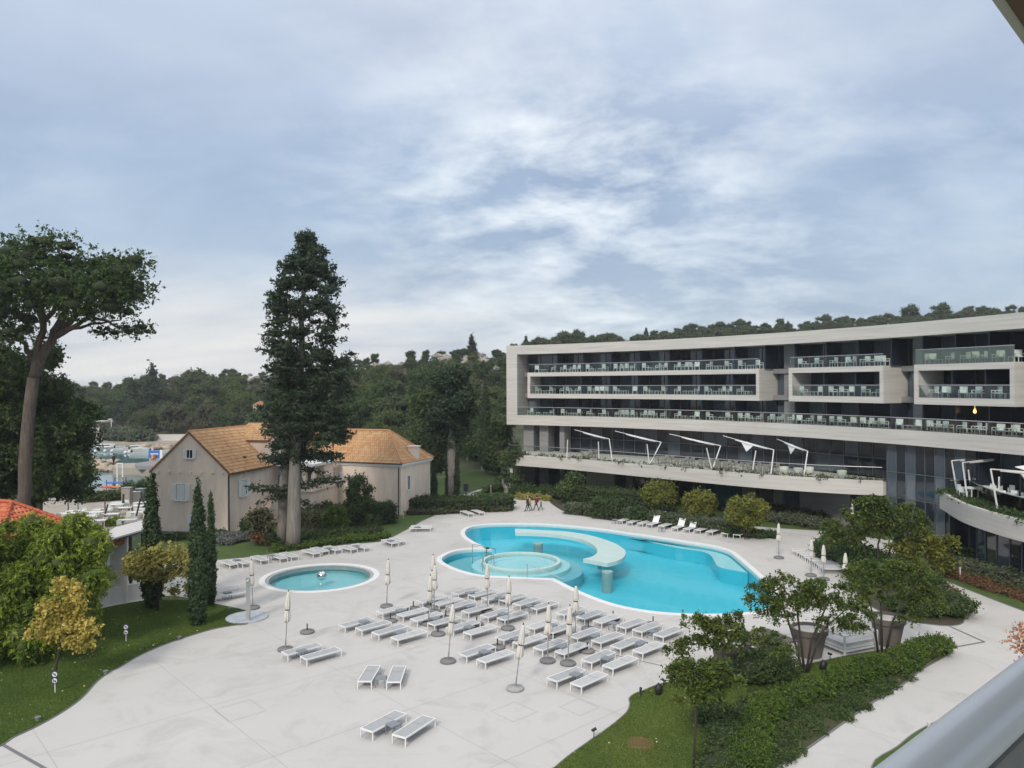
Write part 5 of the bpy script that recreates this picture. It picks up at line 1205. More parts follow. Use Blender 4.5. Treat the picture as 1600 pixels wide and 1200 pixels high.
strap = MB().lathe([(.125, 2.05), (.13, 2.05), (.13, 2.10), (.125, 2.10)], n=14).mesh('strap'); strap.materials.append(M['black'])
finm = MB().lathe([(.02, 2.96), (.035, 3.0), (.02, 3.06), (.005, 3.08)], n=8).mesh('finial'); finm.materials.append(M['black'])
sock = MB().tube([(0, 0, .15), (0, 0, .55)], .036, 8).mesh('tube_socket'); sock.materials.append(M['pole'])
def parasol(px, py, tx, ty, label, k=0, light=False):
    c = P(px, py, 0); top = PD(tx, ty, c.y); d = top - c; h = d.length
    r = thing('parasol', label, 'parasol', c, 0, 'furled cream parasols'); link_mesh('base', bm2 if light else bm1, None, r)
    lean = Vector((d.x, lr.uniform(-.03, .03), d.z)).normalized(); q = Vector((0, 0, 1)).rotation_difference(lean); z = h / 3.08
    for nm, me in (('pole', pole), ('furled_canopy', cms[k % 3]), ('strap', strap), ('finial', finm), ('tube_socket', sock)):
        o = link_mesh(nm, me, None, r); o.rotation_mode = 'QUATERNION'; o.rotation_quaternion = q; o.scale = (1, 1, z)
    return r
PS = [((445.8, 1016), (451, 921), 'furled parasol beside the front-left pair of loungers, leaning slightly right'), ((604, 948.5), (606.7, 872.5), 'furled parasol alone right of the small round pool'), ((395.5, 950.7), (392.5, 873), 'furled parasol right behind the shower column'),
      ((676.5, 943), (676.8, 865), 'tallest-standing furled parasol in the cluster of three left of the whirlpool'), ((678, 957), (679.8, 880.5), 'right parasol of the cluster of three, below the tallest'), ((669.5, 976), (672.5, 897), 'left parasol of the cluster of three with its dark strap hanging loose'),
      ((761.5, 956), (761, 878), 'furled parasol in front of the whirlpool entry rail'), ((793.7, 983), (795.5, 898.5), 'furled parasol with base between loungers, right of the whirlpool entry parasol'), ((700, 1034.5), (708, 941), 'furled parasol on a dark base in front of the left loungers, leaning right'),
      ((805, 1077.5), (818, 972.5), 'nearest furled parasol on a light base, leaning clearly right'), ((855.5, 1034), (857.5, 941), 'left parasol of the front two on the right of the block'), ((887.5, 1038), (890.5, 944), 'right parasol of the front two on the right of the block'), ((899, 994), (900, 912.5), 'furled parasol among loungers near the pool rim, frilled lower canopy'),
      ((1217, 872.4), (1216.6, 815.6), 'furled parasol alone on the deck right of the big pool'), ((1267, 900), (1268, 840.6), 'left parasol over the slanting lounger row'), ((1287, 906), (1286.5, 849), 'middle parasol over the slanting lounger row'), ((1320, 918), (1321, 862), 'right parasol over the slanting lounger row beside the shrubs'), ((1331, 834), (1331.5, 782), 'furled parasol half hidden above the silk trees by the hotel wall')]
for i, (b_, t_, lab) in enumerate(PS): parasol(*b_, *t_, lab, i, i in (9,))
stp2 = thing('parasol_stand', 'x', 'parasol stand', (0, 0, 0)); link_mesh('base', bm1, None, stp2); link_mesh('tube_socket', stub, None, stp2)
ST = [((480, 988.7), 'left of the left row, alone on open deck'), ((610, 971.5), 'between the left row and third row of loungers'), ((684.5, 992), 'below the middle of the third row'), ((777.5, 1013), 'beside the pair in front of the leaning parasol'), ((917.5, 1018.7), 'in the gap right of the two front parasols'),
      ((919, 984), 'behind the right block, beside the back row'), ((646, 952.5), 'at the left tip of the second row from the pool'), ((696.5, 967), 'behind the parasol on the dark front base'), ((745, 977), 'on the drain line in the middle of the block'), ((958, 968), 'at the pool-side end of the row nearest the big pool'), ((1020.5, 977), 'rightmost, at the end of the row nearest the big pool'), ((859, 995), 'behind the left one of the two front parasols')]
for i, ((x, y), w_) in enumerate(ST):
    if i == 0: stp2.location = P(x, y, 0); tag(stp2, 'empty round parasol stand, ' + w_, group='empty parasol bases')
    else: copy_thing(stp2, P(x, y, 0), 0, 'empty round parasol stand, ' + w_, 'empty parasol bases')
# ---- shower column on its round tray
c = P(388, 971, 0); zt = PD(390, 903, c.y).z
sh_ = thing('shower_column', 'square steel outdoor shower column beside the lawn tip', 'shower', c); MB().box((0, 0, zt / 2), (.20, .20, zt)).build('column', M['steel'], sh_); MB().box((-.0, -.22, zt - .15), (.06, .3, .05)).build('shower_head', M['steel'], sh_)
o = MB().lathe([(.1, -.02), (1.22, -.02), (1.22, .085), (1.15, .095), (.1, .08)], P(386, 965.5, 0), 40).build('shower_tray', mat('pale_marble_tray', (.46, .50, .54), .5, noise_amt=.25, nscale=2)); tag(o, 'round pale marble shower tray under the steel column', 'shower tray')
# ---- lawn signs
def sign(px, py, tx, ty, label):
    c = P(px, py, 0); t = thing('lawn_sign', label, 'sign', c, 0, 'small signs on the left lawn'); zt = PD(tx, ty, c.y).z; h = zt
    MB().box((0, 0, h * .3), (.035, .02, h * .62)).build('post', M['white'], t); bl = mat('navy_sign', (.03, .045, .09), .5)
    MB().box((0, -.01, h - .30), (.26, .02, .62)).build('board', bl, t)
    for k, z in enumerate((h - .16, h - .45)):
        b = MB(); n = 20
        vs = []; 
        for yy in (-.022, -.028):
            vs += [(.115 * math.cos(2 * math.pi * i / n), yy, z + .115 * math.sin(2 * math.pi * i / n)) for i in range(n)]
        b.add(vs, [tuple(range(n)), tuple(range(n, 2 * n))[::-1]] + [(i, (i + 1) % n, n + (i + 1) % n, n + i) for i in range(n)]); d = b.build('symbol_disc', M['white'], t)
        s = MB()
        if k == 0: s.box((.02, -.034, z), (.05, .01, .09)); s.box((-.03, -.034, z + .02), (.07, .01, .04))
        else: s.box((0, -.034, z), (.14, .01, .035)); s.box((.04, -.034, z - .04), (.03, .01, .06)); s.box((-.04, -.034, z - .04), (.03, .01, .06))
        s.box((0, -.040, z), (.21, .01, .02), m=Matrix.Rotation(R(45), 3, 'Y')); s.build('symbol', bl, d)
sign(86, 1083, 86, 1048, 'navy sign with two white prohibition discs, nearest one on the left lawn')
sign(197, 1003, 197, 975, 'navy sign with two white prohibition discs, farther one below the cypresses')
# ---- small garden spotlights
sp_ = MB(); sp_.tube([(0, 0, 0), (0, 0, .28)], .02, 6); sp_.tube([(-.09, -.03, .30), (.09, .03, .36)], [.05, .065], 10); spm = sp_.mesh('spike_lamp'); spm.materials.append(M['black'])
dm = MB().lathe([(.02, .0), (.09, 0), (.09, .1), (.12, .12), (.12, .17), (.02, .18)], n=12).mesh('lawn_lamp'); dm.materials.append(M['base'])
for k, (x, y, w_) in enumerate([(928, 1153, 'at the lawn edge below the front pair'), (1001, 1089, 'on the lawn tip beside the front pair'), (1037, 1074, 'beside the dark stone speaker'), (1297, 1032, 'beside the black rock under the silk tree'), (1394, 1017, 'at the foot of the right silk tree')]):
    single('spike_lamp', spm, P(x, y, .03), k, 'black spike spotlight ' + w_, 'spotlight', 'black spike spotlights')
for k, (x, y, w_) in enumerate([(59, 1126, 'nearest one, left lawn'), (165, 1053, 'where the left lawn edge curves'), (359, 954, 'near the shower at the lawn tip'), (280, 999, 'on the edge of the left lawn below the cypress')]):
    single('lawn_lamp', dm, P(x, y, .03), 0, 'small grey ground lamp, ' + w_, 'ground lamp', 'small ground lamps')
rkm = rockmesh(40, .1); rkm.materials.append(M['black'])
for x, y, l in ((1029, 1077, 'black rock-shaped garden speaker on the lawn edge'), (1286, 1040, 'black rock-shaped garden speaker under the multi-trunk silk tree')): single('rock_speaker', rkm, P(x, y, .25), 1, l, 'speaker', 'rock-shaped speakers', (.28, .28, .5))
# ---- big planters and daybeds on the right
def planter(px, py, tx, ty, label, W=1):
    c = P(px, py, 0); top = PD(tx, ty, c.y).z; t = thing('large_planter', label, 'planter', c, 0, 'large taupe planters'); h = top
    MB().lathe([(.05, 0), (.62 * W, 0), (.86 * W, h * .8), (.95 * W, h * .81), (.98 * W, h), (.88 * W, h), (.84 * W, h * .9), (.05, h * .9)], n=32).build('pot', M['pot'], t, smooth=False); MB().lathe([(.02, h * .88), (.84 * W, h * .88), (.84 * W, h * .905), (.02, h * .93)], n=24).build('pebbles', M['stone'], t); return t
planter(1140, 1053, 1140, 1002, 'leftmost large taupe planter behind the small silk tree', .95); planter(1265, 1024, 1270, 980, 'middle large taupe planter left of the white daybed', .95); planter(1387, 1006, 1393, 963, 'right large taupe planter at the end of the daybeds', .95)
def daybed(px, py, ang, label, cover=False):
    c = P(px, py, 0); t = thing('daybed', label, 'daybed', c, ang, 'white canopy daybeds'); W, D, H = 2.3, 2.0, 2.1
    for x in (0, W):
        for y in (0, D): MB().box((x, y, .5), (.09, .09, 1.0)).build('post', M['white'], t)
    b = MB()
    for z in (.18, .96):
        for y in (0, D): b.box((W / 2, y, z), (W - .1, .07, .08))
        for x in (0, W): b.box((x, D / 2, z), (.07, D - .1, .08))
    b.build('frame', M['white'], t); MB().box((W / 2, D / 2, .3), (W - .12, D - .12, .12)).build('platform', M['white2'], t); MB().box((W / 2, D / 2, .45), (W - .2, D - .2, .18)).build('mattress', M['sling2'], t)
    for k in range(2): MB().box((.6 + 1.1 * k, D - .3, .62), (.8, .25, .3), m=Matrix.Rotation(-.3, 3, 'X')).build('cushion', M['white'], t)
    if cover: MB().box((W / 2, D / 2, 1.08), (W + .1, D + .1, .06)).build('taupe_cover', M['pot'], t)
daybed(1320, 1024, .42, 'white daybed with grey mattress between the middle and right planters')
daybed(1188, 1046, .42, 'white daybed with taupe cover between the left and middle planters', True)
daybed(1112, 1003, .3, 'low taupe covered daybed near the pool rim behind the small silk tree', True); _d = [o for o in col.objects if o.name.startswith('daybed')][-1]; _d.scale = (.8, .8, .55)
# ---- people walking at the far end of the pool
def person(px, py, h, ang, cl, legc, hair, label, back=None, stride=.34):
    c = P(px, py, 0); t = thing('person', label, 'person', c, ang, None); s = h / 1.75
    V = {'pel': (0, 0, .93, .15), 'che': (0, .0, 1.22, .165), 'shl': (0, 0, 1.40, .13), 'nec': (0, 0, 1.50, .055), 'hd1': (.01, 0, 1.60, .085), 'hd2': (.01, 0, 1.70, .08)}
    E_ = [('pel', 'che'), ('che', 'shl'), ('shl', 'nec'), ('nec', 'hd1'), ('hd1', 'hd2')]
    for sd, k in (('l', 1), ('r', -1)):
        V['hip' + sd] = (0, .09 * k, .88, .10); V['kne' + sd] = (stride * .45 * k + .03, .10 * k, .50, .06); V['ank' + sd] = (stride * k * .9, .10 * k, .09, .042); V['toe' + sd] = (stride * k * .9 + .17, .11 * k, .04, .035)
        V['sho' + sd] = (0, .19 * k, 1.38, .065); V['elb' + sd] = (-.10 * k, .25 * k, 1.12, .045); V['wri' + sd] = (-.02 * k + .1, .25 * k, .90, .035); V['han' + sd] = (.14, .25 * k, .82, .032)
        E_ += [('pel', 'hip' + sd), ('hip' + sd, 'kne' + sd), ('kne' + sd, 'ank' + sd), ('ank' + sd, 'toe' + sd), ('shl', 'sho' + sd), ('sho' + sd, 'elb' + sd), ('elb' + sd, 'wri' + sd), ('wri' + sd, 'han' + sd)]
    ks = list(V); bm = bmesh.new(); sk = bm.verts.layers.skin.verify(); vv = {}
    for k in ks:
        x, y, z, r = V[k]; v = bm.verts.new((x * s, y * s, z * s)); v[sk].radius = (r * s, r * s * (1.0 if k not in ('pel', 'che') else .85)); vv[k] = v
    vv['pel'][sk].use_root = True
    for a, b_ in E_: bm.edges.new((vv[a], vv[b_]))
    me = bpy.data.meshes.new('body'); bm.to_mesh(me); bm.free(); tmp = bpy.data.objects.new('tmp', me); col.objects.link(tmp)
    tmp.modifiers.new('Skin', 'SKIN'); sb_ = tmp.modifiers.new('Sub', 'SUBSURF'); sb_.levels = 1
    dg = bpy.context.evaluated_depsgraph_get(); m2 = bpy.data.meshes.new_from_object(tmp.evaluated_get(dg)); bpy.data.objects.remove(tmp); m2.name = 'body'; m2.materials.clear()
    for mm in (M['skin'], cl, legc, M['black']): m2.materials.append(mm)
    for p in m2.polygons:
        z = p.center.z / s; p.material_index = 3 if z < .09 else 2 if z < .90 else 1 if z < 1.46 else 0
        if .78 < z < .9 and abs(p.center.y / s) > .2: p.material_index = 0
        p.use_smooth = True
    link_mesh('body', m2, None, t); hb_ = MB().lathe([(.02, 1.52), (.09, 1.56), (.102, 1.66), (.08, 1.76), (.01, 1.79)], (-.02, 0, 0), 12); hb_.v = [(x * s, y * s, z * s) for x, y, z in hb_.v]; hb_.build('hair', hair, t, smooth=True)
    co = MB().lathe([(.17, .80), (.19, .95), (.175, 1.2), (.19, 1.36), (.08, 1.47)], (0, 0, 0), 14); co.v = [(x * s * .85, y * s * 1.1, z * s) for x, y, z in co.v]; co.build('jacket', cl, t, smooth=True)
    if back: MB().box((-.2 * s, 0, 1.2 * s), (.16 * s, .3 * s, .42 * s)).build('backpack', back, t)
    return t
cm = lambda n, c: mat(n, c, .8)
hair = cm('dark_hair', (.03, .018, .012)); grey = cm('grey_hair', (.25, .24, .23))
person(824.5, 799, 1.72, math.pi + .1, cm('navy_jacket', (.03, .025, .07)), cm('dark_trousers', (.015, .015, .02)), grey, 'person in a navy jacket and dark trousers walking, leftmost by the far path', cm('yellow_bag', (.45, .40, .08)))
person(827.5, 798.5, 1.66, math.pi - .1, cm('yellow_jacket', (.42, .36, .07)), cm('dark_leggings', (.015, .015, .02)), hair, 'person in a yellow top walking just behind the one in navy')
person(838, 797.5, 1.66, math.pi, cm('maroon_coat', (.16, .012, .035)), cm('black_trousers', (.012, .012, .015)), hair, 'person in a maroon coat walking in the middle of the group', cm('maroon_backpack', (.10, .01, .03)))
person(845.3, 797.5, 1.2, math.pi, cm('grey_hoodie', (.20, .21, .22)), cm('grey_trousers', (.07, .07, .075)), cm('fair_hair', (.35, .28, .2)), 'small child in a grey tracksuit walking last in the group')
c = P(177.5, 724, -.2)
person(177.5, 725, 2.0, 1.4, cm('black_clothes', (.012, .012, .014)), cm('black_trousers2', (.012, .012, .014)), hair, 'person in black standing on the tip of the harbour pier', None, .06).location.z = -.2
# ---- balcony we stand on: tubular handrail, glass, ceiling slab edge
hb2 = thing('balcony_railing', 'thick pale metal handrail of the near balcony in the bottom right corner', 'railing', (.8, 1.0, CAMZ - .4))
d = Vector((.707, .62, 0)).normalized(); a = Vector((.437, .80, CAMZ - .402)); nrm = Vector((d.y, -d.x, 0))
pts0 = [a + d * t for t in (-1.6, -.6, 0, .6, 2.4)]
MB().tube(pts0, .031, 32).build('handrail', mat('satin_aluminium', (.92, .93, .93), .28, spec=.9), hb2, world=True, smooth=True)
ch = MB(); ang = math.atan2(d.y, d.x); mid = a + d * .4 + nrm * .012
ch.box((mid.x, mid.y, mid.z - .052), (4.0, .022, .045), ang); ch.build('glass_channel', M['pole'], hb2, world=True)
MB().box((mid.x, mid.y, mid.z - .55), (4.0, .012, .95), ang).build('glass_pane', clearmat('grey_balcony_glass', (.66, .72, .70), rough=.02), hb2, world=True)
sl3 = thing('balcony_slab', 'grey balcony ceiling with a brown edge strip in the top right corner', 'balcony', (2, 2, CAMZ + 1.2)); hh = 1.2
def lin(off, t, z): p = Vector((1.5, 2.4, 0)) - d * 3 if False else None
e0 = Vector((1.25 * hh, 2.0 * hh, 0)); ed = Vector((.259, .264, 0)).normalized(); en = Vector((ed.y, -ed.x, 0))
def sbox(nm, o0, o1, z0, z1, m):
    c = e0 + en * (o0 + o1) / 2; MB().box((c.x, c.y, CAMZ + (z0 + z1) / 2), (14, abs(o1 - o0), z1 - z0), math.atan2(ed.y, ed.x)).build(nm, m, sl3, world=True)
sbox('slab', .13, 3.2, hh + .015, hh + .25, mat('grey_ceiling', (.20, .205, .19), .8)); sbox('edge_strip', .035, .105, hh - .01, hh + .25, mat('brown_edge', (.20, .12, .085), .6)); sbox('shadow_gap', .106, .129, hh + .03, hh + .24, M['black']); sbox('edge_trim', 0, .034, hh, hh + .26, M['shutter'])
fl0 = thing('balcony_floor', 'floor slab of the near balcony below the railing', 'floor', (0, 0, CAMZ - 1.6)); c = Vector((a.x, a.y, 0)) + nrm * 1.7
MB().box((c.x, c.y, CAMZ - 1.62), (5, 3.0, .2), ang).build('slab', M['stone'], fl0, world=True)
# ------------------------------------------------------------ vegetation
rv = random.Random(21)
def trunk_mesh(limbs, n=8):
    b = MB()
    for pts_, rr in limbs: b.tube(pts_, rr, n)
    return b
def limb(a, b_, r0, r1, k=5, wob=.06, g=rv):
    a, b_ = Vector(a), Vector(b_); L_ = (b_ - a).length; o = []
    for i in range(k + 1):
        t = i / k; p = a.lerp(b_, t)
        if 0 < i < k: p += Vector((g.uniform(-1, 1), g.uniform(-1, 1), g.uniform(-1, 1))) * wob * L_
        o.append(p)
    return o, [r0 + (r1 - r0) * i / k for i in range(k + 1)]
def tree(name, label, cat, base, limbs, blobs, n, size, m, barkm='bark', core=.7, group=None, seed=0, corem='core', **k):
    t = thing(name, label, cat, base, 0, group)
    if limbs: trunk_mesh(limbs).build('trunk', M[barkm], t, world=True, smooth=True)
    crown('crown', blobs, n, size, m, t, core, seed, corem, **k); return t

# ---- big pine at the left
D1 = 56
q = lambda x, y, d=0: PD(x, y, D1 + d)
tb0 = q(24, 800); tb0.z = 0
B = []
def cl(cx_, cy_, rx, ry, n, d=(-4, 4), rr=(1.0, 1.7), flat=.6, B=B, D=None, g=rv):
    for _ in range(n):
        while True:
            u, v = g.uniform(-1, 1), g.uniform(-1, 1)
            if u * u + v * v < 1: break
        r = g.uniform(*rr); p = PD(cx_ + u * rx, cy_ + v * ry, (D or D1) + g.uniform(*d)); B.append((p.x, p.y, p.z, r, r, r * flat))
cl(60, 395, 60, 22, 16); cl(30, 430, 100, 40, 36); cl(130, 450, 75, 45, 34); cl(170, 430, 30, 25, 10); cl(-40, 450, 60, 60, 24); cl(75, 455, 110, 22, 28, (-6, 0)); cl(198, 430, 20, 30, 10); cl(195, 465, 25, 22, 8, rr=(.8, 1.2)); cl(213, 515, 26, 9, 8, rr=(.5, .9)); cl(160, 518, 22, 9, 6, (-2, 2), (.4, .7)); cl(10, 500, 50, 30, 16); cl(-20, 560, 50, 30, 10)
LB_ = []
f1 = q(52, 590); LB_ += [limb(tb0, f1, .50, .40, 7, .006), limb(f1, q(85, 520), .38, .30, 5, .03), limb(f1, q(68, 500), .3, .22, 5, .03), limb(q(68, 500), q(50, 440), .3, .12, 5, .05), limb(q(85, 520), q(110, 475), .36, .14, 5, .05), limb(q(88, 525), q(140, 495, -1), .25, .12, 6, .03), limb(q(140, 495, -1), q(225, 520, -1), .12, .04, 6, .03),
         limb(q(92, 512), q(165, 455, 1), .22, .08, 6, .05), limb(q(70, 500), q(120, 430), .2, .08, 5, .05), limb(q(60, 480), q(5, 430), .2, .07, 5, .05), limb(q(55, 560), q(0, 500), .22, .08, 5, .06), limb(q(92, 515), q(190, 500, 2), .15, .04, 6, .04), limb(q(105, 500), q(150, 470, -2), .12, .04, 5, .05)]
tree('stone_pine', 'tallest spreading pine at the left edge with bare forking limbs and flat crown', 'pine tree', tb0, LB_, B, 65000, .12, 'pine', 'bark', .42, seed=1, outward=.35, tj=.18)
# darker pine mass in front of the water
B = []
D1b = 60
for a in [(60, 610, 60, 28, 14), (20, 600, 40, 25, 9), (80, 660, 50, 45, 20), (60, 720, 70, 40, 24), (110, 690, 25, 25, 8), (-20, 680, 50, 80, 22), (100, 745, 38, 20, 10), (125, 655, 10, 14, 3), (40, 760, 60, 18, 12), (130, 735, 12, 10, 3)]: cl(*a, d=(-2, 4), rr=(.8, 1.5), flat=.7, B=B, D=D1b)
tb1 = PD(42, 790, 63); tb1.z = 0
tree('dark_pine', 'dark dense pine drooping to the water left of the harbour, under the tall pine', 'pine tree', tb1, [limb(tb1, PD(48, 560, 62), .68, .4, 6, .01), limb(PD(50, 775, 60), PD(88, 750, 60), .2, .08, 5, .05), limb(PD(52, 780, 60), PD(90, 690, 59), .18, .06, 5, .05)], B, 90000, .15, 'pine', 'bark', .7, seed=2, outward=.3, tj=.15)
B = []
for a in [(75, 560, 10, 14, 4), (20, 570, 40, 14, 5)]: cl(*a, d=(6, 9), rr=(.6, 1.0), flat=.8, B=B, D=D1b)
tree('small_pine', 'small pine crown showing between the two pine trunks at the left', 'pine tree', PD(60, 790, 68).xy.to_3d(), [limb(PD(60, 790, 68).xy.to_3d(), PD(60, 570, 68), .3, .15, 4, .01)], B, 9000, .2, 'pine', 'bark', .7, seed=3)

# ---- tall twin-trunked cypress in the middle
Dc = 66
t0 = P(457, 858, 0); t1 = P(440, 852, 0)
B = []; outl = [(380, 468, 492), (400, 448, 508), (425, 434, 520), (445, 432, 534), (470, 420, 522), (490, 418, 534), (515, 418, 530), (545, 414, 525), (575, 420, 545), (605, 425, 540), (635, 412, 540), (660, 415, 545), (685, 425, 545), (705, 418, 520)]
for y, xl, xr in outl + [(600, 440, 530), (625, 435, 530), (650, 430, 530), (675, 440, 530), (560, 435, 520)]:
    for _ in range(26):
        u = rv.uniform(0, 1); x = xl + (xr - xl) * u; yy = y + rv.uniform(-13, 13); r = rv.uniform(.32, .85); dd = rv.uniform(-1.1, .8) * (xr - xl) * Dc / 2400 * 1.0
        ins_ = 13 if y < 560 else 7; x = min(max(x, xl + ins_), xr - ins_); p = PD(x, yy, Dc + dd); B.append((p.x, p.y, p.z, r * 1.1, r * 1.1, r * .55))
def bough(x0, y0_, x1, y1_, n, r, dd=0):
    for i in range(n):
        t = i / max(1, n - 1); p = PD(x0 + (x1 - x0) * t + rv.uniform(-3, 3), y0_ + (y1_ - y0_) * t + rv.uniform(-3, 3), Dc + dd * t + rv.uniform(-.4, .4)); B.append((p.x, p.y, p.z, r, r, r * .5))
bough(455, 715, 413, 716, 6, .6); bough(455, 727, 425, 722, 4, .55); bough(450, 765, 396, 763, 8, .6, -1); bough(445, 775, 412, 782, 4, .5, -1); bough(470, 700, 515, 712, 7, .75); bough(470, 715, 528, 712, 7, .6, -1); bough(465, 760, 520, 750, 7, .62, -1); bough(520, 752, 556, 748, 5, .5, -1.5); bough(470, 730, 500, 738, 4, .5); bough(462, 790, 480, 785, 3, .5, 1); bough(455, 560, 425, 668, 4, .9)
for k in range(26):
    y = 402 + k * 11.3; xl = np.interp(y, [o[0] for o in outl], [o[1] for o in outl]); xr = np.interp(y, [o[0] for o in outl], [o[2] for o in outl])
    if k % 2: bough(xl + 22, y, xl - rv.uniform(0, 9), y + rv.uniform(-8, 4), 4, .36, rv.uniform(-1, 1))
    else: bough(xr - 22, y, xr + rv.uniform(0, 9), y + rv.uniform(-8, 4), 4, .36, rv.uniform(-1, 1))
bough(500, 590, 548, 610, 6, .9, 2); bough(520, 620, 548, 555, 4, .7, 3)
top = PD(478, 395, Dc)
LBc = [limb(t0, PD(462, 700, t0.y), .64, .50, 5, .004), limb(PD(462, 700, t0.y), top, .5, .08, 6, .006), limb(t1, PD(447, 690, t1.y), .48, .40, 5, .004), limb(PD(447, 690, t1.y), PD(455, 480, Dc), .4, .08, 5, .01), limb(PD(458, 765, Dc), PD(405, 763, Dc - 1), .12, .04, 4, .02), limb(PD(462, 760, Dc), PD(548, 748, Dc - 1.5), .12, .04, 5, .02), limb(PD(462, 715, Dc), PD(415, 716, Dc), .12, .04, 4, .02), limb(PD(462, 712, Dc), PD(520, 712, Dc), .12, .04, 4, .02)]
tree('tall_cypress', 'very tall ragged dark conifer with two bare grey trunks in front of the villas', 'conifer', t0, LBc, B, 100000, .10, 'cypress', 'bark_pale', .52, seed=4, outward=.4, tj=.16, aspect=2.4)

# ---- italian cypresses (narrow columns)
def column(label, px, py, ty, wpx, n=14000, m='cyp_it', group='narrow columnar cypresses', D=None):
    b = P(px, py, 0) if D is None else PD(px, py, D); b.z = 0 if D is None else b.z
    top = PD(px, ty, b.y); H = top.z - b.z; w_ = wpx * b.y / 1200 * .78; bl = []
    for i in range(26):
        t = (i + .5) / 26; r = w_ * (min(1, t * 9) ** .5) * (1 - t ** 2.2) ** .75 * rv.uniform(.85, 1.1); r = max(r, w_ * .1); bl.append((b.x + rv.uniform(-.1, .1) * r, b.y + rv.uniform(-.1, .1) * r, b.z + H * t, r, r, H / 26 * 1.2))
    return tree('italian_cypress', label, 'cypress', b, [limb(b, b + Vector((0, 0, H * .5)), w_ * .2, w_ * .1, 3, 0)], bl, n, min(.13, w_ * .16 + .02), m, 'bark', .86, group, seed=int(px), outward=.55, shell=.8, aspect=2.6, droop=-1.4, tj=.2, tw=2.2)
column('narrow cypress on the left lawn against the villa gable', 238, 951, 738, 17.5)
column('wider narrow cypress of the pair at the lawn tip', 310, 977, 757, 17)
column('slimmer cypress right behind the wider one at the lawn tip', 330, 947, 768, 10, 9000)
column('slim cypress left of the pale trunk behind the right villa', 678, 790, 695, 7, 5000); column('slim cypress right of the pale trunk behind the right villa', 714, 789, 693, 6, 5000)
column('slim dark cypress just behind the pale trunk', 698, 787, 700, 3.5, 2500)
column('tall dark cypress standing out above the lawn beside the hotel end', 759, 733, 592, 12.5, 12000, D=118)

# ---- other individual trees
def simple(name, label, cat, px, py, blobs_px, n, size, m, trunks, D=None, bark='bark_dark', core=.55, group=None, seed=0, zrat=.8, corem='core', **k):
    b = P(px, py, 0); D = b.y; bl = []
    for x, y, r, *dd in blobs_px:
        rr = r * D / 1200; p = PD(x, y, D + (dd[0] if dd else rv.uniform(-1, 1) * rr)); bl.append((p.x, p.y, p.z, rr, rr, rr * zrat))
    lm = []
    for tr_ in trunks:
        pts_ = [PD(x, y, D) for x, y, _ in tr_]; pts_[0] = Vector((pts_[0].x, D, max(0, pts_[0].z - .05))); lm.append((pts_, [w_ * D / 1200 * .55 for _, _, w_ in tr_]))
    return tree(name, label, cat, b, lm, bl, n, size, m, bark, core, group, seed, corem, **k)
def scat(cx_, cy_, rx, ry, n, r0, r1, g=rv):
    o = []
    for _ in range(n):
        a, q_ = g.uniform(0, 6.28), g.random() ** .5; o.append((cx_ + math.cos(a) * rx * q_, cy_ + math.sin(a) * ry * q_, g.uniform(r0, r1)))
    return o
simple('autumn_tree', 'small yellow autumn tree on the left lawn behind the nearest sign', 'tree', 86, 1072, scat(97, 938, 32, 26, 16, 7, 13) + scat(70, 985, 28, 14, 12, 6, 11) + scat(118, 990, 30, 24, 18, 7, 12) + scat(90, 965, 30, 30, 14, 8, 12), 9000, .11, 'yellow', [[(86, 1060, 3.5), (88, 1040, 3), (94, 1005, 3), (96, 960, 2)], [(93, 1005, 2.2), (118, 975, 1)], [(93, 1005, 2.2), (70, 985, 1)]], core=None, seed=11, shell=.1)
simple('autumn_tree', 'olive yellow multi-stem small tree between the two cypresses', 'tree', 244, 955, scat(255, 880, 60, 25, 46, 8, 14) + scat(285, 905, 30, 22, 14, 7, 12) + scat(215, 890, 25, 16, 10, 7, 12), 13000, .11, 'yellow2', [[(246, 953, 3), (248, 925, 2.5), (240, 905, 2), (225, 885, 1)], [(248, 925, 2), (262, 900, 1.5), (285, 880, 1)], [(247, 930, 2), (252, 890, 1.2), (258, 865, .8)]], core=None, seed=12, shell=.1)
bb = []
for cx_, cy_, rx, ry, n_, D_ in [(40, 860, 65, 45, 34, 41), (110, 850, 45, 35, 24, 42), (30, 940, 80, 50, 40, 40), (110, 920, 45, 45, 26, 41), (20, 1000, 70, 25, 18, 39), (-40, 880, 50, 60, 20, 40), (140, 880, 22, 45, 12, 42.5)]:
    for x, y, r in scat(cx_, cy_, rx, ry, n_, 14, 24): p = PD(x, y, D_ + rv.uniform(-1.3, 1.3)); rr = r * D_ / 1200; bb.append((p.x, p.y, max(p.z, .4), rr, rr, rr * .8))
c = P(40, 1015, 0)
tree('bamboo_clump', 'huge yellow-green feathery bamboo thicket hiding the red-roofed pavilion', 'bamboo', c, [limb(c, c + Vector((0, 1, 4)), .2, .1)], bb, 110000, .07, 'bamboo', 'bark', .74, seed=13, corem='core_l', aspect=4, droop=.5, outward=.35, shell=.65, tj=.2, tw=7)
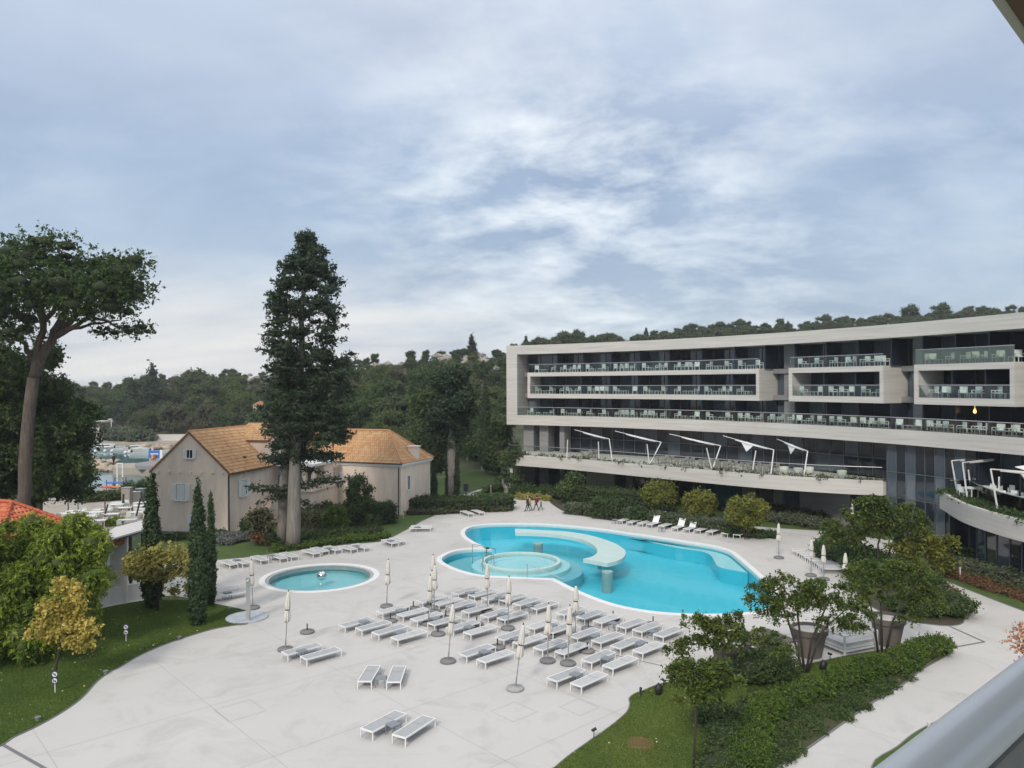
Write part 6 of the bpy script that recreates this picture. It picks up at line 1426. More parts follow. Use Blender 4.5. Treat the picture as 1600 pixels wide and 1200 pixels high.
# silk trees (flat layered crowns, drooping feathery leaves)
def silk(label, px, py, layers, trunks, n, m='acacia', size=.07, seed=0, group='silk trees on the right', **k):
    bl = []
    for cx_, cy_, rx, ry, cnt in layers: bl += scat(cx_, cy_, rx, ry, cnt, 5, 10)
    return simple('silk_tree', label, 'tree', px, py, bl, n, size, m, trunks, bark='bark_dark', core=None, group=group, seed=seed, zrat=.38, shell=.1, aspect=2.0, droop=.55, flat=.6, outward=.15, per=11, tw=5, **k)
silk('small single-trunk silk tree on the front lawn', 1083, 1212, [(1090, 1050, 50, 22, 34), (1060, 1043, 22, 10, 8), (1130, 1065, 30, 18, 12), (1095, 1085, 45, 12, 14), (1115, 1050, 40, 20, 14)], [[(1083, 1225, 4), (1086, 1150, 3.5), (1087, 1095, 3.5), (1080, 1060, 2)], [(1087, 1095, 2.5), (1110, 1075, 1.5), (1130, 1055, 1)], [(1087, 1100, 2), (1070, 1075, 1.5), (1055, 1055, 1)]], 9500, seed=21)
silk('layered silk tree in front of the leftmost planter', 1128, 1098, [(1115, 970, 26, 12, 12), (1150, 968, 16, 12, 8), (1130, 1000, 60, 14, 26), (1085, 972, 22, 14, 10), (1060, 1008, 28, 9, 9), (1175, 990, 30, 12, 12), (1225, 1012, 20, 7, 5), (1072, 1020, 12, 12, 4)], [[(1128, 1100, 4.5), (1129, 1040, 4.5), (1131, 1010, 4), (1118, 985, 2)], [(1131, 1012, 3), (1150, 985, 1.5)], [(1125, 1014, 2), (1095, 1005, 1.5), (1060, 1008, .8)], [(1134, 1006, 2), (1175, 1008, 1.3), (1215, 1012, .8)]], 10000, seed=22)
silk('wide multi-trunk silk tree in front of the middle planter', 1257, 1052, [(1230, 920, 60, 18, 44), (1300, 925, 60, 22, 44), (1195, 940, 28, 20, 16), (1260, 945, 70, 20, 36), (1330, 965, 40, 22, 24), (1290, 975, 30, 10, 8), (1215, 960, 20, 15, 8), (1215, 1000, 28, 16, 12), (1220, 900, 20, 8, 5)],
     [[(1254, 1055, 4), (1244, 1010, 3.5), (1230, 965, 3), (1215, 935, 1.5)], [(1257, 1055, 4), (1252, 1005, 3.5), (1246, 960, 3), (1250, 925, 1.5)], [(1260, 1055, 4), (1268, 1000, 3), (1283, 965, 2.5), (1300, 930, 1.2)], [(1262, 1055, 3.5), (1275, 1010, 3), (1290, 980, 2.5), (1330, 945, 1.2)]], 21000, seed=23)
silk('multi-trunk silk tree in front of the right planter', 1378, 1021, [(1370, 890, 50, 16, 30), (1420, 900, 50, 24, 36), (1345, 905, 35, 14, 14), (1400, 930, 60, 16, 26), (1450, 935, 30, 20, 16), (1350, 940, 25, 12, 8), (1420, 960, 30, 8, 8)],
     [[(1372, 1020, 3.5), (1366, 970, 3), (1355, 925, 1.5)], [(1378, 1022, 4), (1377, 960, 3), (1375, 905, 1.5)], [(1384, 1022, 4), (1395, 970, 3), (1410, 940, 2.2), (1440, 905, 1)]], 17000, 'acacia', seed=24)
silk('large silk tree in the planting island between deck and path', 1373, 905, [(1370, 800, 60, 22, 50), (1340, 825, 48, 16, 26), (1400, 815, 50, 20, 30), (1320, 835, 30, 14, 12), (1365, 782, 28, 8, 9), (1300, 820, 12, 6, 4)], [[(1362, 905, 2.5), (1352, 860, 2), (1335, 825, 1)], [(1370, 905, 3), (1372, 850, 2.5), (1385, 805, 1.5)], [(1378, 905, 3), (1392, 855, 2), (1420, 820, 1)]], 13000, 'acacia', .12, seed=25)
silk('olive-tinted silk tree between the path and the hotel glass', 1440, 905, [(1450, 850, 48, 18, 38), (1410, 860, 30, 20, 16), (1470, 875, 25, 14, 10), (1430, 885, 20, 8, 6)], [[(1436, 905, 2.5), (1430, 880, 2), (1420, 855, 1)], [(1442, 905, 2.5), (1455, 870, 2), (1465, 850, 1)]], 9000, 'acacia_y', .12, seed=26)
# round small trees in front of the hotel
for i, (px, py, cx_, cy_, r, m, lab) in enumerate([(1032, 815, 1030, 772, 20, 'acacia_y', 'round yellow-green tree before the hotel wall, left of three'), (1091, 822, 1089, 790, 22, 'lime', 'round yellow-green tree before the blue windows, middle of three'), (1167, 843, 1167, 800, 26, 'lime', 'largest round yellow-green tree at the end of the lounger row')]):
    simple('round_tree', lab, 'tree', px, py, scat(cx_, cy_, r, r * .75, 26, 7, 11), 16000, .12, 'acacia_y' if i != 1 else 'acacia_y', [[(px + d, py, 1.4), (px + d * 2, cy_ + 8, 1)] for d in (-3, 0, 3)], seed=30 + i, group='round trees in front of the hotel', zrat=.9, shell=.5, core=.6, corem='core_l')
simple('round_tree', 'broad dark green bushy tree beside the path where people walk', 'tree', 892, 786, scat(895, 763, 24, 18, 22, 8, 12), 14000, .16, 'maquis', [[(890, 786, 1.5), (892, 770, 1)]], seed=34)
simple('path_tree', 'small multi-stem tree at the curved wall of the hotel end', 'tree', 804, 771, scat(800, 722, 18, 14, 14, 5, 9) + scat(790, 745, 14, 14, 8, 5, 8) + scat(812, 745, 8, 8, 3, 4, 6), 6000, .2, 'maquis', [[(804, 771, 1.2), (802, 740, 1), (806, 715, .8)], [(804, 771, 1), (795, 745, .8)]], seed=35, core=.4)
# trees behind the right villa and on the far lawn
def bigpine(label, px, D, ty, by, wpx, m, n=16000, trunk=None, seed=0, z0=0, group=None, nm='pine_tree', bark='bark_pale', core=.62):
    b = PD(px, by, D); b.z = z0; bl = []
    for y in range(int(ty), int(by) + 1, 12):
        u = (y - ty) / (by - ty + 1); w_ = wpx * (.35 + .65 * math.sin(min(1, u * 1.4 + .12) * 1.9))
        for _ in range(4): x = px + rv.uniform(-1, 1) * w_ * .8; r = rv.uniform(.9, 1.7) * D / 100; p = PD(x, y + rv.uniform(-6, 6), D + rv.uniform(-1, 1) * w_ * D / 1600); bl.append((p.x, p.y, p.z, r, r, r * .6))
    top = PD(px, ty + 10, D)
    return tree(nm, label, 'tree', b, [limb(b, top, (trunk or .4), .08, 5, .01)], bl, n, .22, m, bark, core, group, seed=seed, outward=.3)
bigpine('tall dark pine with a thick pale trunk behind the right villa', 705, 96, 588, 690, 40, 'cypress', 42000, .85, 41)
bigpine('pine with a pale trunk standing on the far lawn before the hotel', 756, 122, 690, 712, 26, 'pine', 9000, .55, 42)
bigpine('dark pine between the villa and the pale trunk', 668, 104, 620, 735, 26, 'maquis', 20000, .3, 43)
bigpine('leafy dark tree at the left end of the hotel', 782, 118, 668, 735, 20, 'pine', 14000, .3, 44)
bigpine('dark tree mass behind the lawn left of the hotel end', 730, 130, 670, 700, 40, 'pine', 16000, .3, 45)
simple('broadleaf_tree', 'pointed leafy tree between the hedge blocks before the right villa', 'tree', 562, 822, scat(562, 800, 22, 22, 14, 8, 13) + scat(561, 770, 14, 24, 12, 6, 10) + [(560, 746, 6)], 20000, .13, 'maquis', [[(562, 822, 1.5), (562, 760, 1)]], seed=46)
simple('ochre_shrub', 'yellow-green feathery small tree beside the pale trunks', 'tree', 524, 838, scat(526, 812, 16, 18, 12, 5, 8), 6000, .12, 'shrub', [[(524, 838, 1.2), (526, 810, .8)]], seed=47, core=.4)
simple('russet_shrub', 'russet and grey-green feathery shrub in front of the villa stair', 'shrub', 409, 852, scat(406, 818, 18, 24, 18, 6, 9), 7000, .12, 'maquis_b', [[(409, 852, 1), (406, 820, .8)]], seed=48, core=.4)
simple('russet_shrub', 'reddish low shrub at the foot of the feathery shrub', 'shrub', 412, 853, scat(409, 840, 12, 10, 8, 5, 7), 3000, .10, 'reed', [[(412, 853, 1), (409, 840, .8)]], seed=49, core=.4)
simple('round_bush', 'dark round bush below the villa stair', 'shrub', 386, 832, scat(387, 821, 10, 6, 7, 6, 9), 6000, .1, 'hedge', [[(386, 832, 1), (386, 822, .8)]], seed=50)

# ---- hedges and shrub masses along lines
def hedge(label, px, w_, h, m='hedge', n=9000, size=.08, seed=0, box=True, name='hedge', cat='hedge', group=None, corem='core', z0=0, shell=.85):
    l = pts(px); bl = []; b = MB(); tot = sum(math.dist(l[i], l[i + 1]) for i in range(len(l) - 1)); step = w_ * .42 if not box else .35; g = random.Random(seed)
    c0 = Vector((*l[0], z0)); t = thing(name, label, cat, c0, 0, group)
    sp_l = spline(l, 6)
    rl_ = resamp(sp_l, max(3, int(tot / step)))
    for i, p in enumerate(rl_):
        if box:
            d = (Vector(rl_[min(i + 1, len(rl_) - 1)]) - Vector(rl_[max(i - 1, 0)])).normalized(); nn_ = Vector((-d.y, d.x))
            k = max(2, int(w_ / .35)); kz = max(2, int(h / .35))
            for a in range(k):
                for z in range(kz):
                    if 0 < a < k - 1 and z < kz - 1 and 0 < i < len(rl_) - 1: continue
                    c = Vector(p) + nn_ * (-w_ / 2 + .17 + (w_ - .34) * a / (k - 1)); bl.append((c.x, c.y, z0 + .17 + (h - .36) * z / (kz - 1) + g.uniform(-.03, .03), .27, .27, .26))
        else:
            for _ in range(2):
                r = w_ * g.uniform(.28, .46); bl.append((p[0] + g.uniform(-1, 1) * w_ * .25, p[1] + g.uniform(-1, 1) * w_ * .25, z0 + h * g.uniform(.35, .62), r, r, h * g.uniform(.32, .46)))
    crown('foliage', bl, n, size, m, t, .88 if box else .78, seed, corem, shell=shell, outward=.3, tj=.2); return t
H = hedge
H('long clipped dark hedge between the far lawn and the deck', [(634, 799), (700, 799), (770, 797), (790, 795)], 2.6, 1.5, 'hedge', 26000, .11, 1)
H('low mixed shrubs in front of the long far hedge', [(640, 804), (680, 803.5), (740, 800), (790, 799)], 1.2, .6, 'maquis_b', 7000, .1, 2, False, 'shrub_border', 'shrubs')
H('grey-green low hedge block at the bend by the walkers', [(888, 802), (908, 804)], 1.3, 1.1, 'hedge_g', 5000, .09, 3)
H('small grey-green hedge block left of the tall clipped block', [(919, 804), (931, 806)], 1.2, 1.0, 'hedge_g', 3000, .09, 4)
H('tall dark clipped hedge block above the loungers', [(933, 808), (967, 811)], 2.0, 1.9, 'hedge', 11000, .1, 5)
H('grey-green hedge right of the tall clipped block', [(970, 811), (992, 813)], 1.2, 1.1, 'hedge_g', 4500, .09, 6)
H('spiky dark shrub ball right of the clipped hedges', [(998, 816), (1006, 817)], 1.9, 1.7, 'hedge', 4000, .12, 7, False, 'round_shrub', 'shrub')
H('wavy grey-green hedge running behind the lounger row', [(1018, 818), (1050, 821), (1090, 827), (1130, 832), (1150, 834)], 1.7, 1.15, 'hedge_g', 17000, .09, 8)
H('dark low shrubs at the end of the lounger row under the round tree', [(1140, 838), (1175, 840), (1205, 840)], 1.3, .75, 'hedge', 8000, .08, 9, False, 'shrub_border', 'shrubs')
H('long dark hedge in front of the hotel ground floor', [(908, 786), (950, 790), (1000, 795), (1020, 799)], 2.6, 1.9, 'hedge', 20000, .12, 10)
H('dark shrubs under the terrace left of the round bush tree', [(812, 772), (840, 776), (868, 780)], 2.2, 1.3, 'hedge', 10000, .12, 11, False, 'shrub_border', 'shrubs')
H('pale dry grasses beside the path near the walkers', [(812, 780), (835, 781), (856, 782)], 1.0, .6, 'yellow2', 5000, .12, 12, False, 'grass_border', 'grasses')
H('low shrubs along the far path near the curved wall', [(762, 770), (785, 768), (808, 772)], 1.6, .8, 'maquis', 6000, .12, 13, False, 'shrub_border', 'shrubs')
H('grey-green shrub bank right of the round trees before the hotel', [(1195, 815), (1230, 818), (1270, 824), (1300, 829)], 2.2, 1.1, 'hedge_g', 14000, .1, 14, False)
H('dark shrubs against the grey hotel wall above the shrub bank', [(1205, 805), (1250, 810), (1290, 816)], 1.8, 1.2, 'maquis_b', 9000, .12, 15, False, 'shrub_border', 'shrubs')
H('dark hedge line behind the wavy hedge between round trees', [(1045, 808), (1075, 813), (1120, 820), (1150, 825)], 1.8, 1.1, 'hedge', 11000, .1, 16, False)
# planting island
H('dark dense shrubs on the left side of the planting island', [(1298, 868), (1310, 880), (1330, 895)], 2.6, 2.0, 'hedge', 16000, .1, 17, False, 'shrub_mass', 'shrubs')
H('dark shrubs under the large silk tree in the planting island', [(1340, 885), (1370, 905), (1400, 915), (1430, 925)], 3.2, 1.9, 'hedge', 22000, .1, 18, False, 'shrub_mass', 'shrubs')
H('green shrubs at the right tip of the planting island', [(1420, 955), (1460, 958), (1485, 962)], 2.4, 1.3, 'maquis', 16000, .09, 19, False, 'shrub_mass', 'shrubs')
H('low shrubs along the path side of the planting island', [(1340, 868), (1400, 890), (1450, 918), (1485, 940)], 1.6, .9, 'maquis_b', 12000, .09, 20, False, 'shrub_border', 'shrubs')
# right strip along the hotel
H('rounded grey-green hedge before the hotel glass on the right', [(1555, 905), (1585, 915), (1640, 935)], 2.0, 1.1, 'hedge_g', 11000, .09, 21, False)
H('grey-green shrubs left of the rounded hedge at the hotel glass', [(1490, 890), (1520, 896), (1545, 903)], 1.6, .9, 'hedge_g', 8000, .09, 22, False)
H('dark green shrubs close to the hotel glass on the right', [(1515, 878), (1545, 884), (1565, 892)], 1.8, 1.2, 'hedge', 8000, .1, 23, False, 'shrub_border', 'shrubs')
H('russet flowering ground cover along the right lawn strip', [(1490, 903), (1530, 915), (1570, 928), (1640, 950)], 1.3, .45, 'reed', 9000, .08, 24, False, 'flower_border', 'flowers')
H('olive low shrubs between russet plants and the rounded hedge', [(1500, 898), (1550, 914), (1600, 930)], 1.2, .6, 'maquis_b', 7000, .08, 25, False, 'shrub_border', 'shrubs')
# front bed: bright hedge and juniper
H('bright green leafy hedge along the front bed by the path', [(1462, 1018), (1420, 1040), (1370, 1055), (1320, 1072), (1275, 1090), (1230, 1105), (1190, 1130), (1178, 1170), (1165, 1215)], 1.3, .95, 'shrub', 90000, .055, 26, False, 'leafy_hedge', 'hedge')
H('feathery dark green shrub in front of the left daybed', [(1175, 1068), (1200, 1065), (1225, 1072)], 2.3, 1.5, 'maquis', 26000, .05, 27, False, 'feathery_shrub', 'shrub')
H('loose olive grass-like shrubs under the small silk tree', [(1120, 1120), (1140, 1150), (1135, 1200), (1125, 1240)], 1.9, .8, 'maquis', 26000, .05, 28, False, 'feathery_shrub', 'shrub')
jb_ = []
for _ in range(520):
    x, y = rv.uniform(1150, 1450), rv.uniform(1060, 1230); p = P(x, y, 0)
    if inside(p, BED_F) and rv.random() < .9: jb_.append((p.x, p.y, .10, rv.uniform(.25, .5), rv.uniform(.25, .5), rv.uniform(.08, .2)))
jn = crown('juniper_cover', jb_, 90000, .05, 'maquis', core=None, seed=51, shell=.3, outward=.15, world=False); tag(jn, kind='stuff')
# garden in front of the villas
H('dark purple-brown clipped hedge right of the pale trunks', [(480, 826), (500, 823), (530, 820)], 2.4, 1.5, 'maquis_b', 14000, .1, 31)
H('green shrub bank behind the brown hedge', [(492, 812), (520, 810), (545, 810)], 2.2, 1.7, 'maquis', 12000, .11, 32, False, 'shrub_bank', 'shrubs')
H('dark clipped hedge block at the corner of the right villa', [(585, 818), (612, 816)], 2.2, 1.9, 'hedge', 12000, .1, 33)
H('silvery lavender mound on the left garden bank', [(345, 850), (370, 846), (400, 843)], 2.4, .8, 'silver', 15000, .09, 34, False, 'lavender_mound', 'shrub')
H('grey-green low plants behind the trunks in the garden', [(470, 840), (500, 838), (530, 834)], 1.8, .6, 'hedge_g', 8000, .09, 35, False, 'shrub_border', 'shrubs')
H('dark green mixed shrubs in the garden right of the trunks', [(480, 848), (520, 842), (560, 838), (590, 836)], 2.0, .9, 'maquis', 16000, .09, 36, False, 'shrub_border', 'shrubs')
H('yellow-green low shrubs along the deck behind the small pool', [(435, 862), (470, 857), (510, 852), (560, 846), (604, 841)], 1.3, .6, 'shrub', 14000, .08, 37, False, 'lime_border', 'shrubs')
H('row of low green shrubs in front of the villa gable', [(255, 845), (300, 842), (345, 838)], 1.6, .6, 'maquis', 8000, .09, 38, False, 'shrub_border', 'shrubs')
H('green shrubs at the right side of the trunk foot', [(415, 850), (432, 852)], 1.6, 1.1, 'hedge', 5000, .09, 39, False, 'shrub_border', 'shrubs')
H('hedge at the end of the shore terrace beside the villa gable', [(208, 778), (222, 776), (236, 775)], 2.4, 2.0, 'hedge', 8000, .13, 40, False)
H('olive shrubs between shore terrace and beach', [(140, 784), (165, 782), (190, 781)], 2.0, 1.2, 'maquis', 8000, .13, 41, False, 'shrub_border', 'shrubs')
H('shrubs seen through the iron fence under the pergola', [(178, 905), (200, 900), (225, 895)], 1.8, 1.2, 'maquis', 8000, .08, 42, False, 'shrub_border', 'shrubs')
H('grasses beside the leaning posts on the shore terrace', [(170, 822), (185, 820)], 1.2, .8, 'bamboo', 3500, .09, 43, False, 'grass_border', 'grasses')
# dry orange-leaved tree top at the right edge
b = Vector((13.6, 19.0, 0)); bl = [(PD(x, y, 19).x, 19 + rv.uniform(-.3, .3), PD(x, y, 19).z, .17, .17, .13) for x, y, _ in scat(1600, 1005, 18, 24, 26, 1, 2)]
tree('orange_shrub', 'dry orange-pink leaves of a slender tree top at the right edge', 'tree', PD(1612, 1000, 19).xy.to_3d(), [limb(PD(1612, 1000, 19).xy.to_3d(), PD(1606, 1000, 19), .05, .02, 4, .01)], bl, 900, .05, 'orange', 'bark_dark', None, seed=60, shell=.0)
# small marker posts and fallen leaves on lawns
for k, (x, y, h, w_) in enumerate([(1500, 908, .9, 'on the right lawn strip'), (1451, 1151, .5, 'on the lawn by the railing'), (1040, 819, 1.2, 'in the hedge behind the upright loungers'), (767, 771, 1.0, 'on the far lawn by the path'), (630, 811, 1.2, 'beside the corner of the right villa')]):
    c = P(x, y, 0); b = MB(); b.box((0, 0, h / 2), (.07, .07, h)); b.box((0, 0, h + .03), (.10, .10, .08)); single('marker_post', b.mesh('marker_post'), c, 0, 'small pale bollard light ' + w_, 'bollard light').data.materials.append(M['wall_white'])
c = P(728, 776, 0); b = MB(); b.box((0, 0, .45), (.14, .14, .9)); b.box((0, 0, 1.15), (.6, .2, .9)); tag(b.build('info_sign', M['black'], loc=c), 'dark information board on a post by the far path', 'sign')
gb = np.random.default_rng(5)
def grass_blades(name, poly, n, ymax, m='blade'):
    A_ = np.array(poly); c = gb.uniform(A_.min(0), A_.max(0), (n * 3, 2)); c = c[(c[:, 1] < ymax)]; x, y = c.T; ins = np.zeros(len(c), bool); j = len(poly) - 1
    for i in range(len(poly)):
        a, b_ = poly[i], poly[j]; hit = ((a[1] > y) != (b_[1] > y)) & (x < (b_[0] - a[0]) * (y - a[1]) / (b_[1] - a[1] + 1e-12) + a[0]); ins ^= hit; j = i
    vis = np.abs(x / y) < .72
    c = c[ins & vis][:n]; k = len(c); a = gb.uniform(0, 6.28, k); h = gb.uniform(.02, .055, k); w_ = gb.uniform(.008, .022, k); base = np.c_[c, np.full(k, .03)]; u = np.c_[np.cos(a), np.sin(a), np.zeros(k)] * w_[:, None]
    tip = base + np.c_[gb.normal(0, .02, (k, 2)), h]; V = np.stack([base - u, base + u, tip], 1).reshape(-1, 3); patch = np.sin(c[:, 0] * 1.3) * np.cos(c[:, 1] * .9 + c[:, 0] * .4) * .15
    o = link_mesh(name, npmesh(name, V, np.arange(3 * k).reshape(k, 3), np.clip(gb.normal(.45, .22, k) + patch, 0, 1), [M[m]]), None); tag(o, kind='stuff')
grass_blades('grass', LAWN_F, 170000, 40); grass_blades('grass', LAWN_L, 200000, 50)
fb = MB()
for poly, nn_ in ((LAWN_L, 420), (LAWN_F, 180)):
    xs = [p[0] for p in poly]; ys = [p[1] for p in poly]
    for _ in range(nn_):
        x, y = rv.uniform(max(min(xs), -30), max(xs)), rv.uniform(min(ys), max(ys))
        if inside((x, y), poly): s = rv.uniform(.03, .07); a = rv.uniform(0, 6); c_ = Vector((x, y, .055)); u = Vector((math.cos(a), math.sin(a), .2)) * s; v = Vector((-math.sin(a), math.cos(a), .1)) * s * .7; fb.add([c_ - u, c_ + v, c_ + u, c_ - v], [(0, 1, 2, 3)], rv.random())
tag(fb.build('fallen_leaves', M['fallen']), kind='stuff')
b = MB(); c = P(1000, 1161, .034); b.lathe([(.02, .0), (.55, .0), (.5, .01), (.02, .012)], c, 18); o = b.build('bare_soil_patch', mat('reddish_soil', (.22, .10, .05), .95, base2=(.10, .09, .03), nscale=4)); tag(o, kind='structure')

# ---- hills: terrain sheet and the wood
UX = [-1200, -200, 120, 240, 300, 400, 480, 560, 640, 737, 800, 860, 1000, 1100, 1280, 1400, 1480, 1600, 2200]
YS = [604, 600, 597, 588, 580, 577, 570, 561, 551, 542, 543, 528, 523, 512, 504, 496, 490, 482, 460]
D0_ = [216, 216, 216, 216, 214, 150, 118, 112, 110, 124, 128, 128, 128, 125, 122, 120, 120, 118, 110]
D1_ = [340, 330, 320, 310, 300, 270, 250, 240, 230, 225, 250, 280, 300, 310, 320, 320, 320, 320, 320]
def terr(u, D):
    ys, d0, d1 = np.interp(u, UX, YS), np.interp(u, UX, D0_), np.interp(u, UX, D1_)
    zc = 14 + (600 - ys) * d1 / 1200 - 3.2
    t = np.clip((D - d0) / (d1 - d0), 0, 1); s = t ** 1.15 * (1.0 - .0 * t)
    z = .2 + (zc - .2) * s + np.where(D > d1, -(D - d1) * .12, 0)
    z = z + 1.1 * np.sin(u * .021 + D * .05) * np.sin(D * .043 + 1) * t * (1 - t) * 3 
    return z
us = np.arange(-1100, 2250, 25.0); Ds = np.concatenate([np.arange(0, 1, .04), [1.0, 1.05, 1.15, 1.4, 1.8]])
V = []; 
for u in us:
    d0, d1 = np.interp(u, UX, D0_), np.interp(u, UX, D1_)
    for t in Ds: D = d0 - 2 + (d1 - d0 + 2) * t; V.append(((u - 800) / 1200 * D, D, float(terr(u, D)) - (.6 if t == 0 else 0)))
nD = len(Ds); F = [(i * nD + j, (i + 1) * nD + j, (i + 1) * nD + j + 1, i * nD + j + 1) for i in range(len(us) - 1) for j in range(nD - 1)]
hm = npmesh('hillside', np.array(V), np.array(F)); hm.polygons.foreach_set('use_smooth', [True] * len(hm.polygons)); o = link_mesh('hillside', hm, M['hill']); tag(o, kind='structure')
# tree kinds of the wood (unit height about 7 m), reused many times
def wood_kind(seed, m, shape, n=7000):
    g = random.Random(seed); bl = []
    if shape == 'dome':
        for _ in range(16): a, q_ = g.uniform(0, 6.28), g.random() ** .5 * 2.3; bl.append((math.cos(a) * q_, math.sin(a) * q_, 4.0 + 1.6 * (1 - (q_ / 2.6) ** 2) + g.uniform(-.6, .3), 1.15, 1.15, .75))
        for _ in range(9): a, q_ = g.uniform(0, 6.28), g.uniform(1.4, 2.4); bl.append((math.cos(a) * q_, math.sin(a) * q_, g.uniform(1.6, 3.2), 1.1, 1.1, .8))
    elif shape == 'cone':
        for k in range(22): t = k / 21; r = (1 - t) * 1.9 + .25; a = g.uniform(0, 6.28); bl.append((math.cos(a) * r * .5, math.sin(a) * r * .5, .8 + 7.2 * t, r * .75, r * .75, .55))
    elif shape == 'shrub':
        for _ in range(12): a, q_ = g.uniform(0, 6.28), g.random() ** .5 * 2.0; bl.append((math.cos(a) * q_, math.sin(a) * q_, 1.2 * (1 - (q_ / 2.6) ** 2) + .2, 1.0, 1.0, .9))
    else:
        for _ in range(18): a, q_ = g.uniform(0, 6.28), g.random() ** .5 * 1.7; bl.append((math.cos(a) * q_, math.sin(a) * q_, g.uniform(2.2, 6.4), 1.0, 1.0, .8))
    me = foliage_mesh('crown', bl, n, .21, m, .80, 'core', seed, outward=.35, shell=.7)
    tm = MB().tube([(0, 0, -1.5), (.1, 0, 2), (0, .1, 4.5)], [.22, .18, .08], 6).mesh('trunk', True); tm.materials.append(M['bark_pale'])
    return me, tm
KN = [('dome', 'maquis', 'dark rounded pine'), ('dome', 'maquis_l', 'bright green rounded pine'), ('oval', 'pine', 'dark upright pine'), ('oval', 'maquis', 'mid-green bushy tree'), ('cone', 'cypress', 'dark pointed conifer'), ('dome', 'maquis_b', 'grey-olive rounded tree'), ('shrub', 'maquis_b', 'low olive scrub bush'), ('dome', 'maquis_l', 'pale green flat-topped pine')]
kinds = [wood_kind(70 + i, m, s) + (lab,) for i, (s, m, lab) in enumerate(KN)]
def zone(u, t):
    a = 'left of the harbour lamp' if u < 175 else 'above the far quay' if u < 290 else 'behind the gabled villa' if u < 440 else 'behind the tall cypress' if u < 560 else 'behind the right villa' if u < 690 else 'left of the hotel' if u < 800 else 'above the hotel roof' 
    return a, ('low on the slope' if t < .33 else 'halfway up the slope' if t < .72 else 'on the ridge line')
cand = []
gw = random.Random(77)
def clear(x, y, r, l=[]):
    for a, b_, c in l:
        if (a - x) ** 2 + (b_ - y) ** 2 < ((r + c) * .62) ** 2: return False
    l.append((x, y, r)); return True
tries = 0
while tries < 30000 and len(cand) < 760:
    tries += 1
    u = gw.uniform(-160, 1620)
    if u > 800 and gw.random() < .3: continue
    d0, d1 = float(np.interp(u, UX, D0_)), float(np.interp(u, UX, D1_)); t = gw.random() ** .8 if u < 800 else gw.uniform(.8, 1.02); D = d0 + 1 + (d1 - d0) * t * 1.01
    sc_ = gw.uniform(.75, 1.25) * (1.0 if t < .7 else .55) * (1.15 if u < 300 else 1); kk = gw.choices(range(8), [4, 3.2, 2, 2.6, .5, 1.0 + 2 * t, 2.5 * t * t, 1.4])[0]
    if t > .72 and gw.random() < .5: kk = gw.choice([5, 6, 6, 3, 0])
    x = (u - 800) / 1200 * D
    if clear(x, D, 3.1 * sc_): cand.append((D, x, u, t, sc_, kk))
# landmark trees on the skyline, seen in the photo
for u, y, t, s, kk in [(737, 516, .97, 1.0, 4), (205, 568, .2, 1.7, 4), (238, 562, .22, 2.0, 4), (222, 585, .12, 1.6, 4), (310, 566, .5, 1.9, 0), (320, 575, .4, 1.7, 0), (124, 590, .5, 1.0, 4), (822, 518, .95, .8, 4), (885, 520, .95, 1.1, 0), (1010, 520, .98, .7, 4), (1155, 508, .98, .9, 0), (1288, 502, .98, 1.0, 0), (1422, 496, .98, 1.1, 0), (1470, 486, .98, 1.3, 0), (1095, 510, .98, .6, 3), (905, 521, .97, .9, 0)]:
    d0, d1 = float(np.interp(u, UX, D0_)), float(np.interp(u, UX, D1_)); D = d0 + (d1 - d0) * t; cand.append((D * .001, (u - 800) / 1200 * D, u, t, s, kk, D))
for _ in range(330):
    u = gw.uniform(815, 1600); d0, d1 = float(np.interp(u, UX, D0_)), float(np.interp(u, UX, D1_)); t = gw.uniform(.86, 1.0)
    cand.append((900, (u - 800) / 1200 * (d0 + (d1 - d0) * t), u, t, gw.uniform(.45, .85), gw.choice([5, 6, 6, 3, 0, 6]), d0 + (d1 - d0) * t))
cand.sort(key=lambda c: c[0])
far = []; 
for i, c in enumerate(cand):
    D = c[6] if len(c) == 7 else c[0]; x, u, t, sc_, kk = c[1:6]; z = float(terr(u, D)); me, tm, lab = kinds[kk]
    if i < 285:
        a, b_ = zone(u, t); tr_ = thing('wood_tree', '%s in the wood %s, %s' % (lab, b_, a), 'tree', (x, D, z), gw.uniform(0, 6.28), 'trees of the wooded hillside'); tr_.scale = (sc_ * gw.uniform(.9, 1.15), sc_, sc_ * gw.uniform(.85, 1.1))
        link_mesh('crown', me, None, tr_)
        if kk != 6: link_mesh('trunk', tm, None, tr_)
    else: far.append((x, D, z, sc_, kk, gw.uniform(0, 6.28)))
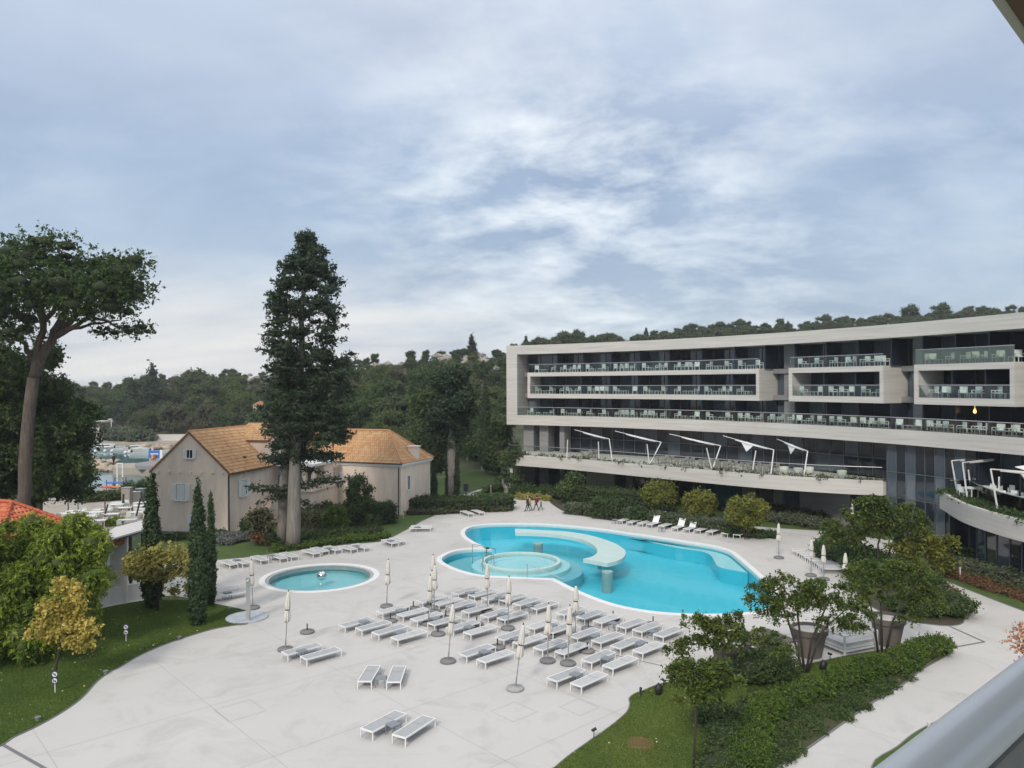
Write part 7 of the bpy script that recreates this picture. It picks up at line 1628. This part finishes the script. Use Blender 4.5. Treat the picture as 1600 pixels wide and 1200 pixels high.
# the rest of the wood joined as one mass
Vs, Fs, Ts, Ms = [], [], [], []; off = 0; mlist = [M['pine'], M['maquis'], M['maquis_l'], M['maquis_b'], M['cypress'], M['core']]; mid_ = {'pine': 0, 'maquis': 1, 'maquis_l': 2, 'maquis_b': 3, 'cypress': 4}
lo = []
for i, (s, m, lab) in enumerate(KN):
    me = kinds[i][0]; n = len(me.vertices); co = np.empty(n * 3, np.float32); me.vertices.foreach_get('co', co); co = co.reshape(-1, 3); nf = len(me.polygons); fi = np.empty(nf * 3, np.int32); me.loops.foreach_get('vertex_index', fi); fi = fi.reshape(-1, 3)
    ti = np.empty(nf, np.float32); me.attributes['tint'].data.foreach_get('value', ti); mi_ = np.empty(nf, np.int32); me.polygons.foreach_get('material_index', mi_)
    lo.append((co, fi, ti, np.where(mi_ == 1, 5, mid_[m])))
for x, D, z, sc_, kk, a in far:
    co, fi, ti, mi_ = lo[kk]; keep = (np.arange(len(fi)) % 2 == 0) | (mi_ == 5); r = np.array([[math.cos(a), -math.sin(a), 0], [math.sin(a), math.cos(a), 0], [0, 0, 1]])
    Vs.append((co @ r.T) * sc_ + np.array([x, D, z])); Fs.append(fi[keep] + off); Ts.append(ti[keep]); Ms.append(mi_[keep]); off += len(co)
if Vs: fo = link_mesh('far_wood', npmesh('far_wood', np.concatenate(Vs), np.concatenate(Fs), np.concatenate(Ts), mlist, np.concatenate(Ms)), None); tag(fo, kind='stuff')
# limestone outcrops on the slope
def outcrop(label, px, py, w_, h, n, group='rock outcrops on the hill'):
    n = int(n * .7); h = h * .7
    u = px; d0, d1 = float(np.interp(u, UX, D0_)), float(np.interp(u, UX, D1_)); best = min(np.arange(d0, d1, 2), key=lambda D: abs(600 - (float(terr(u, D)) + 1.5 - 14) * 1200 / D - py)); b = MB(); c = Vector(((u - 800) / 1200 * best, best, float(terr(u, best))))
    g = random.Random(px); V0, F0 = ICO[1]
    for _ in range(n):
        ox, oz = g.uniform(-1, 1) * w_, g.uniform(0, 1) * h; s = g.uniform(.6, 1.5); q_ = Matrix.Rotation(g.uniform(0, 6), 3, 'Z') @ Matrix.Rotation(g.uniform(-.5, .5), 3, 'X'); b.add([q_ @ Vector((v[0] * s * 1.6 * (1 + .3 * g.uniform(-1, 1)), v[1] * s, v[2] * s * .7 * (1 + .4 * g.uniform(-1, 1)))) + Vector((ox, oz * 1.2 - 3, oz * .8 - .1)) for v in V0], [tuple(f_) for f_ in F0])
    tag(b.build('rock_outcrop', M['rock'], loc=c), label, 'rock', group)
outcrop('largest pale jagged outcrop just below the skyline conifer', 722, 560, 7, 4.5, 34); outcrop('pale rock cap on the ridge right of the tall cypress', 606, 562, 5, 2, 14); outcrop('scattered pale rocks right of the skyline conifer', 768, 570, 6, 3, 16); outcrop('grey bare rocks on the slope left of the tall cypress', 402, 588, 4, 5, 16); outcrop('pale rock streak on the slope above the gabled villa', 325, 628, 4, 3, 12); outcrop('pale broken rocks under the ridge left of the skyline conifer', 668, 576, 6, 2.5, 14)
for k, u in enumerate((845, 960, 1060, 1130, 1210, 1330)): outcrop('pale rocks on the ridge above the hotel roof, %s from the left' % ordn[k], u, int(np.interp(u, UX, YS)) + 4, 6, 1.5, 10, 'rocks above the hotel roof')
# small quay trees
for k, (px, ty) in enumerate([(155.5, 665), (191, 662)]):
    b = P(px, 686, .05); bl = [(p.x, p.y, p.z, 1.1, 1.1, .8) for p in (PD(px + rv.uniform(-9, 9), ty + rv.uniform(-5, 12), b.y + rv.uniform(-1, 1)) for _ in range(8))]
    tree('bare_quay_tree', 'nearly bare small tree on the far quay, %s of the lamp post' % ['left', 'right'][k], 'tree', b, [limb(b, PD(px, ty + 5, b.y), .15, .06, 4, .01)] + [limb(PD(px, ty + 18, b.y), PD(px + dx, ty, b.y), .07, .03, 3, .05) for dx in (-9, -4, 5, 10)], bl, 700, .2, 'maquis_b', 'bark_pale', None, 'quay trees', seed=80 + k)
H('grey-green oleanders along the far quay', [(170, 688), (200, 690), (235, 690)], 3.5, 3.2, 'hedge_g', 7000, .3, 44, False, 'oleander_row', 'shrubs')
# small house glimpsed in the wood
c = Vector(((410 - 800) / 1200 * 190, 190, float(terr(410, 190)))); hs = thing('hill_cottage', 'small pale cottage with tiled roof glimpsed in the wood left of the tall cypress', 'house', c); MB().box((0, 0, 3.2), (4.5, 5, 7)).build('wall', M['plaster'], hs); hs.scale = (.75, .75, .62); MB().add([(-2.6, -2.8, 6.6), (2.6, -2.8, 6.6), (2.6, 2.8, 6.6), (-2.6, 2.8, 6.6), (0, -2.8, 8.2), (0, 2.8, 8.2)], [(0, 1, 4), (2, 3, 5), (1, 2, 5, 4), (3, 0, 4, 5), (3, 2, 1, 0)]).build('roof', M['tile'], hs)
# ------------------------------------------------------------ light sea haze over the whole place
hz = MB().box((100, 260, 20), (1900, 900, 46)).build('haze', None)
hz.data.materials.clear(); hm_ = bpy.data.materials.new('haze_air'); hm_.use_nodes = True; _t = hm_.node_tree
for n_ in list(_t.nodes):
    if n_.type != 'OUTPUT_MATERIAL': _t.nodes.remove(n_)
_v = _t.nodes.new('ShaderNodeVolumePrincipled'); _v.inputs['Color'].default_value = (.92, .95, 1, 1); _v.inputs['Density'].default_value = .0003; _v.inputs['Anisotropy'].default_value = .2
_t.links.new(_v.outputs[0], [n_ for n_ in _t.nodes if n_.type == 'OUTPUT_MATERIAL'][0].inputs['Volume']); hz.data.materials.append(hm_); tag(hz, kind='stuff')
